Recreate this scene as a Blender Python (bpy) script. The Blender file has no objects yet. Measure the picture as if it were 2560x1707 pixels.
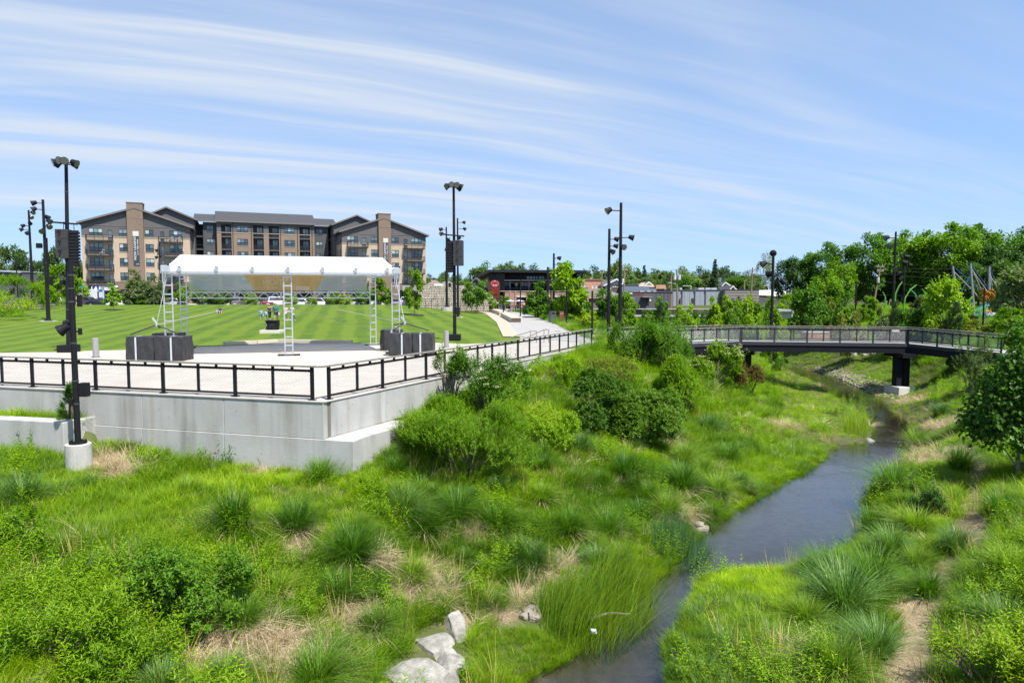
import bpy, math, random
import numpy as np
from mathutils import Vector, Matrix, Euler
random.seed(7); rng = np.random.default_rng(11)
SC = bpy.context.scene; COL = SC.collection
R = math.radians

# ------------------------------------------------------------------ camera, sky, sun, exposure
EYE = 3.3                      # the plaza paving is z = 0; the eye stands 3.3 m above it
PITCH = math.atan(118/1707)
cam_d = bpy.data.cameras.new('camera'); cam_d.sensor_width = 36; cam_d.lens = 24.0
cam_d.clip_start = .1; cam_d.clip_end = 6000
cam = bpy.data.objects.new('camera', cam_d); COL.objects.link(cam)
cam.location = (0, 0, EYE); cam.rotation_euler = (math.pi/2 - PITCH, 0, 0)
SC.camera = cam
SUN_AZ = math.atan2(.62, -.785); SUN_EL = R(59)   # azimuth from +Y towards +X
SUNV = Vector((math.cos(SUN_EL)*math.sin(SUN_AZ), math.cos(SUN_EL)*math.cos(SUN_AZ), math.sin(SUN_EL)))
sd = bpy.data.lights.new('sun', 'SUN'); sd.energy = 4.8; sd.angle = R(.53); sd.color = (1, .955, .89)
sun = bpy.data.objects.new('sun', sd); COL.objects.link(sun)
sun.rotation_euler = SUNV.to_track_quat('Z', 'Y').to_euler()
SC.view_settings.view_transform = 'Standard'; SC.view_settings.look = 'None'
SC.view_settings.exposure = .92; SC.view_settings.gamma = 1
SC.cycles.max_bounces = 8; SC.cycles.transparent_max_bounces = 16
SC.cycles.diffuse_bounces = 3; SC.cycles.glossy_bounces = 3; SC.cycles.caustics_reflective = False; SC.cycles.caustics_refractive = False

W = bpy.data.worlds.new('World'); SC.world = W; W.use_nodes = True
def world():
 nt = W.node_tree; nt.nodes.clear(); N = nt.nodes.new; L = nt.links.new
 out = N('ShaderNodeOutputWorld'); bg = N('ShaderNodeBackground'); bg.inputs[1].default_value = .13
 sky = N('ShaderNodeTexSky'); sky.sky_type = 'NISHITA'; sky.sun_disc = False
 sky.sun_elevation = SUN_EL; sky.sun_rotation = SUN_AZ % (2*math.pi)
 sky.air_density = 1.0; sky.dust_density = .05; sky.ozone_density = 1.3; sky.altitude = 200
 tc = N('ShaderNodeTexCoord'); lv = N('ShaderNodeVectorMath'); lv.operation = 'MULTIPLY_ADD'; L(tc.outputs['Generated'], lv.inputs[0]); lv.inputs[1].default_value = (1, 1, .8); lv.inputs[2].default_value = (0, 0, .2); nv = N('ShaderNodeVectorMath'); nv.operation = 'NORMALIZE'; L(lv.outputs[0], nv.inputs[0]); L(nv.outputs[0], sky.inputs[0]); sep = N('ShaderNodeSeparateXYZ'); L(tc.outputs['Generated'], sep.inputs[0])
 def ma(op, a, b=None, c=None, clamp=False):
  n = N('ShaderNodeMath'); n.operation = op; n.use_clamp = clamp
  for i, v in enumerate((a, b, c)):
   if v is None: continue
   if hasattr(v, 'is_linked'): L(v, n.inputs[i])
   else: n.inputs[i].default_value = v
  return n.outputs[0]
 z = ma('ADD', ma('MAXIMUM', sep.outputs[2], 0.0), .10)
 cx = N('ShaderNodeCombineXYZ'); L(ma('DIVIDE', sep.outputs[0], z), cx.inputs[0]); L(ma('DIVIDE', sep.outputs[1], z), cx.inputs[1])
 def layer(az, sc, seed, det, dist, lo, hi, warp=.5):
  mp = N('ShaderNodeMapping'); mp.vector_type = 'TEXTURE'
  mp.inputs['Rotation'].default_value = (0, 0, R(90-az)); L(cx.outputs[0], mp.inputs[0])
  wn = N('ShaderNodeTexNoise'); wn.inputs['Scale'].default_value = .55; wn.inputs['Detail'].default_value = 2
  L(mp.outputs[0], wn.inputs['Vector'])
  mx = N('ShaderNodeVectorMath'); mx.operation = 'MULTIPLY_ADD'
  L(wn.outputs['Color'], mx.inputs[0]); mx.inputs[1].default_value = (warp, warp*.8, 0); L(mp.outputs[0], mx.inputs[2])
  m2 = N('ShaderNodeMapping'); m2.inputs['Scale'].default_value = sc; m2.inputs['Location'].default_value = (seed, seed*.37, seed*.1)
  L(mx.outputs[0], m2.inputs[0])
  n = N('ShaderNodeTexNoise'); n.inputs['Scale'].default_value = 1; n.inputs['Detail'].default_value = det
  n.inputs['Roughness'].default_value = .58; n.inputs['Distortion'].default_value = dist; L(m2.outputs[0], n.inputs['Vector'])
  mr = N('ShaderNodeMapRange'); mr.interpolation_type = 'SMOOTHSTEP'; L(n.outputs['Fac'], mr.inputs[0])
  mr.inputs[1].default_value = lo; mr.inputs[2].default_value = hi
  return mr.outputs[0]
 a = layer(58, (.16, 1.35, 1), 3.1, 10, .35, .32, .80)        # long streaks
 b = layer(66, (.30, 4.2, 1), 9.7, 10, .5, .34, .84)          # finer fibres
 c = layer(52, (.10, .55, 1), 21.4, 4, .2, .36, .66)        # broad veils
 f = ma('ADD', ma('MULTIPLY', ma('MULTIPLY', a, .55), ma('ADD', ma('MULTIPLY', c, .9), .25)), ma('MULTIPLY', ma('MULTIPLY', b, ma('ADD', c, .35)), .55))
 f = ma('ADD', f, ma('MULTIPLY', c, .16))
 lo = N('ShaderNodeMapRange'); lo.interpolation_type = 'SMOOTHSTEP'; L(sep.outputs[2], lo.inputs[0]); lo.inputs[1].default_value = .0; lo.inputs[2].default_value = .16; lo.inputs[3].default_value = .45; lo.inputs[4].default_value = .92
 f = ma('MULTIPLY', f, lo.outputs[0], clamp=True)
 hz = ma('MULTIPLY', ma('POWER', ma('SUBTRACT', 1.0, ma('MAXIMUM', sep.outputs[2], 0.0)), 9.0), .05)
 f = ma('MINIMUM', ma('ADD', ma('ADD', f, .09), hz), .9)
 mix = N('ShaderNodeMixRGB'); hs = N('ShaderNodeHueSaturation'); hs.inputs['Saturation'].default_value = 1.09; L(sky.outputs[0], hs.inputs['Color']); L(f, mix.inputs[0]); L(hs.outputs[0], mix.inputs[1]); mix.inputs[2].default_value = (3.0, 3.3, 3.72, 1)
 L(mix.outputs[0], bg.inputs[0]); L(bg.outputs[0], out.inputs[0])
world()

# ------------------------------------------------------------------ photograph pixel <-> place
F = 1707.0; CP, SP = math.cos(PITCH), math.sin(PITCH)
def ray(px, py):
 a = (px-1280)/F; b = (853.5-py)/F
 return (a, CP+b*SP, -SP+b*CP)
def atY(px, py, Y):
 d = ray(px, py); t = Y/d[1]; return (d[0]*t, Y, EYE+d[2]*t)
def atZ(px, py, z):
 d = ray(px, py); t = (z-EYE)/d[2]; return (d[0]*t, d[1]*t, z)
def xat(px, Y, py=735): return atY(px, py, Y)[0]
def zat(py, Y, px=1280): return atY(px, py, Y)[2]
def pix(x, y, z):
 x = np.asarray(x, float); y = np.asarray(y, float); z = np.asarray(z, float)-EYE
 fw = y*CP - z*SP; up = y*SP + z*CP
 fw = np.where(fw < .1, .1, fw)
 return 1280+F*x/fw, 853.5-F*up/fw

# ------------------------------------------------------------------ materials
MATS = {}
def nodes(m):
 m.use_nodes = True; nt = m.node_tree; nt.nodes.clear()
 return nt, nt.nodes.new, nt.links.new
def mat(name, col, rough=.8, var=.12, scale=3.0, bump=0.0, metal=0.0, spec=.4, stretch=(1, 1, 1), col2=None, detail=5, bscale=None, world_co=False):
 if name in MATS: return MATS[name]
 m = bpy.data.materials.new(name); MATS[name] = m
 nt, N, L = nodes(m)
 o = N('ShaderNodeOutputMaterial'); p = N('ShaderNodeBsdfPrincipled'); L(p.outputs[0], o.inputs[0])
 p.inputs['Roughness'].default_value = rough; p.inputs['Metallic'].default_value = metal
 p.inputs['Specular IOR Level'].default_value = spec
 if world_co: g = N('ShaderNodeNewGeometry'); co = g.outputs['Position']
 else: g = N('ShaderNodeTexCoord'); co = g.outputs['Object']
 mp = N('ShaderNodeMapping'); mp.inputs['Scale'].default_value = stretch; L(co, mp.inputs[0])
 n = N('ShaderNodeTexNoise'); n.inputs['Scale'].default_value = scale; n.inputs['Detail'].default_value = detail; L(mp.outputs[0], n.inputs['Vector'])
 n.inputs['Roughness'].default_value = .62
 col = tuple(c*.86 for c in col); col2 = tuple(c*.86 for c in col2) if col2 else None
 c1 = tuple(max(0, c*(1-var)) for c in col)+(1,)
 c2 = (tuple(col2)+(1,)) if col2 else tuple(min(1, c*(1+var)) for c in col)+(1,)
 mr = N('ShaderNodeMapRange'); mr.inputs[1].default_value = .3; mr.inputs[2].default_value = .7; L(n.outputs['Fac'], mr.inputs[0])
 mx = N('ShaderNodeMixRGB'); L(mr.outputs[0], mx.inputs[0]); mx.inputs[1].default_value = c1; mx.inputs[2].default_value = c2
 L(mx.outputs[0], p.inputs['Base Color'])
 if bump:
  n2 = N('ShaderNodeTexNoise'); n2.inputs['Scale'].default_value = bscale or scale*6; n2.inputs['Detail'].default_value = 4; L(mp.outputs[0], n2.inputs['Vector'])
  b = N('ShaderNodeBump'); b.inputs['Strength'].default_value = bump; b.inputs['Distance'].default_value = .02; L(n2.outputs['Fac'], b.inputs['Height']); L(b.outputs[0], p.inputs['Normal'])
 return m
LG = 1.35
def leafmat(name, a, b, trans=.4, rough=.45, inst=False, gloss=.25, objvar=.25):
 """foliage: colour runs from a to b by each leaf's own random value and by the plant"""
 if name in MATS: return MATS[name]
 m = bpy.data.materials.new(name); MATS[name] = m; a = tuple(c*LG for c in a); b = tuple(c*LG for c in b)
 nt, N, L = nodes(m)
 o = N('ShaderNodeOutputMaterial'); p = N('ShaderNodeBsdfPrincipled'); t = N('ShaderNodeBsdfTranslucent'); s = N('ShaderNodeMixShader')
 p.inputs['Roughness'].default_value = rough; p.inputs['Specular IOR Level'].default_value = gloss
 at = N('ShaderNodeAttribute'); at.attribute_name = 'rnd'
 mx = N('ShaderNodeMixRGB'); mx.inputs[1].default_value = (*a, 1); mx.inputs[2].default_value = (*b, 1)
 if inst:
  ai = N('ShaderNodeAttribute'); ai.attribute_type = 'INSTANCER'; ai.attribute_name = 'tone'
  q = N('ShaderNodeMath'); q.operation = 'MULTIPLY_ADD'; L(at.outputs['Fac'], q.inputs[0]); q.inputs[1].default_value = .45;
  q2 = N('ShaderNodeMath'); q2.operation = 'MULTIPLY_ADD'; L(ai.outputs['Fac'], q2.inputs[0]); q2.inputs[1].default_value = .95; q2.inputs[2].default_value = -.2
  L(q2.outputs[0], q.inputs[2]); q.use_clamp = True
  fac = q.outputs[0]
 else: fac = at.outputs['Fac']
 L(fac, mx.inputs[0])
 oi = N('ShaderNodeObjectInfo'); hv = N('ShaderNodeHueSaturation')
 r = N('ShaderNodeMapRange'); L(oi.outputs['Random'], r.inputs[0]); r.inputs[3].default_value = 1-objvar; r.inputs[4].default_value = 1+objvar
 r2 = N('ShaderNodeMapRange'); L(oi.outputs['Random'], r2.inputs[0]); r2.inputs[3].default_value = .512; r2.inputs[4].default_value = .49
 L(r.outputs[0], hv.inputs['Value']); L(r2.outputs[0], hv.inputs['Hue']); L(mx.outputs[0], hv.inputs['Color'])
 L(hv.outputs[0], p.inputs['Base Color']);
 tb = N('ShaderNodeMixRGB'); tb.blend_type = 'MULTIPLY'; tb.inputs[0].default_value = 1; L(hv.outputs[0], tb.inputs[1]); tb.inputs[2].default_value = (1.05, 1.3, .35, 1)
 L(tb.outputs[0], t.inputs[0])
 s.inputs[0].default_value = trans; L(p.outputs[0], s.inputs[1]); L(t.outputs[0], s.inputs[2]); L(s.outputs[0], o.inputs[0])
 return m
def glassmat(name, col, rough=.05, spec=.8, var=.3):
 return mat(name, col, rough, var, 1.5, 0, 0, spec)

# ------------------------------------------------------------------ meshes and objects
def mk(name, v, f, mats, parent=None, smooth=False, midx=None, rnd=None, uv=None):
 """fast mesh from numpy arrays; f is (M,k) or a list of lists"""
 me = bpy.data.meshes.new(name)
 v = np.asarray(v, np.float32)
 if isinstance(f, np.ndarray):
  m, k = f.shape
  me.vertices.add(len(v)); me.vertices.foreach_set('co', v.ravel())
  me.loops.add(m*k); me.loops.foreach_set('vertex_index', f.astype(np.int32).ravel())
  me.polygons.add(m); me.polygons.foreach_set('loop_start', np.arange(0, m*k, k, dtype=np.int32))
  me.update(calc_edges=True)
 else:
  me.from_pydata([tuple(map(float, q)) for q in v], [], f); me.update()
 for q in (mats if isinstance(mats, (list, tuple)) else [mats]): me.materials.append(q)
 if midx is not None: me.polygons.foreach_set('material_index', np.asarray(midx, np.int32))
 if smooth: me.polygons.foreach_set('use_smooth', np.ones(len(me.polygons), bool))
 if rnd is not None:
  a = me.attributes.new('rnd', 'FLOAT', 'FACE'); a.data.foreach_set('value', np.asarray(rnd, np.float32))
 return link(name, me, parent)
def link(name, me, parent=None):
 o = bpy.data.objects.new(name, me); COL.objects.link(o)
 if parent is not None: o.parent = parent
 return o
def tag(o, label=None, cat=None, group=None, kind=None):
 if label: o['label'] = label
 if cat: o['category'] = cat
 if group: o['group'] = group
 if kind: o['kind'] = kind
 return o
def thing(name, label, cat, loc=(0, 0, 0), rz=0, group=None):
 o = bpy.data.objects.new(name, None); COL.objects.link(o); o.empty_display_size = .2
 o.location = loc; o.rotation_euler = (0, 0, rz)
 return tag(o, label, cat, group)
KIDS = {}
def copy_tree(o, loc=None, rz=None, scale=None, label=None, group=None, parent=None):
 c = o.copy(); COL.objects.link(c)
 if parent is not None: c.parent = parent
 if loc is not None: c.location = loc
 if rz is not None: c.rotation_euler = (0, 0, rz)
 if scale is not None: c.scale = scale if hasattr(scale, '__len__') else (scale,)*3
 if label: c['label'] = label
 if group: c['group'] = group
 for ch in o.children: copy_tree(ch, parent=c)
 return c
class MB:
 """collects shapes; build() links them as one mesh object"""
 def __init__(s, org=(0, 0, 0)): s.v = []; s.f = []; s.m = []; s.org = org; s.mi = 0
 def add(s, vs, fs):
  b = len(s.v); s.v += [(x-s.org[0], y-s.org[1], z-s.org[2]) for x, y, z in vs]
  for f in fs: s.f.append([b+i for i in f]); s.m.append(s.mi)
  return s
 def box(s, c, d, rz=0, M=None):
  hx, hy, hz = d[0]/2, d[1]/2, d[2]/2
  vs = [(x, y, z) for x in (-hx, hx) for y in (-hy, hy) for z in (-hz, hz)]
  if M is not None: vs = [tuple(M @ Vector(v)) for v in vs]
  cr, sr = math.cos(rz), math.sin(rz)
  vs = [(c[0]+x*cr-y*sr, c[1]+x*sr+y*cr, c[2]+z) for x, y, z in vs]
  return s.add(vs, [(0, 1, 3, 2), (4, 6, 7, 5), (0, 4, 5, 1), (2, 3, 7, 6), (0, 2, 6, 4), (1, 5, 7, 3)])
 def beam(s, a, b, w, h=None, up=(0, 0, 1)):
  """square bar from a to b"""
  h = h or w; a = Vector(a); b = Vector(b); d = (b-a)
  if d.length < 1e-6: return s
  d.normalize(); u = Vector(up)
  if abs(d.dot(u)) > .98: u = Vector((0, 1, 0))
  sd_ = d.cross(u).normalized(); u = sd_.cross(d)
  vs = []
  for p in (a, b):
   for x, z in ((-1, -1), (1, -1), (1, 1), (-1, 1)): vs.append(tuple(p+sd_*(x*w/2)+u*(z*h/2)))
  return s.add(vs, [(3, 2, 1, 0), (4, 5, 6, 7), (0, 1, 5, 4), (1, 2, 6, 5), (2, 3, 7, 6), (3, 0, 4, 7)])
 def tube(s, pts, r, n=6, cap=True):
  pts = [Vector(p) for p in pts]; rs = r if hasattr(r, '__len__') else [r]*len(pts)
  d0 = (pts[1]-pts[0]).normalized(); u = Vector((1, 0, 0)) if abs(d0.x) < .9 else Vector((0, 1, 0))
  vs = []; fs = []
  for i, p in enumerate(pts):
   d = (pts[min(i+1, len(pts)-1)]-pts[max(i-1, 0)]).normalized()
   a = d.cross(u).normalized(); b = a.cross(d); u = b if False else u
   for k in range(n):
    t = 2*math.pi*k/n; vs.append(tuple(p+a*(rs[i]*math.cos(t))+b*(rs[i]*math.sin(t))))
  for i in range(len(pts)-1):
   for k in range(n):
    fs.append((i*n+k, i*n+(k+1) % n, (i+1)*n+(k+1) % n, (i+1)*n+k))
  if cap: fs.append(tuple(range(n))[::-1]); fs.append(tuple((len(pts)-1)*n+k for k in range(n)))
  return s.add(vs, fs)
 def cyl(s, c, r, h, n=12, r2=None): return s.tube([c, (c[0], c[1], c[2]+h)], [r, r if r2 is None else r2], n)
 def prism(s, poly, z0, z1):
  n = len(poly); vs = [(x, y, z0) for x, y in poly]+[(x, y, z1) for x, y in poly]
  ar = sum(poly[i][0]*poly[(i+1) % n][1]-poly[(i+1) % n][0]*poly[i][1] for i in range(n))
  fs = [tuple(range(n))[::-1], tuple(range(n, 2*n))]+[(i, (i+1) % n, n+(i+1) % n, n+i) for i in range(n)]
  if ar < 0: fs = [f[::-1] for f in fs]
  return s.add(vs, fs)
 def poly(s, vs): return s.add(vs, [tuple(range(len(vs)))])
 def build(s, name, mats, parent=None, smooth=False, kind=None, label=None):
  o = mk(name, s.v, s.f, mats, parent, smooth, s.m if max(s.m, default=0) else None)
  if kind: o['kind'] = kind
  if label: o['label'] = label
  return o
def bevel(o, w=.02, seg=2):
 m = o.modifiers.new('bevel', 'BEVEL'); m.width = w; m.segments = seg; m.limit_method = 'ANGLE'; return o
def text(name, body, size, m, parent=None, depth=.01, align='CENTER', width=None):
 cu = bpy.data.curves.new(name, 'FONT'); cu.body = body; cu.size = size; cu.extrude = depth; cu.align_x = align; cu.align_y = 'CENTER'
 tmp = bpy.data.objects.new(name, cu); COL.objects.link(tmp)
 dg = bpy.context.evaluated_depsgraph_get(); me = bpy.data.meshes.new_from_object(tmp.evaluated_get(dg)); me.name = name
 bpy.data.objects.remove(tmp); bpy.data.curves.remove(cu)
 n = len(me.vertices); co = np.empty(n*3, np.float32); me.vertices.foreach_get('co', co); co = co.reshape(-1, 3)
 if width: co[:, 0] *= width/max(1e-6, np.ptp(co[:, 0]))
 me.vertices.foreach_set('co', co.ravel()); me.materials.clear(); me.materials.append(m); me.update()
 return link(name, me, parent)
ORD = 'first second third fourth fifth sixth seventh eighth ninth tenth eleventh twelfth thirteenth fourteenth fifteenth sixteenth seventeenth eighteenth nineteenth twentieth'.split()
def sstep(a, b, x):
 t = np.clip((np.asarray(x, float)-a)/(b-a), 0, 1); return t*t*(3-2*t)
def in_poly(px, py, poly):
 px = np.asarray(px, float); py = np.asarray(py, float); c = np.zeros(px.shape, bool); n = len(poly)
 for i in range(n):
  x0, y0 = poly[i]; x1, y1 = poly[(i+1) % n]
  if y0 == y1: continue
  k = ((y0 > py) != (y1 > py)) & (px < (x1-x0)*(py-y0)/(y1-y0)+x0); c ^= k
 return c
def dist_line(px, py, pts, closed=False):
 px = np.asarray(px, float); py = np.asarray(py, float); d = np.full(px.shape, 1e9); n = len(pts)
 for i in range(n if closed else n-1):
  (x0, y0), (x1, y1) = pts[i], pts[(i+1) % n]; dx, dy = x1-x0, y1-y0; q = dx*dx+dy*dy+1e-9
  t = np.clip(((px-x0)*dx+(py-y0)*dy)/q, 0, 1); d = np.minimum(d, np.hypot(px-x0-t*dx, py-y0-t*dy))
 return d
def vnoise(x, y, s, seed=0):
 """smooth value noise"""
 x = np.asarray(x, float)/s; y = np.asarray(y, float)/s; xi = np.floor(x).astype(int); yi = np.floor(y).astype(int)
 fx = x-xi; fy = y-yi; fx = fx*fx*(3-2*fx); fy = fy*fy*(3-2*fy)
 def h(a, b):
  n = (a*374761393+b*668265263+seed*974711) & 0xffffffff; n = ((n ^ (n >> 13))*1274126177) & 0xffffffff
  return ((n ^ (n >> 16)) & 0xffff)/65535.0
 return (h(xi, yi)*(1-fx)+h(xi+1, yi)*fx)*(1-fy)+(h(xi, yi+1)*(1-fx)+h(xi+1, yi+1)*fx)*fy
# ------------------------------------------------------------------ the lie of the land
WATER = -4.3
A = Vector(atZ(808, 1005, 0)[:2]); P0 = Vector(atZ(0, 967, 0)[:2]); B = Vector(atZ(1490, 863, 0)[:2])
eF = (P0-A).normalized(); nF = Vector((-eF.y, eF.x)); nF = nF if nF.y < 0 else -nF      # front wall runs along eF, faces nF
eR = (B-A).normalized(); nR = Vector((eR.y, -eR.x)); LR = (B-A).length
def LZ(y): return .0083*np.maximum(0, np.asarray(y, float)-46)**1.306-.03
def LAWNZ(x, y): return np.minimum(LZ(y), 1.62)
def PZ(y): return .011*np.maximum(0, np.asarray(y, float)-50)
def LAWN3(x, y):
 d = np.interp(y, [p[1] for p in prom_l], [p[0] for p in prom_l])-np.asarray(x, float); w = sstep(0, 16, d)
 return PZ(y)-.03+(LAWNZ(x, y)-PZ(y))*w
def march(px, py, fn, y0=8, y1=300):
 d = ray(px, py); ys = np.linspace(y0, y1, 4000); x = d[0]/d[1]*ys; z = EYE+d[2]/d[1]*ys
 g = fn(x, ys); k = np.nonzero(z <= g)[0]
 i = k[0] if len(k) else len(ys)-1
 return Vector((float(x[i]), float(ys[i]), float(g[i])))
lawn_edge = [Vector(atZ(px, py, 0)[:2]) for px, py in ((-500, 899), (-200, 889), (0, 882), (130, 880), (250, 876), (300, 875), (380, 871), (453, 868.5), (587, 864), (700, 857.5), (760, 858), (814, 859), (919, 858), (1000, 857), (1082, 856), (1164, 860), (1215, 858), (1300, 858))]
prom_l = [march(px, py, lambda x, y: PZ(y)) for px, py in ((1300, 842), (1271, 806), (1240, 786), (1200, 774))]
prom_r = [march(px, py, lambda x, y: PZ(y)) for px, py in ((1530, 864), (1462, 843), (1423, 827), (1386, 809), (1330, 788), (1280, 778))]
plaza_poly = [tuple(A), tuple(B), tuple(prom_r[0][:2]), tuple(prom_l[0][:2])]+[tuple(p) for p in lawn_edge[::-1]]+[tuple(A+eF*46)]
lawn_poly = [tuple(p) for p in lawn_edge]+[tuple(p[:2]) for p in prom_l]+[(-8, 112), (-75, 112), tuple(march(150, 763, lambda x, y: LZ(y))[:2]), tuple(march(0, 783, lambda x, y: LZ(y))[:2]), tuple(march(-300, 815, lambda x, y: LZ(y))[:2]), (-60, 48)]
prom_poly = [tuple(p[:2]) for p in prom_l]+[(-12, 122), (6, 125)]+[tuple(p[:2]) for p in prom_r[::-1]]
creek_l = [(1230, 1860), (1340, 1690), (1440, 1640), (1500, 1585), (1575, 1500), (1625, 1432), (1700, 1370), (1765, 1310), (1830, 1268), (1915, 1224), (2000, 1178), (2065, 1135), (2082, 1112), (2150, 1104), (2192, 1092), (2196, 1060), (2170, 1028), (2120, 1002), (2085, 980), (2060, 962), (2005, 940), (1950, 922), (1905, 908)]
creek_r = [(1760, 1860), (1706, 1690), (1672, 1620), (1665, 1585), (1705, 1550), (1755, 1440), (1830, 1424), (1962, 1420), (2060, 1392), (2120, 1345), (2152, 1300), (2158, 1250), (2190, 1195), (2230, 1150), (2262, 1128), (2258, 1090), (2240, 1058), (2205, 1025), (2172, 1000), (2140, 976), (2085, 952), (2040, 934), (1960, 912)]
CL = [atZ(px, py, WATER)[:2] for px, py in creek_l]; CR = [atZ(px, py, WATER)[:2] for px, py in creek_r]
for i in range(0, 5): CL[i] = (CL[i][0]-.45, CL[i][1])
for i in range(2, 13): CR[i] = (CR[i][0]+.1, CR[i][1]-.45)
for i in range(13, 23): CL[i] = (CL[i][0]-.8, CL[i][1]-.9)
for i in range(13, 22): CR[i] = (CR[i][0]+.7, CR[i][1]-.1)
far = [(27.5, 88), (26, 100), (27.5, 118), (24, 135)]
CL += [(x-1.6, y) for x, y in far]; CR += [(x+1.6, y) for x, y in far]
creek_poly = CL+CR[::-1]
cps = []
for s, z in ((0, -2.2), (2, -2.15), (6, -2.0), (12, -1.9), (20, -1.8), (35, -1.5), (50, -1.2)):
 p = A+eF*s+nF*.4; cps.append((p.x, p.y, z))
for s, z in ((-1, -2.25), (1, -2.15), (3.5, -1.35), (6, -1.0), (10, -.85), (15, -.6), (20, -.4), (24, -.2), (28, -.1)):
 p = A+eR*s+nR*(1.3 if s < 4 else .5); cps.append((p.x, p.y, z))
for px, py, z in ((0, 1707, -2.7), (-300, 1500, -2.4), (-500, 1250, -2.0), (0, 1400, -2.35), (300, 1300, -2.3), (300, 1600, -2.9), (500, 1707, -3.3), (600, 1400, -2.75), (800, 1250, -2.4), (850, 1600, -3.7), (1000, 1400, -3.3), (1000, 1640, -4.05),
  (1150, 1300, -3.1), (1150, 1570, -4.2), (1300, 1520, -4.22), (1300, 1250, -2.9), (1350, 1390, -3.8), (1450, 1480, -4.2), (1500, 1100, -2.6), (1500, 1250, -3.5), (1600, 1150, -3.2), (1650, 1000, -2.1), (1500, 950, -1.0), (1350, 1000, -1.4), (1300, 1100, -2.1), (1700, 1050, -3.0), (1750, 1150, -3.8),
  (1850, 1000, -3.2), (1950, 1050, -4.0), (1800, 920, -2.0), (1900, 960, -3.4), (1900, 900, -2.8), (1750, 880, -1.2), (1640, 880, -.5), (1560, 880, -.3), (2000, 1000, -4.05), (2100, 1060, -4.24), (2140, 1065, -4.26), (2060, 1012, -4.2), (2110, 1025, -4.24), (1960, 960, -3.9),
  (1800, 1707, -4.15), (1800, 1520, -4.15), (1950, 1550, -4.1), (2000, 1460, -4.1), (2100, 1707, -4.0), (2300, 1600, -3.9), (2300, 1400, -3.8), (2560, 1650, -3.5), (2560, 1400, -3.2), (2800, 1500, -2.8), (2400, 1250, -3.6), (2540, 1210, -3.2), (2300, 1200, -4.0), (2350, 1100, -3.5),
  (2450, 1050, -2.8), (2560, 1080, -2.5), (2800, 1100, -1.6), (2350, 1000, -3.2), (2450, 950, -2.2), (2560, 950, -1.6), (2420, 905, -1.5), (2300, 960, -3.6), (2250, 985, -4.0), (2247, 1003, -4.15), (2200, 985, -4.15), (2290, 1000, -4.0), (2250, 930, -3.2), (2100, 930, -3.9), (2150, 890, -2.7), (2300, 890, -1.9), (2000, 890, -3.5), (1900, 885, -3.2), (2400, 870, -.9),
  (2000, 868, -2.6), (2100, 860, -1.6), (1850, 870, -2.2), (2000, 805, -.5), (1900, 810, -.8), (2150, 806, -.2), (2300, 815, .0), (2450, 822, .0), (2700, 830, .1), (1800, 815, -1.6), (1700, 812, -1.6), (1620, 820, -.5), (1550, 845, -.15), (1450, 815, .3), (1500, 800, .1), (1380, 788, .6), (1900, 782, .3), (2100, 785, .5), (2400, 785, .7)):
 p = atZ(px, py, z); cps.append(p)
for x in (-140, -90, -50, -15, 10, 45, 80, 130):
 for y in (128, 160): cps.append((x, y, 1.05))
for x, y in ((-70, 60), (-75, 85), (-85, 105), (-60, 38), (-50, 28)): cps.append((x, y, float(LAWNZ(0, y))+.15))
for x, y in ((-40, 50), (-25, 60), (-40, 80), (-20, 90), (-10, 70)): cps.append((x, y, float(LAWNZ(0, y))-.3))
for x, y, z in ((60, 80, .6), (80, 60, .3), (60, 45, -.6), (45, 30, -1.2), (30, 15, -2), (20, 5, -2.4), (0, 3, -4.2), (-12, 3, -2.4), (5, 5, -4.4), (12, 4, -3.8), (-30, 12, -1.9), (55, 110, .9)): cps.append((x, y, z))
cps = np.array(cps, float)
def rbf_fit(c):
 n = len(c); D = np.hypot(c[:, None, 0]-c[None, :, 0], c[:, None, 1]-c[None, :, 1])
 M = np.zeros((n+1, n+1)); M[:n, :n] = D+np.eye(n)*.25; M[:n, n] = 1; M[n, :n] = 1
 return np.linalg.solve(M, np.append(c[:, 2], 0))
RW = rbf_fit(cps)
low_a = Vector(atZ(157, 1056, -.85)[:2]); low_b = Vector(atZ(0, 1048, -.85)[:2]); eL = (low_b-low_a).normalized()
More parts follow.
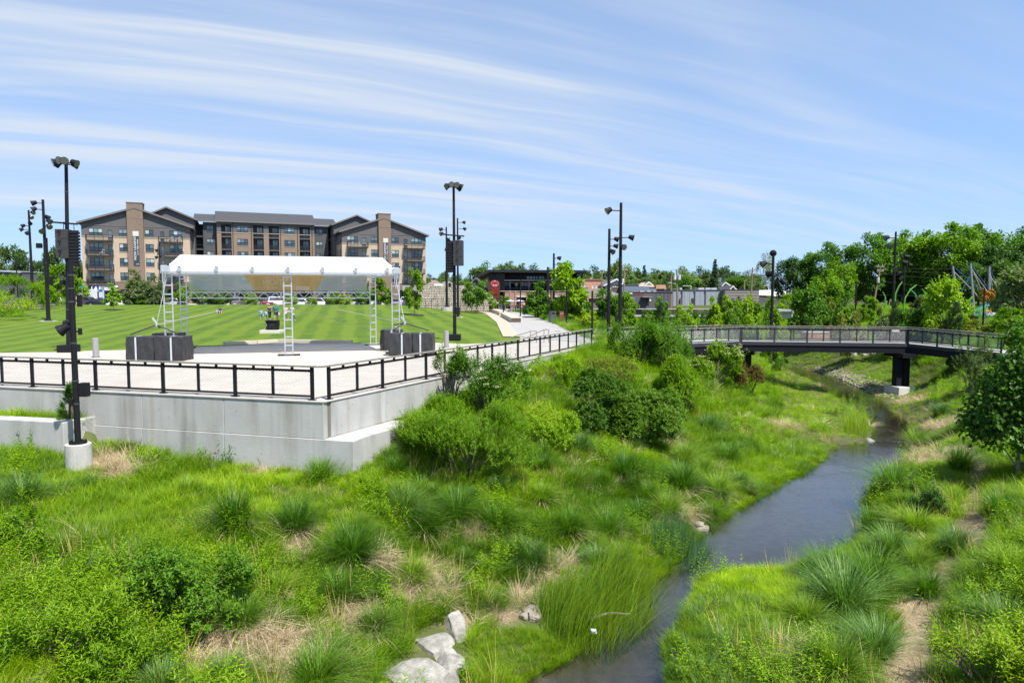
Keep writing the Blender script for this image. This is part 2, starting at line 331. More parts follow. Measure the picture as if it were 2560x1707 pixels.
def ground(x, y):
 x = np.asarray(x, float); y = np.asarray(y, float); sh = x.shape; x = x.ravel(); y = y.ravel(); g = np.empty(len(x))
 for i in range(0, len(x), 20000):
  a, b = x[i:i+20000], y[i:i+20000]
  g[i:i+20000] = np.hypot(a[:, None]-cps[None, :, 0], b[:, None]-cps[None, :, 1]) @ RW[:-1]+RW[-1]
 w = np.maximum(sstep(135, 160, y), np.maximum(sstep(-95, -150, x), sstep(110, 170, x)))
 g = g*(1-w)+1.05*w
 g = g+(vnoise(x, y, 1.3, 1)-.5)*.22*(y < 60)+(vnoise(x, y, .55, 2)-.5)*.10*(y < 45)+(vnoise(x, y, 5, 3)-.5)*.3
 near = (y < 140) & (np.abs(x-18) < 40)
 dc = np.full(len(x), 50.0); ins = np.zeros(len(x), bool)
 dc[near] = dist_line(x[near], y[near], creek_poly, True); ins[near] = in_poly(x[near], y[near], creek_poly)
 g = np.where(ins, WATER-.04-np.minimum(.34, .45*dc)+.05*(vnoise(x, y, .5, 5)-.5), np.where(dc < 12, np.minimum(np.maximum(g, WATER+.05+.16*np.minimum(dc, 1.2)), WATER+.07+.48*dc+.03*dc*dc), g))
 # level earth held by the low wall
 t = (x-low_a.x)*eL.x+(y-low_a.y)*eL.y; q = -((x-low_a.x)*nF.x+(y-low_a.y)*nF.y)
 g = np.where((q > .5) & (q < 2.6) & (t > 0), np.maximum(g, -.98), g)
 pl = in_poly(x, y, plaza_poly); g = np.where(pl, np.minimum(g, -.45), g)
 lw = in_poly(x, y, lawn_poly); g = np.where(lw, np.minimum(g, LAWN3(x, y)-.3), g)
 pm = in_poly(x, y, prom_poly); g = np.where(pm, np.minimum(g, PZ(y)-.25), g)
 return g.reshape(sh)
def gz(x, y): return float(ground(np.array([x]), np.array([y]))[0])
def onland(px, py, y0=8, y1=320):
 """the place on the ground seen at a pixel"""
 return march(px, py, ground, y0, y1)

# ground sheet: fine near the camera, coarse towards the horizon
def axis(parts):
 out = []
 for a, b, s in parts: out += list(np.arange(a, b, s))
 return np.array(out+[parts[-1][1]])
gx = axis([(-2500, -300, 220), (-300, -80, 12), (-80, -26, 1.6), (-26, 36, .36), (36, 90, 1.4), (90, 300, 12), (300, 2500, 220)])
gy = axis([(-60, 4, 4), (4, 46, .36), (46, 90, .8), (90, 170, 2.5), (170, 420, 25), (420, 3500, 300)])
GX, GY = np.meshgrid(gx, gy); GZ = ground(GX, GY)
nx, ny = len(gx), len(gy)
idx = np.arange(nx*ny).reshape(ny, nx)
gf = np.stack([idx[:-1, :-1], idx[:-1, 1:], idx[1:, 1:], idx[1:, :-1]], -1).reshape(-1, 4)
path_px = [(2255, 1760), (2275, 1640), (2300, 1520), (2345, 1440), (2415, 1385), (2432, 1300), (2445, 1230), (2425, 1165), (2400, 1120)]
PATH = [tuple(onland(px, py)[:2]) for px, py in path_px]
STRAW = [(560, 1300, 45), (745, 1360, 50), (960, 1410, 65), (1010, 1490, 70), (610, 1610, 120), (720, 1640, 120), (520, 1650, 90), (900, 1560, 80), (1075, 1445, 80), (1190, 1330, 50), (1110, 1480, 55), (1310, 1490, 75), (1370, 1440, 70), (1550, 1205, 38), (1730, 1290, 40), (1700, 1270, 36), (1680, 1115, 40), (1960, 1640, 70), (2330, 1150, 75), (2390, 1120, 50), (270, 1150, 70), (1965, 1065, 45), (1430, 1420, 50), (1250, 1540, 60), (300, 1180, 60), (650, 1180, 40), (1420, 1160, 40), (2360, 1060, 45), (1540, 1330, 45), (1660, 1300, 40), (2290, 1000, 40), (1150, 1560, 60), (830, 1690, 70)]
STRAWW = [(*onland(px, py)[:2], r) for px, py, r in STRAW]
def straw_at(x, y):
 s = np.zeros(np.shape(x))
 for cx, cy, r in STRAWW:
  rr = r/F*math.hypot(cx, cy)*1.0; s = np.maximum(s, 1-sstep(.35*rr, 1.05*rr, np.hypot((x-cx), (y-cy)*.75)))
 dp = dist_line(x, y, PATH); s = np.maximum(s, 1-sstep(.22, .75, dp+.4*(vnoise(x, y, .8, 9)-.5)))
 return np.clip(s*1.1-(vnoise(x, y, .6, 8)-.5)*.5, 0, 1)
def wet_at(x, y):
 return 1-sstep(.03, .34, np.where(in_poly(x, y, creek_poly), 0, dist_line(x, y, creek_poly, True)))
def gmat():
 m = bpy.data.materials.new('meadow soil'); nt, N, L = nodes(m)
 o = N('ShaderNodeOutputMaterial'); p = N('ShaderNodeBsdfPrincipled'); p.inputs['Roughness'].default_value = .95; p.inputs['Specular IOR Level'].default_value = .15; L(p.outputs[0], o.inputs[0])
 g = N('ShaderNodeNewGeometry')
 def noise(s, d=6):
  n = N('ShaderNodeTexNoise'); n.inputs['Scale'].default_value = s; n.inputs['Detail'].default_value = d; L(g.outputs['Position'], n.inputs['Vector']); return n
 def mix(f, a, b):
  x = N('ShaderNodeMixRGB')
  for i, v in enumerate((f, a, b)):
   if hasattr(v, 'is_linked'): L(v, x.inputs[i])
   else: x.inputs[i].default_value = v if i == 0 else (*v, 1)
  return x.outputs[0]
 n1, n2 = noise(1.6), noise(14, 8)
 green = mix(n1.outputs['Fac'], (.045, .075, .012), (.085, .125, .02))
 green = mix(n2.outputs['Fac'], green, (.07, .07, .03))
 at = N('ShaderNodeAttribute'); at.attribute_name = 'straw'
 mp = N('ShaderNodeMapping'); mp.inputs['Scale'].default_value = (1, .35, 1); mp.inputs['Rotation'].default_value = (0, 0, .6); L(g.outputs['Position'], mp.inputs[0])
 n3 = N('ShaderNodeTexNoise'); n3.inputs['Scale'].default_value = 26; n3.inputs['Detail'].default_value = 9; L(mp.outputs[0], n3.inputs['Vector'])
 straw = mix(n3.outputs['Fac'], (.14, .10, .06), (.38, .30, .20))
 c = mix(at.outputs['Fac'], green, straw)
 aw = N('ShaderNodeAttribute'); aw.attribute_name = 'wet'
 n4 = noise(3.0, 9); c = mix(aw.outputs['Fac'], c, mix(n4.outputs['Fac'], (.028, .024, .016), (.12, .10, .07)))
 am = N('ShaderNodeAttribute'); am.attribute_name = 'mulch'
 c = mix(am.outputs['Fac'], c, mix(n2.outputs['Fac'], (.03, .022, .016), (.075, .055, .04)))
 L(c, p.inputs['Base Color'])
 b = N('ShaderNodeBump'); b.inputs['Strength'].default_value = .6; b.inputs['Distance'].default_value = .05; L(n3.outputs['Fac'], b.inputs['Height']); L(b.outputs[0], p.inputs['Normal'])
 return m
go = mk('ground', np.stack([GX.ravel(), GY.ravel(), GZ.ravel()], 1), gf, gmat(), smooth=True); go['kind'] = 'structure'
fx, fy = GX.ravel(), GY.ravel(); nr = (fy < 70) & (fy > 2) & (np.abs(fx) < 60)
for nm, fn in (('straw', straw_at), ('wet', wet_at)):
 v = np.zeros(len(fx), np.float32); v[nr] = fn(fx[nr], fy[nr]); a = go.data.attributes.new(nm, 'FLOAT', 'POINT'); a.data.foreach_set('value', v)
bed_poly = [tuple(march(-300, 815, lambda x, y: LZ(y))[:2]), tuple(march(0, 783, lambda x, y: LZ(y))[:2]), tuple(march(150, 763, lambda x, y: LZ(y))[:2]), (-84, 112), (-110, 100), (-90, 70)]
v = in_poly(fx, fy, bed_poly).astype(np.float32); a = go.data.attributes.new('mulch', 'FLOAT', 'POINT'); a.data.foreach_set('value', v)

# water: one sheet with a small riffle drop
def water():
 m = bpy.data.materials.new('creek water'); nt, N, L = nodes(m)
 o = N('ShaderNodeOutputMaterial'); mx = N('ShaderNodeMixShader'); t = N('ShaderNodeBsdfTransparent'); gl = N('ShaderNodeBsdfGlossy'); fr = N('ShaderNodeLayerWeight'); pw = N('ShaderNodeMath'); pw.operation = 'POWER'; pw.inputs[1].default_value = 3.0; sc_ = N('ShaderNodeMath'); sc_.operation = 'MULTIPLY_ADD'; sc_.inputs[1].default_value = .92; sc_.inputs[2].default_value = .05
 t.inputs[0].default_value = (.66, .68, .62, 1); gl.inputs['Roughness'].default_value = .035; fr.inputs[0].default_value = .5
 tc = N('ShaderNodeNewGeometry')
 mp = N('ShaderNodeMapping'); mp.inputs['Scale'].default_value = (1, 1.5, 1); L(tc.outputs['Position'], mp.inputs[0])
 n1 = N('ShaderNodeTexNoise'); n1.inputs['Scale'].default_value = 5.5; n1.inputs['Detail'].default_value = 4; n1.inputs['Distortion'].default_value = .6; L(mp.outputs[0], n1.inputs['Vector'])
 n2 = N('ShaderNodeTexNoise'); n2.inputs['Scale'].default_value = .5; L(tc.outputs['Position'], n2.inputs['Vector'])
 mr = N('ShaderNodeMapRange'); mr.inputs[1].default_value = .35; mr.inputs[2].default_value = .7; mr.inputs[3].default_value = .10; mr.inputs[4].default_value = .38; L(n2.outputs['Fac'], mr.inputs[0])
 b = N('ShaderNodeBump'); b.inputs['Distance'].default_value = .03; L(mr.outputs[0], b.inputs['Strength']); L(n1.outputs['Fac'], b.inputs['Height'])
 L(b.outputs[0], fr.inputs['Normal']); L(b.outputs[0], gl.inputs['Normal'])
 L(fr.outputs['Facing'], pw.inputs[0]); L(pw.outputs[0], sc_.inputs[0]); L(sc_.outputs[0], mx.inputs[0]); L(t.outputs[0], mx.inputs[1]); L(gl.outputs[0], mx.inputs[2]); L(mx.outputs[0], o.inputs[0])
 vs = []; fs = []; n = 26
 for (x0, y0), (x1, y1) in zip(CL, CR):
  d = math.hypot(x1-x0, y1-y0); ux, uy = (x1-x0)/d, (y1-y0)/d; e = .9
  for k in range(n):
   t_ = -e+(d+2*e)*k/(n-1); x, y = x0+ux*t_, y0+uy*t_
   vs.append((x, y, WATER-.06+.09*float(sstep(19.5, 20.6, y+.1*x))))
 for i in range(len(CL)-1):
  for k in range(n-1): fs.append((i*n+k, i*n+k+1, (i+1)*n+k+1, (i+1)*n+k))
 w = mk('creek_water', vs, np.array(fs), m, smooth=True); w['kind'] = 'structure'
water()

# lawn with mowing bands
def lawn():
 m = bpy.data.materials.new('mown lawn'); nt, N, L = nodes(m)
 o = N('ShaderNodeOutputMaterial'); p = N('ShaderNodeBsdfPrincipled'); p.inputs['Roughness'].default_value = .8; p.inputs['Specular IOR Level'].default_value = .2; L(p.outputs[0], o.inputs[0])
 g = N('ShaderNodeNewGeometry'); mp = N('ShaderNodeMapping'); mp.vector_type = 'TEXTURE'; mp.inputs['Rotation'].default_value = (0, 0, math.atan(.232)); L(g.outputs['Position'], mp.inputs[0])
 sp = N('ShaderNodeSeparateXYZ'); L(mp.outputs[0], sp.inputs[0])
 n0 = N('ShaderNodeTexNoise'); n0.inputs['Scale'].default_value = .10; n0.inputs['Detail'].default_value = 3; L(g.outputs['Position'], n0.inputs['Vector'])
 a = N('ShaderNodeMath'); a.operation = 'MULTIPLY_ADD'; L(n0.outputs['Fac'], a.inputs[0]); a.inputs[1].default_value = 1.9; L(sp.outputs[0], a.inputs[2])
 q = N('ShaderNodeMath'); q.operation = 'MULTIPLY'; L(a.outputs[0], q.inputs[0]); q.inputs[1].default_value = 2*math.pi/2.25
 sn = N('ShaderNodeMath'); sn.operation = 'SINE'; L(q.outputs[0], sn.inputs[0])
 mr = N('ShaderNodeMapRange'); mr.interpolation_type = 'SMOOTHSTEP'; mr.inputs[1].default_value = -.55; mr.inputs[2].default_value = .55; L(sn.outputs[0], mr.inputs[0])
 n1 = N('ShaderNodeTexNoise'); n1.inputs['Scale'].default_value = .35; n1.inputs['Detail'].default_value = 6; L(g.outputs['Position'], n1.inputs['Vector'])
 ms = N('ShaderNodeMapping'); ms.inputs['Scale'].default_value = (1, .16, 1); L(mp.outputs[0], ms.inputs[0])
 n2 = N('ShaderNodeTexNoise'); n2.inputs['Scale'].default_value = 7; n2.inputs['Detail'].default_value = 8; L(ms.outputs[0], n2.inputs['Vector'])
 def mix(f, a_, b_):
  x = N('ShaderNodeMixRGB')
  for i, v in enumerate((f, a_, b_)):
   if hasattr(v, 'is_linked'): L(v, x.inputs[i])
   else: x.inputs[i].default_value = v if i == 0 else (*v, 1)
  return x.outputs[0]
 fac = N('ShaderNodeMath'); fac.operation = 'MULTIPLY_ADD'; L(n2.outputs['Fac'], fac.inputs[0]); fac.inputs[1].default_value = .9; fac.inputs[2].default_value = -.32
 f2 = N('ShaderNodeMath'); f2.operation = 'MULTIPLY_ADD'; f2.use_clamp = True; L(mr.outputs[0], f2.inputs[0]); f2.inputs[1].default_value = .52; L(fac.outputs[0], f2.inputs[2])
 c = mix(f2.outputs[0], (.046, .096, .004), (.108, .165, .008))
 rr = N('ShaderNodeMapRange'); rr.inputs[1].default_value = .40; rr.inputs[2].default_value = .72; rr.inputs[4].default_value = .55; L(n1.outputs['Fac'], rr.inputs[0])
 c = mix(rr.outputs[0], c, (.125, .165, .010))
 L(c, p.inputs['Base Color'])
 b = N('ShaderNodeBump'); b.inputs['Strength'].default_value = .5; b.inputs['Distance'].default_value = .04; L(n2.outputs['Fac'], b.inputs['Height']); L(b.outputs[0], p.inputs['Normal'])
 xs = np.arange(-80, 14, 1.0); ys = np.arange(36, 113, 1.0); X, Y = np.meshgrid(xs, ys)
 Z = LAWN3(X, Y)+.04*(vnoise(X, Y, 6, 4)-.5)*(Y > 50); nxx, nyy = len(xs), len(ys); ii = np.arange(nxx*nyy).reshape(nyy, nxx)
 f = np.stack([ii[:-1, :-1], ii[:-1, 1:], ii[1:, 1:], ii[1:, :-1]], -1).reshape(-1, 4)
 cx = X.ravel()[f].mean(1); cy = Y.ravel()[f].mean(1)
 keep = in_poly(cx, cy, lawn_poly) | (dist_line(cx, cy, lawn_poly, True) < 1.6)
 keep &= ~((cx > np.interp(cy, [p.y for p in prom_l], [p.x for p in prom_l])+1.2) & (cy > 40))
 keep &= ~in_poly(cx, cy, bed_poly)
 l = mk('lawn', np.stack([X.ravel(), Y.ravel(), Z.ravel()], 1), f[keep], m, smooth=True); l['kind'] = 'structure'
lawn()

# ------------------------------------------------------------------ paving
M_conc = mat('plaza concrete', (.45, .412, .362), .85, .12, .8, .15, bscale=30, world_co=True)
M_joint = mat('joint filler', (.16, .15, .135), .9, .1, 4)
def clip(poly, a, b, c):
 """keeps the part of a polygon with a*x+b*y<=c"""
 out = []; n = len(poly)
 for i in range(n):
  p, q = poly[i], poly[(i+1) % n]; dp, dq = a*p[0]+b*p[1]-c, a*q[0]+b*q[1]-c
  if dp <= 0: out.append(p)
  if (dp < 0 < dq) or (dq < 0 < dp):
   t = dp/(dp-dq); out.append((p[0]+(q[0]-p[0])*t, p[1]+(q[1]-p[1])*t))
 return out
def paving():
 pp = [tuple(A-eF*0-nF*.38-nR*.38), tuple(B-nR*.38)]+list(plaza_poly[2:-1])+[tuple(A+eF*46-nF*.38)]
 base = MB(); base.prism(pp, -.4, -.05); o = base.build('plaza', M_joint, kind='structure')
 u = eF; v = Vector((-eF.y, eF.x)); v = v if v.y > 0 else -v
 gap = .009; su, sv = 3.6, 3.4
 ext = [((Vector(p)-A).dot(u), (Vector(p)-A).dot(v)) for p in plaza_poly]
 i0, i1 = math.floor(min(e[0] for e in ext)/su), math.ceil(max(e[0] for e in ext)/su); j0, j1 = 0, math.ceil(max(e[1] for e in ext)/sv)
 for i in range(i0, i1):
  for j in range(j0, j1):
   pl = list(pp)
   for (d, lim, sgn) in ((u, (i+1)*su-gap, 1), (u, i*su+gap, -1), (v, (j+1)*sv-gap, 1), (v, j*sv+gap, -1)):
    pl = clip(pl, d.x*sgn, d.y*sgn, (lim+A.dot(d))*sgn)
    if len(pl) < 3: break
   if len(pl) < 3: continue
   q = []
   for p in pl:
    if not q or math.hypot(p[0]-q[-1][0], p[1]-q[-1][1]) > 1e-3: q.append(p)
   if len(q) > 2 and math.hypot(q[0][0]-q[-1][0], q[0][1]-q[-1][1]) < 1e-3: q.pop()
   if len(q) < 3: continue
   ar = abs(sum(q[k][0]*q[(k+1) % len(q)][1]-q[(k+1) % len(q)][0]*q[k][1] for k in range(len(q))))/2
   if ar < .05: continue
   cx, cy = sum(p[0] for p in q)/len(q), sum(p[1] for p in q)/len(q)
   b = MB(); b.prism(q, -.048, random.uniform(-.0015, .0015)); b.build('paving_slab', M_conc, o)
 # promenade of small unit pavers rising to the brewery
 m = bpy.data.materials.new('unit pavers'); nt, N, L = nodes(m)
 ou = N('ShaderNodeOutputMaterial'); p = N('ShaderNodeBsdfPrincipled'); p.inputs['Roughness'].default_value = .85; L(p.outputs[0], ou.inputs[0])
 g = N('ShaderNodeNewGeometry'); mp = N('ShaderNodeMapping'); mp.inputs['Rotation'].default_value = (0, 0, .5); L(g.outputs['Position'], mp.inputs[0])
 br = N('ShaderNodeTexBrick'); br.inputs['Scale'].default_value = 1; br.inputs['Brick Width'].default_value = .6; br.inputs['Row Height'].default_value = .3; br.inputs['Mortar Size'].default_value = .012
 br.inputs['Color1'].default_value = (.34, .33, .315, 1); br.inputs['Color2'].default_value = (.27, .265, .25, 1); br.inputs['Mortar'].default_value = (.2, .19, .18, 1); L(mp.outputs[0], br.inputs['Vector']); L(br.outputs['Color'], p.inputs['Base Color'])
 vs = []; fs = []; n = 14
 Ls = [(p.x, p.y) for p in prom_l]+[(-12, 122)]; Rs = [(p.x, p.y) for p in prom_r]+[(6, 125)]
 def samp(P, t):
  k = min(int(t*(len(P)-1)), len(P)-2); f = t*(len(P)-1)-k; return P[k][0]+(P[k+1][0]-P[k][0])*f, P[k][1]+(P[k+1][1]-P[k][1])*f
 for i in range(25):
  a = samp(Ls, i/24); b = samp(Rs, i/24)
  for k in range(n):
   x, y = a[0]+(b[0]-a[0])*k/(n-1), a[1]+(b[1]-a[1])*k/(n-1); vs.append((x, y, float(PZ(y))+.012))
 for i in range(24):
  for k in range(n-1): fs.append((i*n+k, i*n+k+1, (i+1)*n+k+1, (i+1)*n+k))
 mk('promenade', vs, np.array(fs), m)['kind'] = 'structure'
 # pale edging strip and seat kerb between lawn and promenade
 e = MB()
 for i in range(len(prom_l)-1):
  a, b = prom_l[i], prom_l[i+1]; d = (b-a).normalized(); s = Vector((-d.y, d.x, 0))
  w = 1.3
  e.add([tuple(a+s*.0+Vector((0, 0, .03))), tuple(a+s*w+Vector((0, 0, .03))), tuple(b+s*w+Vector((0, 0, .03))), tuple(b+Vector((0, 0, .03)))], [(0, 1, 2, 3)])
 e.build('edging_strip', mat('warm edging concrete', (.43, .37, .29), .85, .08, 2), kind='structure')
paving()

# ------------------------------------------------------------------ retaining walls
def concmat():
 m = bpy.data.materials.new('board formed concrete'); nt, N, L = nodes(m)
 o = N('ShaderNodeOutputMaterial'); p = N('ShaderNodeBsdfPrincipled'); p.inputs['Roughness'].default_value = .85; p.inputs['Specular IOR Level'].default_value = .25; L(p.outputs[0], o.inputs[0])
 g = N('ShaderNodeNewGeometry')
 def noise(sc, s, d, off=0):
  mp = N('ShaderNodeMapping'); mp.inputs['Scale'].default_value = sc; mp.inputs['Location'].default_value = (off, off*.7, off*.3); L(g.outputs['Position'], mp.inputs[0])
  n = N('ShaderNodeTexNoise'); n.inputs['Scale'].default_value = s; n.inputs['Detail'].default_value = d; n.inputs['Roughness'].default_value = .6; L(mp.outputs[0], n.inputs['Vector']); return n.outputs['Fac']
 def mix(f, a, b, mode='MIX'):
  x = N('ShaderNodeMixRGB'); x.blend_type = mode
  for i, v in enumerate((f, a, b)):
   if hasattr(v, 'is_linked'): L(v, x.inputs[i])
   else: x.inputs[i].default_value = v if i == 0 else (*v, 1)
  return x.outputs[0]
 def rng_(v, a, b, c=0, d=1):
  r = N('ShaderNodeMapRange'); L(v, r.inputs[0])
  for i, q in zip((1, 2, 3, 4), (a, b, c, d)): r.inputs[i].default_value = q
  return r.outputs[0]
 c = mix(noise((1, 1, 1), .9, 6), (.30, .298, .288), (.45, .445, .43))
 st = rng_(noise((1, 1, .12), 1.5, 6, 3), .47, .70, 0, .6)
 msk = rng_(noise((1, 1, .4), .5, 3, 8), .36, .55)
 mm = N('ShaderNodeMath'); mm.operation = 'MULTIPLY'; L(st, mm.inputs[0]); L(msk, mm.inputs[1])
 c = mix(mm.outputs[0], c, (.14, .125, .095))
 c = mix(rng_(noise((1, 1, .03), 3.4, 3, 17), .60, .78, 0, .45), c, (.52, .505, .47))
 rs = rng_(noise((1, 1, .02), 1.1, 2, 29), .64, .72, 0, .35)
 c = mix(rs, c, (.30, .17, .075))
 vo = N('ShaderNodeTexVoronoi'); vo.inputs['Scale'].default_value = 2.6; L(g.outputs['Position'], vo.inputs['Vector'])
 c = mix(rng_(vo.outputs['Distance'], .035, .08, .7, 0), c, (.13, .125, .11))
 L(c, p.inputs['Base Color'])
 b = N('ShaderNodeBump'); b.inputs['Strength'].default_value = .25; b.inputs['Distance'].default_value = .02; L(noise((1, 1, 1), 12, 6), b.inputs['Height']); L(b.outputs[0], p.inputs['Normal'])
 return m
M_wall = concmat()
def walls():
 t = thing('retaining_wall', 'tall pale concrete wall holding up the plaza, streaked with grey rain stains', 'retaining wall', (A.x, A.y, 0))
 def V(p, z): return (p.x, p.y, z)
 def slab(name, o, e, n, s0, s1, z0, z1, out, thick=.35):
  """a length of wall from s0 to s1 along e, its face `out` proud of the wall line"""
  a = o+e*s0+n*out; b = o+e*s1+n*out; c = b-n*thick; d = a-n*thick
  m = MB(t.location); m.prism([tuple(a), tuple(b), tuple(c), tuple(d)], z0, z1); return bevel(m.build(name, M_wall, t), .012, 1)
 g = .008
 s = 0.0; cuts = [0, 3.6, 6.8, 10.1, 13.3, 16.6, 20, 24, 28, 32, 36, 40, 44]
 for a, b in zip(cuts, cuts[1:]):
  slab('wall_panel', A, eF, nF, a+(g if a else -.0), b-g, -1.15, -.02, 0)
  slab('footing_panel', A, eF, nF, a+(g if a else -1.02), b-g, -2.9, -1.16, .035, .6)
 cuts = [.02, 2.9, 6.2, 9.6, 13, 16.4, 19.8, LR]
 for a, b in zip(cuts, cuts[1:]):
  slab('wall_panel', A, eR, nR, a+g if a > .1 else .352, b-g, -1.15 if a < 3 else -1.6, -.02, 0)
 # the low step beside the corner
 d = A+eR*3.6
 q = [A+nR*.95-nF*.3, d+nR*.95, d, A-nF*.3]
 m = MB(t.location); m.prism([tuple(p) for p in q], -2.9, -1.155); bevel(m.build('step_block', M_wall, t), .012, 1)
 # thin coping lip under the railing
 M_cop = mat('coping concrete', (.46, .43, .38), .85, .08, 1.5, world_co=True)
 for e, n, s0, s1 in ((eF, nF, 0, 44), (eR, nR, 0, LR)):
  a, b = A+e*s0+n*.03, A+e*s1+n*.03; m = MB(t.location); m.prism([tuple(a), tuple(b), tuple(b-n*.42), tuple(a-n*.42)], -.018, .012 if e is eF else .009); m.build('coping', M_cop, t)
 core = MB(t.location); q = [A+eF*44, A, B, B-nR*.3, A-nR*.25-nF*.25, A+eF*44-nF*.3]
 core.prism([tuple(p-nF*.06-nR*.03) for p in q], -2.8, -.06); core.build('backing', M_joint, t)
 # low wall further along the bank
 t2 = thing('low_garden_wall', 'short low concrete wall in the grass beside the lamp pole footing', 'garden wall', (low_a.x, low_a.y, -1.8))
 m = MB(t2.location); m.prism([tuple(low_a), tuple(low_a+eL*28), tuple(low_a+eL*28-nF*.62), tuple(low_a-nF*.62)], -2.7, -.85); bevel(m.build('wall_face', M_wall, t2), .02, 2)
 m = MB(t2.location); b = low_a-nF*.622; m.prism([tuple(b), tuple(b+eL*.3), tuple(b+eL*.3-nF*1.3), tuple(b-nF*1.3)], -2.7, -.87); bevel(m.build('return_wall', M_wall, t2), .02, 2)
walls()
# ------------------------------------------------------------------ railings
M_black = mat('black painted steel', (.012, .013, .015), .6, .15, 8, spec=.18)
M_grey_steel = mat('dark grey steel', (.05, .053, .058), .5, .12, 6, spec=.5)
M_plank = mat('weathered rail board', (.20, .175, .15), .8, .3, 9, .3, stretch=(1, 1, 1), col2=(.30, .27, .24))
M_wire = mat('stainless mesh wire', (.45, .45, .45), .35, .1, 5, metal=.7)
M_alu = mat('brushed aluminium', (.56, .57, .58), .38, .10, 6, metal=.55, spec=.6)
M_fabric = leafmat('white canopy fabric', (.62, .62, .63), (.62, .62, .63), .45, .6, objvar=0)
for n_ in M_fabric.node_tree.nodes:
 if n_.type == 'MIX_RGB' and n_.blend_type == 'MULTIPLY': n_.inputs[2].default_value = (1, 1, 1, 1)
M_tarp = mat('black ballast cover', (.028, .028, .030), .5, .3, 6, .35, bscale=9, spec=.5)
def wire_panel(w, h, step=.075):
 """diamond wire mesh in the x z plane, corner at the origin"""
 m = MB(); r = .003
 def seg(a, b):
  d = Vector((b[0]-a[0], 0, b[1]-a[1])); d.normalize(); s = Vector((-d.z, 0, d.x))*r; y = Vector((0, r, 0))
  vs = []
  for p in (a, b):
   P = Vector((p[0], 0, p[1])); vs += [tuple(P+s), tuple(P-s*.5+y), tuple(P-s*.5-y)]
  m.add(vs, [(0, 1, 4, 3), (1, 2, 5, 4), (2, 0, 3, 5)])
 k = .62
 c = -w*k
 while c < h:
  for sg in (1, -1):
   pts = []
   x0 = max(0, -c/k); x1 = min(w, (h-c)/k)
   if x1-x0 > .02:
    a, b = (x0, c+k*x0), (x1, c+k*x1)
    if sg < 0: a, b = (w-a[0], a[1]), (w-b[0], b[1])
    seg(a, b)
  c += step
 me = bpy.data.meshes.new('mesh_panel'); me.from_pydata(m.v, [], m.f); me.update(); return me
PANEL = {}
def railing(root, a, b, za, zb, n, thick0=0, side=None, hand=True, pre='', wires=True, ends=True, hr=1.07, shade=None):
 """posts, rails, planks and wire panels from a to b in n bays; parts of root"""
 a = Vector((*a[:2], za)); b = Vector((*b[:2], zb)); o = Vector(root.location); d = (b-a); L_ = d.length; u = Vector((d.x, d.y, 0)).normalized()
 ang = math.atan2(d.y, d.x); tilt = -math.asin(d.z/L_); steel = shade or M_black
 bay = L_/n
 def P(t, h): return a+d*(t/L_)+Vector((0, 0, h))
 def part(name, fn, m):
  q = MB(o); fn(q); return q.build(name, m, root)
 part('handrail_board', lambda q: q.beam(P(-.06 if ends else 0, hr-.02), P(L_+.06, hr-.02), .16, .04), M_plank)
 part('top_rail', lambda q: q.beam(P(0, hr-.155), P(L_, hr-.155), .05, .075), steel)
 part('bottom_rail', lambda q: q.beam(P(0, .12), P(L_, .12), .05, .06), steel)
 for i in range(n+1):
  t = i*bay; big = (i+thick0) % 2 == 0
  def f(q):
   w = .105 if big else .07
   q.box(P(t, (hr-.04)/2+.005 if big else (.09+hr-.04)/2), (w, .07, hr-.04-.01 if big else hr-.13), ang)
   if big: q.box(P(t, .012), (.22, .16, .018), ang)
  part('post', f, steel)
  if i < n: part('bracket', lambda q: q.box(P(t+bay/2, hr-.079), (.07, .06, .08), ang), steel)
 if wires:
  key = (round(bay, 3), hr)
  if key not in PANEL: PANEL[key] = wire_panel(bay-.06, hr-.35, .075); PANEL[key].materials.append(M_wire)
  for i in range(n):
   w = link('mesh_panel', PANEL[key], root); w.location = P(i*bay+.03, .155)-o; w.rotation_euler = Euler((0, tilt, ang))
def plaza_rail():
 c = A-nF*.16-nR*.16
 t = thing('plaza_railing', 'black railing with wire mesh along the front edge of the plaza', 'railing', (c.x, c.y, 0))
 a = c+eF*.33; q = MB(t.location); q.beam((c.x, c.y, 1.062), (a.x, a.y, 1.062), .16, .04); q.build('handrail_board', M_plank, t); railing(t, a, a+eF*42, .012, .012, 30, 0)
 t = thing('plaza_railing', 'black railing with wire mesh along the creek side of the plaza', 'railing', (c.x, c.y, 0))
 a = c+eR*.33; q = MB(t.location); q.beam((c.x, c.y, 1.06), (a.x, a.y, 1.06), .16, .04); q.build('handrail_board', M_plank, t); railing(t, a, c+eR*(LR-.5), .009, .009, 18, 0)
plaza_rail()

# ------------------------------------------------------------------ light poles, speakers
def flood(root, p, yaw, down, s=1.0, stem=None):
 """a drum shaped floodlight: body, rim and lens"""
 o = Vector(root.location); p = Vector(p)
 D = Vector((math.sin(yaw)*math.cos(down), math.cos(yaw)*math.cos(down), -math.sin(down)))
 q = MB(o); q.tube([p-D*.24*s, p-D*.20*s, p-D*.02*s, p+D*.18*s], [.08*s, .16*s, .19*s, .25*s], 14)
 if stem is not None: q.tube([stem, Vector(stem)*.3+p*.7, p-D*.12*s], .035*s, 6)
 h = q.build('floodlight', M_black, root, smooth=False)
 q = MB(o); q.tube([p+D*.182*s, p+D*.19*s], [.225*s, .22*s], 14); q.build('lens', M_lens, h)
 return h
M_lens = mat('lamp lens', (.10, .10, .095), .15, .1, 4, spec=.8)
M_pier = mat('cast concrete pier', (.46, .45, .42), .9, .18, 2.5, .3, stretch=(1, 1, .5), bscale=18)
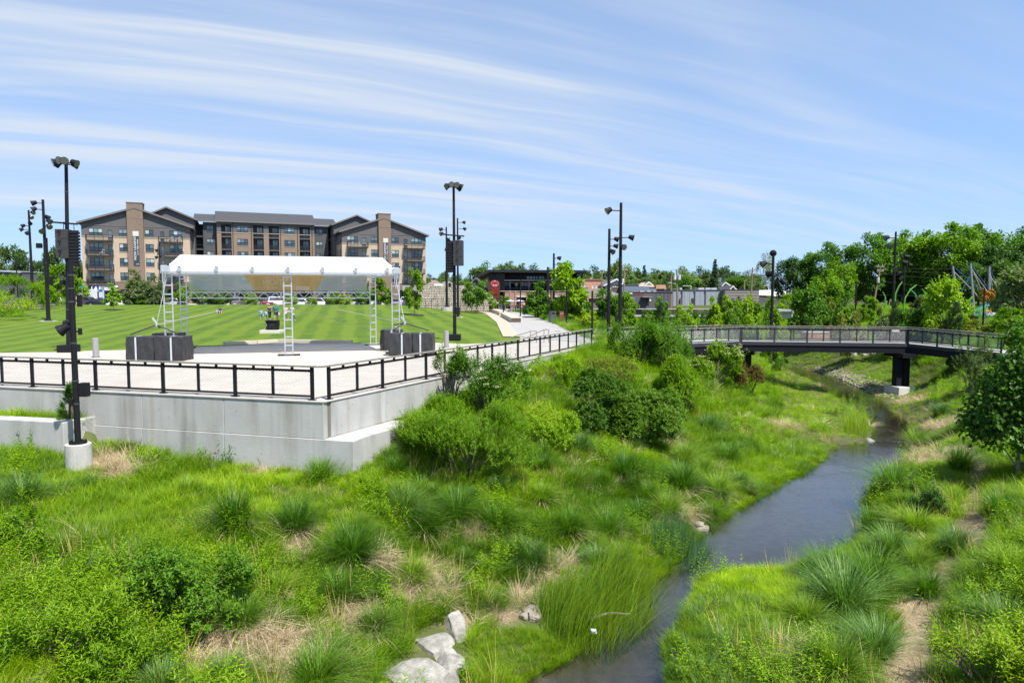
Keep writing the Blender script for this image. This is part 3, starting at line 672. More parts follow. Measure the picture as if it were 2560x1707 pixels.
def pole(name, label, base, top, r0, r1, lights=(), tilt=0, foot='plate', boxes=(), group=None, ring=()):
 b = Vector(base); t = thing(name, label, 'lamp post', b, 0, group); o = b
 H = top-b.z; q = MB(o); T = b+Vector((tilt, 0, H))
 q.tube([b+Vector((0, 0, .0)), T], [r0, r1], 12); q.cyl((T.x, T.y, T.z), r1*1.05, .03, 12); q.build('pole_shaft', M_black, t)
 if foot == 'plate':
  q = MB(o); q.cyl(tuple(b), r0*2.1, .06, 14); q.cyl(tuple(b), r0*1.5, .2, 14, r0*1.1); q.build('foot_plate', M_black, t)
  q = MB(o); q.cyl((b.x, b.y, b.z-.6), r0*4.2, .63, 16); q.build('footing', M_pier, t)
 elif foot == 'box':
  q = MB(o); q.box((b.x, b.y, b.z+.21), (.85, .85, .42)); bevel(q.build('base_box', M_black, t), .02, 2)
 elif foot == 'thin':
  q = MB(o); q.cyl((b.x, b.y, b.z-.4), r0*3.2, .62, 14); q.build('footing', M_pier, t)
 for h, yaw, dn, s, off in lights:
  at = b.lerp(T, h/H); f = Vector((math.sin(yaw), math.cos(yaw), 0))
  flood(t, at+f*off+Vector((0, 0, .02)), yaw, dn, s, at)
 for h, dx, dy, w, d, hh in boxes:
  at = b.lerp(T, h/H); q = MB(o); q.box((at.x+dx, at.y+dy, at.z), (w, d, hh)); bevel(q.build('control_box', M_black, t), .01, 1)
  q = MB(o); q.beam(at, at+Vector((dx, dy, 0)), .05); q.build('arm', M_black, t)
 for h in ring:
  at = b.lerp(T, h/H); rr = r0+(r1-r0)*h/H; q = MB(o); q.cyl((at.x, at.y, at.z), rr*1.12, .05, 12); q.build('band', M_grey_steel, t)
 return t
RING5 = [(-.15, -2.3, .35, 1.1, .62), (-.10, 2.7, .25, 1.1, .62), (-.08, -2.95, .12, 1.1, .45), (-.16, -1.5, .5, 1.1, .6), (-.14, 1.6, .45, 1.1, .6), (-.2, .9, .35, 1.1, .55)]
def top_cluster(H, k=1.0): return [(H+h, y, d, s*k, o*k) for h, y, d, s, o in RING5]
lp = onland(197, 1168); base_near = (lp.x, lp.y, lp.z)
def lamp_posts():
 # pole on the concrete pier in front of the wall
 bx = atY(195, 1108, lp.y); zt = zat(655, lp.y)
 t = pole('lamp_post', 'black pole rising from a round concrete pier in the grass below the wall', (bx[0], lp.y, bx[2]), zt, .088, .078, foot=None,
    boxes=((1.65, .24, .05, .24, .2, .42), (1.28, -.08, -.1, .08, .1, .2), (4.35, .17, .1, .12, .1, .36), (3.42, .15, .1, .08, .1, .2)), ring=(4.3, 4.7, 5.1, 3.05, 1.9, 1.2))
 o = t.location; q = MB(o); q.cyl((bx[0], lp.y, lp.z-.7), .36, bx[2]-lp.z+.68, 26); q.cyl((bx[0], lp.y, bx[2]-.021), .36, .02, 26, .34); pr = q.build('concrete_pier', M_pier, t, smooth=False)
 q = MB(o); q.cyl((bx[0], lp.y, bx[2]), .25, .035, 16)
 for k in range(8): q.cyl((bx[0]+.2*math.cos(k*.785), lp.y+.2*math.sin(k*.785), bx[2]+.03), .035, .07, 6)
 q.build('foot_plate', M_black, t)
 at = Vector(atY(160, 822, lp.y)); flood(t, at+Vector((-.02, 0, 0)), -1.9, .55, .75, (bx[0], lp.y, at.z+.06)); flood(t, at+Vector((.05, .1, .17)), -1.4, .3, .45, (bx[0], lp.y, at.z+.2))
 # pole with speakers behind the railing, and its twin
 g = 'speaker poles on the plaza'
 for px, py, ptop, pxt, lab in ((172, 880, 402, 165, 'tall black pole with lamp crown and hanging speakers, behind the lamp post on the pier'), (1137, 850, 462, 1134, 'tall black pole with lamp crown and hanging speakers, on the plaza by the seat walls')):
  b = atZ(px, py, 0); top = zat(ptop, b[1], pxt); tx = xat(pxt, b[1], ptop)-b[0]; H = top
  pole('lamp_post', lab, (b[0], b[1], 0.0), top, .13, .085, top_cluster(H, .8), tilt=tx, foot='box', boxes=((2.1, .24, -.05, .3, .2, .55), (3.95, -.35, .1, .16, .3, .3)), group=g, ring=(2.4, 4.5, 1.8, 9.0))
  # speakers hang from a bar
  spy = b[1]
  sgn = 1 if px < 600 else -1
  ztop = zat(575 if sgn > 0 else 602, spy, px); zb = zat(647 if sgn > 0 else 665, spy, px)
  xc = xat(160 if sgn > 0 else 1146, spy-.35, 610); xa = xat(184 if sgn > 0 else 1124, spy-.35, 620); xp = b[0]+tx*(ztop/H)
  q = thing('speaker_cluster', 'flat backed dark subwoofer stack hung on the pole '+('by the lamp post on the pier' if sgn > 0 else 'near the seat walls'), 'loudspeaker', (xc, spy-.35, zb), 0, 'speakers hung on the poles')
  h3 = (ztop-zb)/3
  for k in range(3):
   m = MB(q.location); m.box((xc, spy-.35, zb+h3*(k+.5)), (.66, .55, h3-.015), .12*sgn); bevel(m.build('cabinet', M_spk, q), .015, 2)
   m = MB(q.location); m.tube([(xc-.12, spy-.64, zb+h3*(k+.2)), (xc-.02, spy-.68, zb+h3*(k+.55)), (xc+.03, spy-.64, zb+h3*(k+.9))], .016, 5); m.cyl((xc-.1, spy-.66, zb+h3*(k+.75)), .05, .05, 8); m.build('cable', M_black, q)
  m = MB(q.location); m.beam((xp-.75, spy-.25, ztop+.42), (xp+.75, spy-.25, ztop+.30), .09); m.tube([(xc, spy-.35, ztop-.02), (xc, spy-.3, ztop+.36)], .02, 5); m.tube([(xp, spy-.3, ztop+.36), (xp, spy, ztop+.36)], .07, 6); m.build('hanging_bar', M_black, q)
  q2 = thing('line_array', 'curved stack of slim black speakers on the pole '+('by the lamp post on the pier' if sgn > 0 else 'near the seat walls'), 'loudspeaker', (xa, spy-.3, zb-.3), 0, 'speakers hung on the poles')
  n = 11; z0 = zat(666 if sgn > 0 else 681, spy, px); z1 = zat(579 if sgn > 0 else 606, spy, px); hh = (z1-z0)/n
  for k in range(n):
   m = MB(q2.location); c = (k-5)/5.; rot = Matrix.Rotation(-.10+.12*(k/n), 4, 'X')
   m.box((xa-.03*sgn*c*c, spy-.22-.10*(1-k/n), z0+hh*(k+.5)), (.46, .42, hh*.74), .15*sgn, rot)
   m.box((xa-.03*sgn*c*c, spy-.24-.10*(1-k/n), z0+hh*(k+.5)), (.36, .30, hh*.97), .15*sgn, rot); bevel(m.build('cabinet', M_black, q2), .01, 1)
  m = MB(q2.location); m.tube([(xa, spy-.25, z1-.05), (xa, spy-.25, z1+.35)], .02, 5); m.beam((xa-.25, spy-.25, z1+.01), (xa+.25, spy-.25, z1+.01), .06); m.build('hanging_bar', M_black, q2)
 side = lambda H, s=1.0: [(H-.35, -1.9, .35, s, .8), (H-1.0, -2.2, .5, s, .8), (H-1.75, .4, .5, s, .35), (H-2.2, 1.9, .45, s, .75), (H-2.75, 2.1, .5, s, .95), (H-3.2, 3.0, .6, s, .35)]
 g = 'lamp posts on the lawn'
 b = march(121, 803, lambda x, y: LAWN3(x, y)); pole('lamp_post', 'tall dark lamp post with six floodlights standing in the mown lawn', b, zat(500, b.y, 121), .20, .12, side(zat(500, b.y)-b.z, 1.15), group=g, boxes=((4.2, .35, 0, .5, .3, .9), (7.8, -.6, 0, .5, .3, .5), (6.5, .22, 0, .12, .12, 4.2)), ring=(3, 6, 9))
 b = march(83, 769, lambda x, y: LAWN3(x, y)); pole('lamp_post', 'tall dark lamp post at the mulch bed beside the hedge', b, zat(526, b.y, 83), .22, .12, [(h, -y, d, s, o) for h, y, d, s, o in side(zat(526, b.y)-b.z, 1.2)], group=g, boxes=((5.5, .15, 0, .4, .3, .8),), ring=(5, 9))
 b = march(1145, 793, lambda x, y: LAWN3(x, y)); pole('lamp_post', 'slim lamp post on the lawn just behind the speaker pole', b, zat(546, b.y, 1145), .15, .09, [(zat(546, b.y)-b.z+h, y, d, .9, o) for h, y, d, o in ((-.5, 1.5, .3, .8), (-1.3, 1.8, .5, .9), (-2.3, .5, .5, .3), (-3.3, -1.6, .4, .8))], group=g)
 b = march(1117, 767, lambda x, y: LAWN3(x, y), 60); b = Vector((xat(1117, 100, 767), 100, zat(768, 100))); pole('lamp_post', 'slim lamp post at the crest of the lawn before the stone wall', b, zat(568, b.y, 1117), .2, .1, side(zat(568, b.y)-b.z, 1.25), group=g)
 g = 'lamp posts along the promenade and creek'
 for px, py, pt, s, lt, lab in ((1549, 846, 508, 1.0, ((-.6, -1.7, .55, 1.15, 1.0), (-2.7, 1.6, .3, 1.0, .85), (-3.45, 2.6, .3, 1.0, .3)), 'tallest black lamp post by the creek with one lamp set near its tip'),
        (1521, 833, 573, 1.0, ((-.9, 1.6, .35, 1.0, .65), (-1.5, 1.5, .2, .95, .6), (-2.0, 2.4, .5, 1.0, .35)), 'black lamp post carrying three lamps on one side, next to the tallest post'),
        (1931, 805, 632, 1.0, ((0, .3, .2, 1.25, .12), (-1.0, -1.7, .5, 1.25, .9), (-1.9, -.6, .3, 1.2, .35), (-2.6, 1.7, .7, 1.3, .9)), 'black lamp post standing beyond the footbridge with four lamps'),
        (2234, 765, 580, 1.0, ((-.8, -1.7, .35, 1.5, 1.3), (-1.9, -1.9, .5, 1.5, .9), (-2.7, .5, .3, 1.4, .6), (-3.3, 1.6, .3, 1.4, 1.5), (-4.1, 1.8, .4, 1.5, 1.2), (-5.0, -2.8, .5, 1.5, .5)), 'black lamp post with six lamps in front of the tall trees by the playground'),
        (2259, 770, 650, 1.0, ((-.8, 1.6, .3, 1.2, .8), (-2.0, -1.7, .4, 1.2, .8), (-2.8, -2.0, .4, 1.2, .6)), 'smaller lamp post behind the six lamp post by the playground'),
        (1384, 790, 634, 1.0, ((-.6, 1.6, .3, 1.2, .7), (-1.4, 1.7, .4, 1.2, .7), (-2.1, 1.9, .4, 1.2, .6)), 'black lamp post by the brewery patio with three lamps near its top'),
        (1373, 790, 668, 1.0, (), 'thin dark pole close to the brewery patio trees')):
  b = onland(px, py) if px != 1384 and px != 1373 else Vector((xat(px, 88, py), 88 if px == 1384 else 92, .3))
  if px > 2200: Y = 92 if px == 2234 else 105; b = Vector((xat(px, Y), Y, gz(xat(px, Y), Y)-.1))
  if px == 1931: b = Vector((xat(px, 62), 62, gz(xat(px, 62), 62)-.1))
  H = zat(pt, b.y, px)-b.z
  pole('lamp_post', lab, b, b.z+H, .13*s+b.y*.0006, .085+b.y*.0004, [(H+h, y, d, k, o) for h, y, d, k, o in lt], group=g, boxes=((1.6, -.22, 0, .3, .2, .55),), ring=(H*.4,))
 # gear cabinet strapped to the post beyond the bridge
 g = 'short dark posts beside the promenade'
 for i, (px, py, pt, lab) in enumerate(((1258, 790, 730, 'short dark post at the patio rail nearest the stone wall'), (1301, 795, 700, 'short dark post behind the two patio parasols'), (1347, 789, 720, 'thin dark post in front of the soft conical tree'), (1377, 800, 713, 'thin dark post just beside the waste bin'), (1416, 815, 716, 'thin dark post on a pale footing beside the rusty sign'), (1480, 845, 728, 'thin dark post rising behind the end of the plaza railing'), (2461, 835, 722, 'plain dark post standing among shrubs before the playground'), (2140, 800, 705, 'thin dark post among trees near the playground path'))):
  f = lambda x, y: PZ(y)
  b = march(px, py, f, 40, 110) if px < 1400 else onland(px, py)
  if px > 2000: b = Vector((xat(px, 66), 66, gz(xat(px, 66), 66)-.05))
  pole('lamp_post', lab, b, zat(pt, b.y, px), .075, .07, (), foot='thin', group=g)
 for px, py, h_, lab in ((240, 892, 66, 'grey tube bollard on the plaza beside the speaker pole and lamp post'), (1116, 866, 36, 'grey tube bollard on the plaza in front of the seat wall side speaker pole')):
  b = atZ(px, 893 if px == 240 else 868, 0); q = thing('bollard', lab, 'bollard', b, 0, 'grey tube bollards'); H = 1.0
  m = MB(); m.cyl((0, 0, 0), .155, H, 20); m.cyl((0, 0, H), .155, .012, 20, .14); m.build('tube', M_boll, q); m = MB(); m.cyl((0, 0, 0), .2, .02, 20); m.build('collar', M_grey_steel, q)
M_spk = mat('speaker cabinet paint', (.035, .034, .036), .6, .1, 6)
M_boll = mat('bollard grey', (.30, .30, .295), .55, .05, 4)
lamp_posts()

# ------------------------------------------------------------------ stage with white canopy
def stage():
 FL = Vector(atY(421, 760, 35.4)[:2]); FR = Vector(atY(989, 760, 38.4)[:2]); e = (FR-FL).normalized(); nb = Vector((-e.y, e.x)); Wd = (FR-FL).length
 ZE = 4.62; dep = 6.2
 t = thing('stage_canopy', 'white hipped stage canopy on aluminium ladder towers over the dark stage floor', 'stage canopy', (FL.x, FL.y, 0)); o = t.location
 def P(u, w, z): p = FL+e*u+nb*w; return Vector((p.x, p.y, z))
 def tower(u, w, z0, z1, wd=.36, kind='tower'):
  q = MB(o)
  for s in (-1, 1): q.beam(P(u+s*wd/2, w, z0), P(u+s*wd/2, w, z1), .075, .06, up=(e.x, e.y, 0))
  tw = q.build(kind, M_alu, t)
  z = z0+.08
  while z < z1-.1:
   q = MB(o); q.beam(P(u-wd/2+.03, w, z), P(u+wd/2-.03, w, z), .05, .065); q.build('rung', M_alu, tw); z += .46
  q = MB(o); q.box(P(u, w, z0-.0+.02), (1.15, .75, .04), math.atan2(e.y, e.x)); q.build('base_plate', M_black, tw)
  q = MB(o); q.box(P(u, w, z0+.055), (.5, .2, .03), math.atan2(e.y, e.x)); q.build('shoe', M_alu, tw)
  return tw
 um = (Vector(atZ(722, 889, 0)[:2])-FL).dot(e); wm = (Vector(atZ(722, 889, 0)[:2])-FL).dot(nb)
 wm = max(wm, -.4)
 for u, w in ((.0, 0), (Wd, 0), (um, 0)): tower(u, w, 0, ZE-.05, .40)
 b1 = Vector(atZ(461, 871, 0)[:2]); b2 = Vector(atZ(933, 861, 0)[:2])
 us = [(b1-FL).dot(e), (b2-FL).dot(e)]; dep = .5*((b1-FL).dot(nb)+(b2-FL).dot(nb))
 for u in us: tower(u, dep, 0, ZE-.05, .36)
 # canopy: hipped fabric with a ridge, slightly sagging facets
 ridge_z = 5.5; ins = .0
 c = [P(-.25, -.25, ZE), P(Wd+.25, -.25, ZE), P(us[1]+.3, dep+.25, ZE), P(us[0]-.3, dep+.25, ZE)]
 r = [P(ins, dep*.48, ridge_z), P(Wd-.45, dep*.48, ridge_z)]
 q = MB(o); n = 14
 def facet(a, b, c_, d_):
  vs = []; fs = []
  for i in range(n+1):
   for j in range(7):
    s, v = i/n, j/6; p = (Vector(a).lerp(b, s)).lerp(Vector(d_).lerp(c_, s), v); p.z -= .07*math.sin(math.pi*v)+.018*math.sin(math.pi*v)*math.cos(s*6*2*math.pi); vs.append(tuple(p))
  for i in range(n):
   for j in range(6): fs.append((i*7+j, (i+1)*7+j, (i+1)*7+j+1, i*7+j+1))
  q.add(vs, fs)
 facet(c[0], c[1], r[1], r[0]); facet(c[2], c[3], r[0], r[1]); facet(c[3], c[0], r[0], r[0]); facet(c[1], c[2], r[1], r[1])
 q.build('canopy_roof', M_fabric, t, smooth=True)
 q = MB(o)
 for i in range(4):
  a, b = c[i], c[(i+1) % 4]; dz = Vector((0, 0, .13)); q.add([tuple(a), tuple(b), tuple(b-dz), tuple(a-dz)], [(0, 1, 2, 3)])
 q.build('valance', M_fabric, t)
 q = MB(o)
 for i in range(4): q.beam(c[i]-Vector((0, 0, .19)), c[(i+1) % 4]-Vector((0, 0, .19)), .09, .10)
 q.build('eave_beam', M_alu, t)
 for i, k in ((0, 'corner_block'), (1, 'corner_block')):
  p = c[i]; q = MB(o); cx = p+Vector((e.x, e.y, 0))*(.2 if i == 0 else -.2)+Vector((nb.x, nb.y, 0))*.1; q.box((cx.x, cx.y, ZE-.02), (.42, .34, .36), math.atan2(e.y, e.x))
  cb = bevel(q.build(k, M_alu, t), .02, 1)
  for sx in (-.2, .2):
   q = MB(o); q.cyl((cx.x+e.x*sx, cx.y+e.y*sx-.15, ZE+.16), .05, .06, 8); q.build('bolt', M_black, cb)
  q = MB(o); q.tube([(cx.x-.05, cx.y-.2, ZE-.2), (cx.x-.06, cx.y-.22, ZE-.7), (cx.x, cx.y-.22, ZE-1.0), (cx.x+.05, cx.y-.2, ZE-.6), (cx.x+.08, cx.y-.2, ZE-.2)], .022, 5); q.build('chain_hoist', M_alu, t)
 for k, px in enumerate((447, 540, 630, 719, 806, 889, 968)):
  Y = 35.4+(px-421)/568*3; p = Vector(atY(px, 677, Y-.4)); q = MB(o); q.box((p.x, p.y+.05, ZE-.03), (.11, .12, .22)); q.box((p.x, p.y+.05, ZE+.1), (.22, .16, .035)); q.build('eave_clamp', M_alu, t)
 # long back truss
 a, b = P(us[0]+.2, dep, 0), P(us[1]-.2, dep, 0); zt, zb = zat(724, a.y, 460), zat(735, a.y, 460); zt, zb = 3.42, 3.06
 q = MB(o); tr = None
 q.beam(a+Vector((0, 0, zt)), b+Vector((0, 0, zt)), .06); tr = q.build('truss_chord', M_alu, t)
 q = MB(o); q.beam(a+Vector((0, 0, zb)), b+Vector((0, 0, zb)), .06); q.build('truss_chord', M_alu, t)
 nseg = 32
 for i in range(nseg):
  p, q_ = a.lerp(b, i/nseg), a.lerp(b, (i+1)/nseg); z0, z1 = (zb, zt) if i % 2 == 0 else (zt, zb)
  q = MB(o); q.beam(p+Vector((0, 0, z0)), q_+Vector((0, 0, z1)), .035); q.build('truss_brace', M_alu, t)
 for f in (.25, .5, .76):
  p = a.lerp(b, f); q = MB(o); q.beam(p+Vector((0, 0, zb)), p+Vector((0, 0, zt)), .09); q.build('truss_joint', M_alu, t)
 # guy wires
 M_rope = mat('steel guy wire', (.30, .30, .30), .5, .1, 3)
 for p, q_ in ((P(0, 0, ZE-.1), P(us[1], dep, .9)), (P(Wd, 0, ZE-.1), P(us[0], dep, .9)), (P(us[1], dep, ZE-.2), Vector(atY(391, 812, 34.2))), (P(us[0], dep, ZE-.3), Vector(atY(1012, 808, 37)))):
  m = MB(o); m.tube([p, q_], .011, 4); m.build('guy_wire', M_rope, t)
 # banner hung above the truss
 z0, z1 = 3.5, ZE-.1; bl, br = a.lerp(b, .013), a.lerp(b, .985)
 bt = thing('stage_banner', 'thin see-through banner hung under the canopy, grey with an orange middle and mirrored lettering', 'banner', (bl.x, bl.y, z0)); bo = bt.location; L_ = (br-bl).length
 def film(name, col, al):
  m = bpy.data.materials.new(name); nt, N, L = nodes(m); ou = N('ShaderNodeOutputMaterial'); mx = N('ShaderNodeMixShader'); tr_ = N('ShaderNodeBsdfTransparent'); d = N('ShaderNodeBsdfDiffuse'); tl = N('ShaderNodeBsdfTranslucent'); m2 = N('ShaderNodeMixShader')
  d.inputs[0].default_value = (*col, 1); tl.inputs[0].default_value = (*col, 1); m2.inputs[0].default_value = .5; L(d.outputs[0], m2.inputs[1]); L(tl.outputs[0], m2.inputs[2])
  wv = N('ShaderNodeTexNoise'); wv.inputs['Scale'].default_value = 1.2; tc = N('ShaderNodeTexCoord'); L(tc.outputs['Object'], wv.inputs['Vector']); r = N('ShaderNodeMapRange'); r.inputs[3].default_value = al-.06; r.inputs[4].default_value = al+.06; L(wv.outputs['Fac'], r.inputs[0])
  L(r.outputs[0], mx.inputs[0]); L(tr_.outputs[0], mx.inputs[1]); L(m2.outputs[0], mx.inputs[2]); L(mx.outputs[0], ou.inputs[0]); return m
 G, OR, WH = film('grey scrim', (.40, .42, .43), .84), film('orange scrim', (.52, .36, .15), .86), film('pale scrim print', (.66, .60, .5), .8)
 LB = film('blue grey scrim', (.40, .46, .48), .84); GR = film('green scrim', (.36, .46, .32), .84)
 def Q(s, v, off=0): p = bl.lerp(br, s); return (p.x-nb.x*off, p.y-nb.y*off, z0+(z1-z0)*v)
 def panel(name, pts, m, off=0):
  q = MB(bo); q.poly([Q(s, v, off) for s, v in pts]); return q.build(name, m, bt)
 panel('scrim', [(0, .5), (.09, 0), (.0, 0)], GR); panel('scrim', [(0, .5), (.0, 1), (.295, 1), (.355, 0), (.09, 0)], LB)
 panel('scrim', [(.295, 1), (.75, 1), (.70, 0), (.355, 0)], OR); panel('scrim', [(.75, 1), (1, 1), (1, .48), (.93, 0), (.70, 0)], G); panel('scrim', [(1, .48), (1, 0), (.93, 0)], GR)
 ang = math.atan2(e.y, e.x)
 for s, v, body, size in ((.455, .9, 'STA', .46), (.455, .52, 'TION', .50), (.45, .2, 'PLAZA', .2)):
  tx = text('lettering', body, size, WH, bt, .002, 'CENTER'); p = Vector(Q(s, v, .012)); tx.location = p-bo; tx.rotation_euler = (math.pi/2, 0, ang); tx.scale = (-1, 1, 1)
  if body == 'STA':
   me = tx.data   # the top of this word is cut off by the canopy
   for vv in me.vertices: vv.co.y = min(vv.co.y, .12)
 panel('scrim_patch', [(.585, .3), (.665, .3), (.665, .03), (.585, .03)], WH, .012)
 # ballast blocks under black covers
 g = 'black covered ballast blocks at the stage corners'
 strap = mat('pale strap tape', (.5, .53, .56), .6, .1, 4)
 for (x0, x1, yb, D, lab) in ((314, 384, 900, 33.6, 'outer black covered ballast block left open to the railing, beside the grey bollard'), (384, 456, 900, 33.6, 'black covered ballast block under the guy straps at the bollard end of the stage'), (379, 440, 872, 36.6, 'black covered ballast block half hidden behind two others at the bollard end'),
         (970, 1030, 888, 36.4, 'black covered ballast block in front of the far ladder tower of the stage'), (1031, 1082, 888, 36.4, 'outer black covered ballast block next to the seat wall side bollard'), (950, 1000, 866, 40.0, 'black covered ballast block half hidden behind two others near the seat walls')):
  xa, xb = xat(x0, D, 860), xat(x1, D, 860); w = xb-xa; z = 0; cx = (xa+xb)/2; dpt = 1.15
  q = thing('ballast_block', lab, 'ballast block', (cx, D+dpt/2, 0), 0, g)
  n = 12; rr = random.Random(x0)
  vs = []; fs = []
  # a draped box: rings up the sides with wrinkles
  ring = []
  for k in range(44):
   s = k/44*4; i = int(s); f = s-i; cc = [(-1, -1), (1, -1), (1, 1), (-1, 1)]; a_, b_ = cc[i], cc[(i+1) % 4]; ring.append((a_[0]+(b_[0]-a_[0])*f, a_[1]+(b_[1]-a_[1])*f))
  ph = [rr.uniform(0, 6) for _ in range(4)]; H = 1.2
  for l in range(9):
   h = l/8; bul = 1+.03*math.sin(h*math.pi)
   for k, (x, y) in enumerate(ring):
    wr = .022*math.sin(k*1.9+ph[0]+h*3)+.016*math.sin(k*.9+h*9+ph[1])
    if h > .97: wr *= .2
    vs.append((x*(w/2-.02)*(bul+wr), y*dpt/2*(bul+wr), H*h+(.0 if l < 8 else .012*math.sin(k))))
  for l in range(8):
   for k in range(44): fs.append((l*44+k, l*44+(k+1) % 44, (l+1)*44+(k+1) % 44, (l+1)*44+k))
  fs.append(tuple(8*44+k for k in range(44)))
  mk('cover', vs, fs, M_tarp, q, smooth=False)
  m = MB(); sx = -w*.12+rr.uniform(-.1, .25)*w
  m.box((sx, -dpt/2-.035, H*.5), (.085, .012, H*.96)); m.box((sx, -dpt/4, H+.02), (.085, dpt/2, .012)); m.build('strap', strap, q)
 # lifting straps gathered over each pair of blocks
 M_strap = mat('dark lifting strap', (.05, .05, .055), .7, .2, 6)
 for (px, py, D, ends, lab) in ((391, 812, 34.2, ((325, 836), (445, 834), (400, 820)), 'black lifting straps gathered above the ballast blocks at the bollard end'), (1012, 808, 37.0, ((980, 826), (1072, 826), (985, 812)), 'black lifting straps gathered above the ballast blocks near the seat walls')):
  p = Vector(atY(px, py, D)); q = thing('lifting_strap', lab, 'strap', p, 0, 'lifting straps over the ballast blocks')
  for x, y in ends:
   m = MB(p); m.tube([p, Vector(atY(x, y, D-.2 if y > 822 else D+1.4))], .035, 5); m.build('strap', M_strap, q)
  m = MB(p); m.tube([p+Vector((0, 0, -.08)), p+Vector((0, 0, .12))], .06, 6); m.tube([p, P(0 if px < 700 else Wd, 0, ZE-.3)], .015, 5); m.tube([p+Vector((.05, 0, 0)), p+Vector((-.2, 0, .35))], .05, 5); m.build('shackle', M_alu, q)
 # dark stage floor: smooth grey concrete apron inside the towers
 f = [P(-1.6, -1.0+.0, 0), P(Wd+.3, -.2, 0), P(us[1]-.2, dep+.6, 0), P(us[0]+.2, dep+.6, 0)]
 # kerb bench behind the stage floor
 kb = MB();
 pts = [atZ(x, y, 0) for x, y in ((560, 862), (640, 858.5), (695, 855), (790, 857), (880, 858))]
 for p, q_ in zip(pts, pts[1:]): kb.beam((p[0], p[1], .09), (q_[0], q_[1], .09), .35, .22)
 tag(kb.build('kerb', mat('kerb concrete', (.55, .49, .40), .85, .08, 2), kind='structure'))
 return P
SP_ = stage()

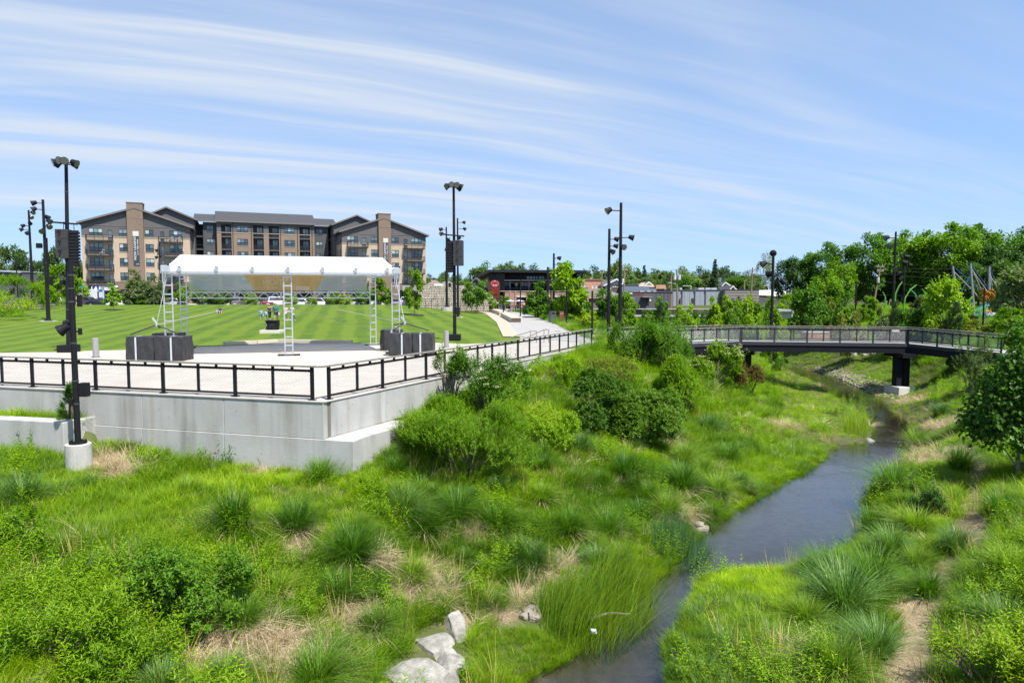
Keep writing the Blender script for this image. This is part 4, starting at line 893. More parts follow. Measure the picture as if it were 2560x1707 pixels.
# ------------------------------------------------------------------ small things on the lawn and plaza
def lawn_things():
 b = march(681, 832, lambda x, y: LAWN3(x, y)); Y = b.y; k = Y/F
 t = thing('utility_cabinet', 'black utility cabinet on a pale concrete pad in the lawn', 'utility cabinet', b)
 m = MB(); m.box((0, 0, .07), (49*k, 1.5, .34)); bevel(m.build('pad', mat('pale pad concrete', (.58, .55, .49), .85, .06, 2), t), .02, 1)
 w = 26*k; h = 21*k; m = MB(); m.box((0, .1, .24+h/2), (w, .8, h)); bevel(m.build('cabinet_body', M_black, t), .02, 1)
 m = MB(); m.box((0, .1, .24+h+.05), (w*1.06, .95, .1)); m.build('lid', M_black, t)
 m = MB(); m.box((w/2+.09, -.1, .24+h*.75), (.18, .3, .35)); m.build('side_box', M_black, t)
 for i in range(3):
  m = MB()
  for j in range(5): m.box((-.05+.14*i, -.312, .55+.07*j), (.08, .02, .03))
  m.build('vent', M_grey_steel, t)
 m = MB(); m.box((-w*.42, -.32, .65), (.03, .03, .25)); m.build('handle', M_alu, t)
 # seat walls between lawn and promenade
 M_seat = mat('seat wall limestone', (.52, .46, .35), .85, .1, 2.5, .2)
 g = 'seat walls between lawn and promenade'
 for (p0, p1, lab, cap) in (((1226, 774), (1258, 788), 'pale stone seat wall reaching toward the stone panel wall', False), ((1262, 791), (1290, 806), 'stone seat wall with a dark brown end nearest the railing', True), ((1166, 776), (1186, 776), 'short pale seat wall at the crest of the lawn', False)):
  a = march(*p0, lambda x, y: PZ(y) if p0[0] > 1200 else LAWN3(x, y), 40, 110); b_ = march(*p1, lambda x, y: PZ(y) if p0[0] > 1200 else LAWN3(x, y), 40, 110)
  t = thing('seat_wall', lab, 'seat wall', a, 0, g); q = MB(a); q.beam(a+Vector((0, 0, .2)), b_+Vector((0, 0, .2)), 1.1, .62); bevel(q.build('stone_bench', M_seat, t), .02, 1)
  d = (b_-a).normalized(); q = MB(a); q.beam(b_+d*.003+Vector((0, 0, .2)), b_+d*.03+Vector((0, 0, .2)), 1.06, .56); q.build('end_face', mat('brown end face', (.11, .075, .055), .8, .1, 4) if cap else M_seat, t)
 # sloping handrails
 M_hr = mat('bronze handrail', (.30, .26, .21), .45, .1, 4, metal=.4)
 for pts, lab in ((((1272, 845), (1326, 828), (1341, 827.5)), 'thin bronze handrail sloping down beside the steps, the shorter of two'), (((1318, 843), (1360, 824), (1372, 824)), 'thin bronze handrail sloping down beside the steps, the longer of two')):
  Y = 46.5; P_ = [Vector(atY(x, y, Y)) for x, y in pts]; t = thing('handrail', lab, 'handrail', (P_[2].x, Y, 0)); o = t.location
  q = MB(o); q.tube(P_, .03, 6); q.build('rail_bar', M_hr, t)
  for p in (P_[1], P_[2]): q = MB(o); q.tube([p, (p.x, p.y, 0)], .03, 6); q.build('post', M_hr, t)
 # bins
 g = 'dark grey waste bins along the promenade'
 for px, py, h_, lab in ((1381, 806, 23, 'dark grey square waste bin at the edge of the promenade nearest the railing'), (1313, 786, 16, 'dark grey waste bin by the soft conical tree'), (1249, 781, 14, 'dark grey waste bin at the foot of the stone panel wall')):
  b = march(px, py, lambda x, y: PZ(y), 40, 110); t = thing('waste_bin', lab, 'bin', b, .3, g); k = b.y/F; H = 1.25
  m = MB(); m.box((0, 0, H/2), (.62, .62, H)); bevel(m.build('bin_body', mat('bin grey', (.075, .085, .095), .5, .1, 3), t), .02, 1); m = MB(); m.box((0, 0, H+.03), (.66, .66, .06)); m.build('lid', M_black, t); m = MB(); m.box((0, -.313, H*.8), (.4, .02, .16)); m.build('slot', M_black, t)
 b = onland(1404, 808); t = thing('sign_slab', 'rust red steel marker slab beside the thin post on a pale footing', 'marker sign', b, .15)
 M_rust = mat('rusted steel', (.17, .055, .03), .8, .3, 5, .2)
 m = MB(); m.box((0, 0, .62), (.46, .08, 1.3)); m.build('slab_face', M_rust, t); m = MB(); m.box((0, -.045, 1.02), (.3, .008, .05)); m.build('lettering_bar', mat('pale lettering', (.5, .45, .4)), t)
 b = Vector((xat(2074, 78), 78, gz(xat(2074, 78), 78))); t = thing('sign_slab', 'rust red steel marker slab among the far bushes beyond the footbridge', 'marker sign', b, -.1); m = MB(); m.box((0, 0, .7), (.5, .09, 1.7)); m.build('slab_face', M_rust, t)
lawn_things()

# ------------------------------------------------------------------ footbridges
M_beam = mat('bridge girder steel', (.010, .012, .016), .65, .15, 3, spec=.12)
M_deck = mat('bridge deck concrete', (.36, .36, .36), .85, .08, 2)
M_brail = mat('bridge railing steel', (.035, .037, .042), .6, .1, 4, spec=.2)
def bridge():
 J = [Vector((*atY(1590, 860, 44.5)[:2], -.12)), Vector((*atY(1853, 854, 50.5)[:2], -.22)), Vector((*atY(2268, 859, 50)[:2], -.33)), Vector((*atY(2505, 884, 45)[:2], -.6))]
 t = thing('footbridge', 'dark steel footbridge crossing the creek in three straight spans with mesh railings', 'bridge', (J[1].x, J[1].y, -4)); o = t.location
 wid = 2.9
 # mitred offset line for the far side
 def off(w):
  out = []
  for i, p in enumerate(J):
   ds = [(J[k+1]-J[k]).xy.normalized() for k in (i-1, i) if 0 <= k < len(J)-1]; ns = [Vector((-d.y, d.x)) for d in ds]
   n = sum(ns, Vector((0, 0))).normalized(); k = w/max(.3, n.dot(ns[0])); out.append(Vector((p.x+n.x*k, p.y+n.y*k, p.z)))
  return out
 N0, F0 = off(0), off(wid)
 def strip(name, w0, w1, z0, z1, m, i):
  a, b = off(w0), off(w1); q = MB(o)
  p = [a[i], a[i+1], b[i+1], b[i]]
  vs = [(v.x, v.y, v.z+z0) for v in p]+[(v.x, v.y, v.z+z1) for v in p]
  q.add(vs, [(3, 2, 1, 0), (4, 5, 6, 7), (0, 1, 5, 4), (1, 2, 6, 5), (2, 3, 7, 6), (3, 0, 4, 7)]); return q.build(name, m, t)
 for i in range(3):
  strip('deck', .02, wid-.02, -.16, 0, M_deck, i); strip('edge_channel', -.07, .0, -.22, .03, M_brail, i)
  strip('girder', .0, .16, -.70, -.23, M_beam, i); strip('girder', wid-.2, wid-.04, -.70, -.17, M_beam, i)
 for i, n in ((0, 8), (1, 10), (2, 6)):
  for line, th in ((off(.06), 0), (off(wid-.1), 0)):
   a, b = line[i], line[i+1]; d = (b-a).normalized()
   railing(t, a+d*.07, b-d*.07, a.z, b.z, n, th, ends=False, hr=1.12, shade=M_brail)
 # handrail top is pale weathered board already; piers
 pxs = {2: 2247, 1: 1855}
 for px, py0, z1, w, pz in ((2247, 968, -.95, 1.3, None), (1853, 905, -.9, .8, None)):
  j = 2 if px > 2000 else 1
  c = (N0[j]+F0[j])/2; c.y -= .8*(j == 2); c.x = xat(pxs[j], c.y, 920); g = gz(c.x, c.y); ft = zat(968, c.y-1.1) if j == 2 else g
  for s in (-1, 1):
   q = MB(o); q.box((c.x+s*.28, c.y-.3, (ft+J[j].z-.7)/2), (.42, .55, J[j].z-.7-ft), .1); q.build('pier_leg', M_beam, t)
  q = MB(o); q.box((c.x, c.y, J[j].z-.85), (.9, 2.6, .3)); q.build('crossbeam', M_beam, t)
  if j == 2: q = MB(o); q.box((c.x, c.y-.25, ft-.45), (1.35, 1.7, .9), .1); bevel(q.build('pier_footing', mat('pier footing concrete', (.55, .54, .51), .85, .1, 2), t), .04, 2)
 e = J[3]; q = MB(o); q.box((e.x+1.2, e.y+.8, e.z-1.5), (2.6, 3.4, 2.6), .35); q.build('abutment', M_wall, t)
 q = MB(o); p = Vector(atY(2239, 827, 49.6)); q.box(tuple(p), (.55, .03, .13)); q.build('notice_plate', mat('notice plate', (.5, .45, .45)), t)
 # ramp paving reaching the bridge from both banks
 for pts, nm in ((((J[0]+Vector((-.3, -.3, 0))), Vector((*atZ(1520, 866, 0)[:2], -.02)), Vector((*atZ(1500, 861, 0)[:2], -.02)), (F0[0]+Vector((-.3, .3, 0)))), 'bridge_path'), ((J[3]+Vector((.1, 0, 0)), J[3]+Vector((7, -2, .3)), F0[3]+Vector((7, 0, .3)), F0[3]+Vector((.1, 0, 0))), 'bridge_path')):
  q = MB(); q.add([(p.x, p.y, p.z-.02) for p in pts]+[(p.x, p.y, p.z-.5) for p in pts], [(0, 1, 2, 3), (0, 4, 5, 1), (1, 5, 6, 2), (2, 6, 7, 3), (3, 7, 4, 0)]); q.build(nm, M_deck, kind='structure')
 # second bridge, further up the creek
 a = Vector((*atY(1440, 790, 112)[:2], -.2)); b = Vector((*atY(1812, 790, 118)[:2], -.35))
 t2 = thing('footbridge', 'distant grey footbridge with pale rails half hidden by young trees', 'bridge', (a.x, a.y, -2)); o2 = t2.location
 def st(name, dz0, dz1, w0, w1, m):
  d = (b-a).xy.normalized(); n = Vector((-d.y, d.x)); q = MB(o2); p = [(a.xy+n*w0, a.z), (b.xy+n*w0, b.z), (b.xy+n*w1, b.z), (a.xy+n*w1, a.z)]
  q.add([(v.x, v.y, z+dz0) for v, z in p]+[(v.x, v.y, z+dz1) for v, z in p], [(3, 2, 1, 0), (4, 5, 6, 7), (0, 1, 5, 4), (1, 2, 6, 5), (2, 3, 7, 6), (3, 0, 4, 7)]); q.build(name, m, t2)
 st('deck', -.2, 0, 0, 3, M_deck); st('girder', -.95, -.21, .1, .4, M_beam); st('girder', -.95, -.21, 2.6, 2.9, M_beam)
 M_pr = mat('pale bridge rail', (.36, .35, .35), .5, .1, 3)
 for w in (.05, 2.95):
  st('handrail_board', 1.02, 1.12, w-.09, w+.09, M_pr); st('bottom_rail', .1, .17, w-.03, w+.03, M_brail)
  d = (b-a); n = 14; nn = Vector((-d.y, d.x, 0)).normalized()
  for i in range(n+1): p = a+d*(i/n)+nn*w; q = MB(o2); q.box((p.x, p.y, p.z+.52), (.12, .09, 1.0)); q.build('post', M_brail, t2)
  q = MB(o2)
  for i in range(n*16): p = a+d*(i/(n*16))+nn*w; q.box((p.x, p.y, p.z+.56), (.022, .022, .9))
  q.build('baluster_screen', M_brail, t2, kind='stuff')
 for f in (.02, .5, .98):
  p = a.lerp(b, f); q = MB(o2); q.box((p.x, p.y+1.5, p.z-2.2), (1.0, 2.6, 2.5)); q.build('abutment', M_wall, t2)
bridge()
# ------------------------------------------------------------------ street beyond the lawn
ZS = 1.12
def street():
 q = MB(); q.add([(-160, 115, ZS), (-8, 118, ZS), (-6, 131, ZS), (-160, 128, ZS)], [(0, 1, 2, 3)]); q.build('road', mat('asphalt', (.055, .055, .057), .9, .15, 2, .2, world_co=True), kind='structure')
 q = MB(); q.prism([(-160, 128.2), (-14, 131.2), (-14, 150), (-160, 146)], ZS-.4, ZS+.13); q.build('pavement', mat('pavement concrete', (.42, .40, .37), .85, .08, 1), kind='structure')
 q = MB(); q.prism([(-75, 112), (-12, 112), (-12, 113.6), (-75, 113.6)], ZS-.4, ZS+.16); q.build('kerb', mat('kerb pale', (.5, .48, .44), .85, .08, 1), kind='structure')
street()
# ------------------------------------------------------------------ walls with openings
def facade(root, name, P, u0, u1, z0, z1, w, holes, m, depth=.16, ret=0):
 """wall face at depth w from u0..u1 with rectangular holes (ua,ub,za,zb) and their reveals"""
 hs = [(max(a, u0), min(b, u1), max(c, z0), min(d, z1)) for a, b, c, d in holes if b > u0 and a < u1 and d > z0 and c < z1]
 us = sorted({u0, u1, *[h[0] for h in hs], *[h[1] for h in hs]}); zs = sorted({z0, z1, *[h[2] for h in hs], *[h[3] for h in hs]})
 q = MB(root.location)
 for a, b in zip(us, us[1:]):
  for c, d in zip(zs, zs[1:]):
   mu, mz = (a+b)/2, (c+d)/2
   if b-a < 1e-4 or d-c < 1e-4 or any(h[0] < mu < h[1] and h[2] < mz < h[3] for h in hs): continue
   q.add([P(a, w, c), P(b, w, c), P(b, w, d), P(a, w, d)], [(0, 1, 2, 3)])
 for a, b, c, d in hs:
  q.add([P(a, w, c), P(b, w, c), P(b, w, d), P(a, w, d), P(a, w+depth, c), P(b, w+depth, c), P(b, w+depth, d), P(a, w+depth, d)], [(0, 4, 5, 1), (1, 5, 6, 2), (2, 6, 7, 3), (3, 7, 4, 0)])
 if ret:
  for u in (u0, u1): q.add([P(u, w, z0), P(u, w+ret, z0), P(u, w+ret, z1), P(u, w, z1)], [(0, 1, 2, 3)] if u == u0 else [(3, 2, 1, 0)])
 return q.build(name, m, root)
def pbox(root, name, P, u0, u1, w0, w1, z0, z1, m, parent=None):
 q = MB(root.location); q.add([P(u, w, z) for u in (u0, u1) for w in (w0, w1) for z in (z0, z1)], [(0, 1, 3, 2), (4, 6, 7, 5), (0, 4, 5, 1), (2, 3, 7, 6), (0, 2, 6, 4), (1, 5, 7, 3)]); return q.build(name, m, parent or root)
def window(root, P, u0, u1, z0, z1, w, n, M_f, M_g, rails=1, sill=None, name='window', fw=.07, lites=False):
 q = MB(root.location); d0, d1 = w+.03, w+.13
 def b(a0, a1, c0, c1): q.add([P(u, ww, z) for u in (a0, a1) for ww in (d0, d1) for z in (c0, c1)], [(0, 1, 3, 2), (4, 6, 7, 5), (0, 4, 5, 1), (2, 3, 7, 6), (0, 2, 6, 4), (1, 5, 7, 3)])
 b(u0, u1, z0, z0+fw); b(u0, u1, z1-fw, z1); b(u0, u0+fw, z0+fw, z1-fw); b(u1-fw, u1, z0+fw, z1-fw)
 for k in range(1, n): x = u0+(u1-u0)*k/n; b(x-fw*.7, x+fw*.7, z0+fw, z1-fw)
 if rails: zm = z0+(z1-z0)*.48; b(u0+fw, u1-fw, zm-.035, zm+.035)
 f = q.build(name, M_f, root)
 for k in range(n):
  a0, a1 = u0+(u1-u0)*k/n, u0+(u1-u0)*(k+1)/n; rr = random.random()
  g = random.choice(M_g)
  if rails:
   q = MB(root.location); q.add([P(a0, w+.10, zm), P(a1, w+.10, zm), P(a1, w+.09, z1), P(a0, w+.09, z1)], [(0, 1, 2, 3)]); q.build('pane', g, f)
   q = MB(root.location); q.add([P(a0, w+.11, z0), P(a1, w+.11, z0), P(a1, w+.10, zm), P(a0, w+.10, zm)], [(0, 1, 2, 3)]); q.build('pane', M_g[0], f)
  else:
   q = MB(root.location); q.add([P(a0, w+.10, z0), P(a1, w+.10, z0), P(a1, w+.10, z1), P(a0, w+.10, z1)], [(0, 1, 2, 3)]); q.build('pane', g, f)
 if sill: pbox(root, 'sill', P, u0-.08, u1+.08, w-.06, w+.02, z0-.14, z0-.005, sill, f)
 return f
def brick(name, c1, c2, mort, sc=1.0):
 m = bpy.data.materials.new(name); MATS[name] = m; nt, N, L = nodes(m)
 o = N('ShaderNodeOutputMaterial'); p = N('ShaderNodeBsdfPrincipled'); p.inputs['Roughness'].default_value = .9; p.inputs['Specular IOR Level'].default_value = .2; L(p.outputs[0], o.inputs[0])
 g = N('ShaderNodeNewGeometry'); sp = N('ShaderNodeSeparateXYZ'); L(g.outputs['Position'], sp.inputs[0]); cb = N('ShaderNodeCombineXYZ')
 a = N('ShaderNodeMath'); a.operation = 'ADD'; L(sp.outputs[0], a.inputs[0]); L(sp.outputs[1], a.inputs[1]); L(a.outputs[0], cb.inputs[0]); L(sp.outputs[2], cb.inputs[1])
 b = N('ShaderNodeTexBrick'); b.inputs['Scale'].default_value = sc; b.inputs['Brick Width'].default_value = .42; b.inputs['Row Height'].default_value = .16; b.inputs['Mortar Size'].default_value = .012
 b.inputs['Color1'].default_value = (*c1, 1); b.inputs['Color2'].default_value = (*c2, 1); b.inputs['Mortar'].default_value = (*mort, 1); L(cb.outputs[0], b.inputs['Vector'])
 n = N('ShaderNodeTexNoise'); n.inputs['Scale'].default_value = .6; n.inputs['Detail'].default_value = 5; L(g.outputs['Position'], n.inputs['Vector'])
 mx = N('ShaderNodeMixRGB'); mx.blend_type = 'MULTIPLY'; mx.inputs[0].default_value = .5; L(b.outputs['Color'], mx.inputs[1]); cr = N('ShaderNodeMapRange'); cr.inputs[3].default_value = .75; cr.inputs[4].default_value = 1.2; L(n.outputs['Fac'], cr.inputs[0]); L(cr.outputs[0], mx.inputs[2])
 L(mx.outputs[0], p.inputs['Base Color']); return m
M_tan = brick('tan brick', (.37, .285, .205), (.42, .33, .24), (.42, .345, .265))
M_brn = brick('brown brick', (.165, .118, .086), (.195, .14, .104), (.19, .15, .12))
M_brn2 = brick('dim brown brick', (.19, .137, .102), (.225, .165, .122), (.22, .18, .14))
M_pan = mat('dark grey cladding', (.105, .100, .103), .7, .05, 1.5)
M_pan2 = mat('charcoal siding', (.075, .075, .080), .7, .06, 1.5)
M_trim = mat('grey brown roof trim', (.15, .14, .13), .7, .08, 3)
M_shing = mat('dark shingle roof', (.055, .056, .063), .9, .2, 5, .3, bscale=3)
M_wf = mat('black window frame', (.02, .021, .024), .5, .1, 4)
M_gl = [glassmat('dark window glass', (.035, .055, .06)), glassmat('blue grey window glass', (.10, .15, .165)), glassmat('blind behind glass', (.36, .43, .42), .15), glassmat('half drawn blind', (.20, .27, .27), .12)]
M_gd = [glassmat('shop glass', (.018, .028, .03))]
M_bal = mat('balcony steel', (.035, .034, .036), .55, .1, 4)
def apartments():
 O = Vector((atY(212, 700, 140)[0], 140, 0)); E = Vector((xat(1066, 167), 167, 0))-O; L_ = E.length; e = E.normalized(); nb = Vector((-e.y, e.x, 0))
 t = thing('apartment_building', 'long five storey apartment building of tan brick and grey cladding with two brick chimneys', 'apartment building', O)
 def P(u, w, z): p = O+e*u+nb*w; return (p.x, p.y, z)
 def U(px, w=0):
  k = (px-1280)/F/1.0; o = O+nb*w
  # ray x = k' * y with the small pitch term ignored at this range
  return (k*o.y-o.x)/(e.x-k*e.y)
 SL = [5.3, 8.3, 11.3, 14.3]; ZT = 15.15
 sill = mat('window sill stone', (.36, .29, .22), .8, .06, 3)
 def wing(pl, pr, chim, cols, bals, peak_px, peakz, zl, zr, dep=26):
  u0, u1 = U(pl), U(pr); uc0, uc1 = U(chim[0]), U(chim[1])
  holes = []; wins = []
  for a, b, n, kind in cols:
   ua, ub = U(a), U(b)
   for s in SL:
    if kind == 'w': h = (ua, ub, s+.8, s+2.5)
    else: h = (ua, ub, s+.06, s+2.2)
    holes.append(h); wins.append((h, n, kind))
  gd = [(U(a), U(b), 1.35, 4.3) for a, b in ((pl+24, pl+78), (pl+92, pl+112), (pr-110, pr-85), (pr-70, pr-15))]
  facade(t, 'brick_wall', P, u0, u1, 5.9, ZT, 0, holes, M_tan, ret=dep)
  facade(t, 'ground_floor_wall', P, u0, u1, .6, 5.88, 0, gd+[h for h in holes if h[2] < 5.9], M_brn, ret=dep)
  facade(t, 'cladding_wall', P, u0, u1, ZT+.02, 17.5, .02, holes, M_pan, ret=dep-.1)
  pbox(t, 'ledge', P, u0-.05, u1+.05, -.08, .1, ZT-.1, ZT+.08, mat('ledge stone', (.33, .26, .19), .8, .06, 2))
  pbox(t, 'ledge', P, u0-.03, u1+.03, -.06, .1, 5.80, 5.92, M_brn2)
  up = U(peak_px)
  q = MB(O); q.poly([P(u0, .02, 17.5), P(u1, .02, 17.5), P(u1, .02, zr), P(up, .02, peakz), P(u0, .02, zl)]); q.build('gable_wall', M_pan, t)
  for k in range(1, 15):  # battens on the gable
   u = u0+(u1-u0)*k/15; zz = (zl+(peakz-zl)*(u-u0)/(up-u0)) if u < up else (peakz+(zr-peakz)*(u-up)/(u1-up))
   if uc0-.3 < u < uc1+.3: continue
   pbox(t, 'batten', P, u-.04, u+.04, -.025, .02, 17.45, zz-.1, M_pan)
  pbox(t, 'band', P, u0, u1, -.05, .02, 17.3, 17.45, M_trim)
  for a, za, b, zb in ((u0-.7, zl-.18, up, peakz+.1), (up, peakz+.1, u1+.7, zr-.18)):
   q = MB(O); th = .3; vs = [P(a, -.75, za), P(b, -.75, zb), P(b, dep, zb), P(a, dep, za), P(a, -.75, za+th), P(b, -.75, zb+th), P(b, dep, zb+th), P(a, dep, za+th)]
   q.add(vs, [(3, 2, 1, 0), (4, 5, 6, 7), (0, 1, 5, 4), (1, 2, 6, 5), (2, 3, 7, 6), (3, 0, 4, 7)]); q.build('roof', M_shing, t)
   q = MB(O); q.add([P(a, -.78, za-.05), P(b, -.78, zb-.05), P(b, -.78, zb+th+.02), P(a, -.78, za+th+.02)], [(0, 1, 2, 3)]); q.build('roof_trim', M_trim, t)
  c = pbox(t, 'chimney', P, uc0, uc1, -.7, 2.6, .6, 22.1, M_brn)
  pbox(t, 'chimney_cap', P, uc0-.08, uc1+.08, -.78, 2.7, 22.1, 22.28, M_trim, c); pbox(t, 'string_course', P, uc0-.03, uc1+.03, -.74, 0, 19.0, 19.12, M_brn2, c); pbox(t, 'string_course', P, uc0-.03, uc1+.03, -.74, 0, 20.9, 21.0, M_brn2, c)
  for h, n, kind in wins:
   if uc0-.2 < h[0] < uc1+.2 and kind != 'w': continue
   window(t, P, *h, 0, n, M_wf, M_gl, 1 if kind == 'w' else 0, sill if kind == 'w' else None, 'window' if kind == 'w' else 'balcony_door')
  for a, b, c_, d in gd: window(t, P, a, b, c_, d, 0, 3, M_wf, M_gd, 0, None, 'shop_window')
  for a, b in bals:
   ua, ub = U(a), U(b)
   for s in SL:
    sl = pbox(t, 'balcony', P, ua, ub, -1.5, -.01, s-.22, s, M_bal)
    q = MB(O)
    for zz in (.1, 1.05): q.beam(P(ua+.03, -1.46, s+zz), P(ub-.03, -1.46, s+zz), .05); q.beam(P(ua+.03, -1.46, s+zz), P(ua+.03, -.02, s+zz), .05); q.beam(P(ub-.03, -1.46, s+zz), P(ub-.03, -.02, s+zz), .05)
    for k in range(4): x = ua+.03+(ub-ua-.06)*k/3; q.beam(P(x, -1.46, s), P(x, -1.46, s+1.05), .07)
    q.build('balcony_rail', M_bal, sl)
    q = MB(O)
    for k in range(40): x = ua+.05+(ub-ua-.1)*k/39; q.beam(P(x, -1.46, s+.1), P(x, -1.46, s+1.03), .02)
    for k in range(8):
     for x in (ua+.03, ub-.03): q.beam(P(x, -1.46+1.44*k/8, s+.1), P(x, -1.46+1.44*k/8, s+1.03), .02)
    q.build('baluster_screen', M_bal, sl, kind='stuff')
  # inner depth behind the openings
  return u0, u1
 a0, a1 = wing(212, 481, (327, 367), [(231, 265, 3, 'w'), (278, 288.5, 1, 'd'), (305, 326, 2, 'w'), (370, 391, 2, 'w'), (408, 417.5, 1, 'd'), (430, 462, 3, 'w')], ((225, 291), (404, 464)), 347, 20.95, 17.75, 17.45)
 b0, b1 = wing(858, 1066, (948, 978), [(871, 898, 3, 'w'), (908, 918, 1, 'd'), (930, 947, 2, 'w'), (981, 999, 2, 'w'), (1011.5, 1020.5, 1, 'd'), (1030, 1056, 3, 'w')], ((870, 921), (1010, 1060)), 962, 21.0, 17.7, 17.4)
 # side faces of the wings towards the court get windows too
 def PS(u1):
  return lambda u, w, z: P(u1+w*(-1), u, z)
 # middle block
 W0 = 13.0; zt = [17.7, 14.7, 11.7, 8.7, 5.7]
 c0, c1 = U(548, W0), U(790, W0); holes = []; rec = []; wn = []
 for a, b, k in ((559, 584, 'r'), (598, 625, 'w'), (638, 664, 'r'), (677, 702, 'r'), (715, 741, 'w'), (753, 779, 'r')):
  for z in zt:
   h = (U(a, W0), U(b, W0), z+.05, z+1.7) if k == 'w' else (U(a, W0), U(b, W0), z-.75, z+2.0 if z > 17 else z+2.1)
   holes.append(h); (wn if k == 'w' else rec).append(h)
 shops = [(U(a, W0), U(b, W0), 1.35, 4.0) for a, b in ((552, 570), (600, 628), (655, 695), (745, 778), (708, 735))]
 facade(t, 'brick_wall', P, c0, c1, 5.0, 17.75, W0, holes, M_brn2, ret=8)
 facade(t, 'cladding_wall', P, c0, c1, 17.77, 20.3, W0+.02, holes, M_pan, ret=8)
 facade(t, 'ground_floor_wall', P, c0, c1, .6, 4.98, W0, shops, M_brn2, ret=8)
 pbox(t, 'ledge', P, c0, c1, W0-.07, W0+.1, 17.7, 17.84, sill)
 pbox(t, 'awning_band', P, c0+.5, c1-.5, W0-1.1, W0-.01, 4.15, 4.55, mat('dark red awning', (.11, .045, .035), .7, .1, 3))
 for h in wn: window(t, P, *h, W0, 3, M_wf, M_gl, 1, sill)
 for h in shops: window(t, P, *h, W0, 3, M_wf, M_gd, 0, None, 'shop_window')
 for a, b, c_, d in rec:     # recessed balconies: a dark niche with its own glass door and rail
  q = MB(O); w0, w1 = W0+.16, W0+1.8
  q.add([P(a, w0, c_), P(b, w0, c_), P(b, w0, d), P(a, w0, d), P(a, w1, c_), P(b, w1, c_), P(b, w1, d), P(a, w1, d)], [(0, 4, 5, 1), (1, 5, 6, 2), (2, 6, 7, 3), (3, 7, 4, 0), (4, 7, 6, 5)]); n_ = q.build('balcony_niche', M_pan2, t)
  x = a+(b-a)*.38; f = window(t, P, x, b-.15, c_+.1, d-.35, w1-.15, 2, M_wf, M_gl, 1, None, 'niche_window')
  q = MB(O)
  for zz in (.08, 1.0): q.beam(P(a, W0+.05, c_+zz), P(b, W0+.05, c_+zz), .05)
  for k in range(28): xx = a+(b-a)*k/27; q.beam(P(xx, W0+.05, c_+.08), P(xx, W0+.05, c_+1), .022)
  q.build('balcony_rail', M_bal, n_, kind='stuff')
  pbox(t, 'niche_slab', P, a-.02, b+.02, W0-.04, W0+.14, c_-.3, c_-.01, M_pan2, n_)
 for px in (588, 784, 634, 706, 748): u = U(px, W0); pbox(t, 'downpipe', P, u-.06, u+.06, W0-.12, W0-.01, 1.2, 20.2, M_wf)
 # grey end bays and dark stair slots
 for (pa, pb, wa, wb, sa, sb, gp) in ((514, 548, 523, 540, 494, 514, 1), (790, 824, 794, 810, 824, 842, 0)):
  w = W0+1.6; ua, ub = U(pa, w), U(pb, w); hs = [(U(wa, w), U(wb, w), z+.05, z+1.7) for z in zt]
  facade(t, 'siding_wall', P, ua, ub, .6, 20.2, w, hs, M_pan2, ret=6)
  for h in hs: window(t, P, *h, w, 2, M_wf, M_gl, 1, None)
  for k in range(24): pbox(t, 'siding_board', P, ua, U(wa, w)-.1, w-.03, w, 5+k*.62, 5+k*.62+.03, M_pan2)
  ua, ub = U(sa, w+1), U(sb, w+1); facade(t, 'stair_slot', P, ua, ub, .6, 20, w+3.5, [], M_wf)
  for z in zt: pbox(t, 'landing', P, ua, ub, w+.4, w+3.4, z-1.0, z-.75, M_pan2)
  q = MB(O)
  for z in zt: q.beam(P(ua, w+.45, z+.2), P(ub, w+.45, z+.2), .06); q.beam(P(ua, w+.45, z-.6), P(ub, w+.45, z-.6), .06)
  q.build('landing_rail', M_bal, t)
 for (pa, pb, lift) in ((548, 790, .7), (494, 548, 0), (790, 845, 0)):
  ua, ub = U(pa, W0)-.4, U(pb, W0)+.4; z0 = 20.25; w0 = W0-.6+(0 if lift else 1.2); th = .25; z1 = z0+2.3+lift
  q = MB(O); q.add([P(ua, w0, z0), P(ub, w0, z0), P(ub, w0+8, z1), P(ua, w0+8, z1), P(ua, w0, z0+th), P(ub, w0, z0+th), P(ub, w0+8, z1+th), P(ua, w0+8, z1+th)], [(3, 2, 1, 0), (4, 5, 6, 7), (0, 1, 5, 4), (1, 2, 6, 5), (2, 3, 7, 6), (3, 0, 4, 7)]); q.build('roof', M_shing, t)
  pbox(t, 'gutter', P, ua, ub, w0-.1, w0+.02, z0-.05, z0+th+.02, M_trim)
 # rear gables behind each wing
 for (pl, pk, pr) in ((368, 425, 493), (838, 895, 950)):
  w = 9.0; ua, up, ub = U(pl, w), U(pk, w), U(pr, w); ze, zp = 20.1, 22.35
  q = MB(O); q.poly([P(ua, w, 12), P(ub, w, 12), P(ub, w, ze), P(up, w, zp), P(ua, w, ze)]); q.build('gable_wall', M_pan, t)
  for u in (ua, ub): q = MB(O); q.add([P(u, w, 5), P(u, w+14, 5), P(u, w+14, ze), P(u, w, ze)], [(0, 1, 2, 3), (3, 2, 1, 0)] if 0 else [(0, 1, 2, 3)]); q.build('side_wall', M_pan, t)
  for a, za, b, zb in ((ua-.6, ze-.2, up, zp+.1), (up, zp+.1, ub+.6, ze-.2)):
   th = .3; q = MB(O); q.add([P(a, w-.7, za), P(b, w-.7, zb), P(b, w+16, zb), P(a, w+16, za), P(a, w-.7, za+th), P(b, w-.7, zb+th), P(b, w+16, zb+th), P(a, w+16, za+th)], [(3, 2, 1, 0), (4, 5, 6, 7), (0, 1, 5, 4), (1, 2, 6, 5), (2, 3, 7, 6), (3, 0, 4, 7)]); q.build('roof', M_shing, t)
   q = MB(O); q.add([P(a, w-.73, za-.05), P(b, w-.73, zb-.05), P(b, w-.73, zb+th), P(a, w-.73, za+th)], [(0, 1, 2, 3)]); q.build('roof_trim', M_trim, t)
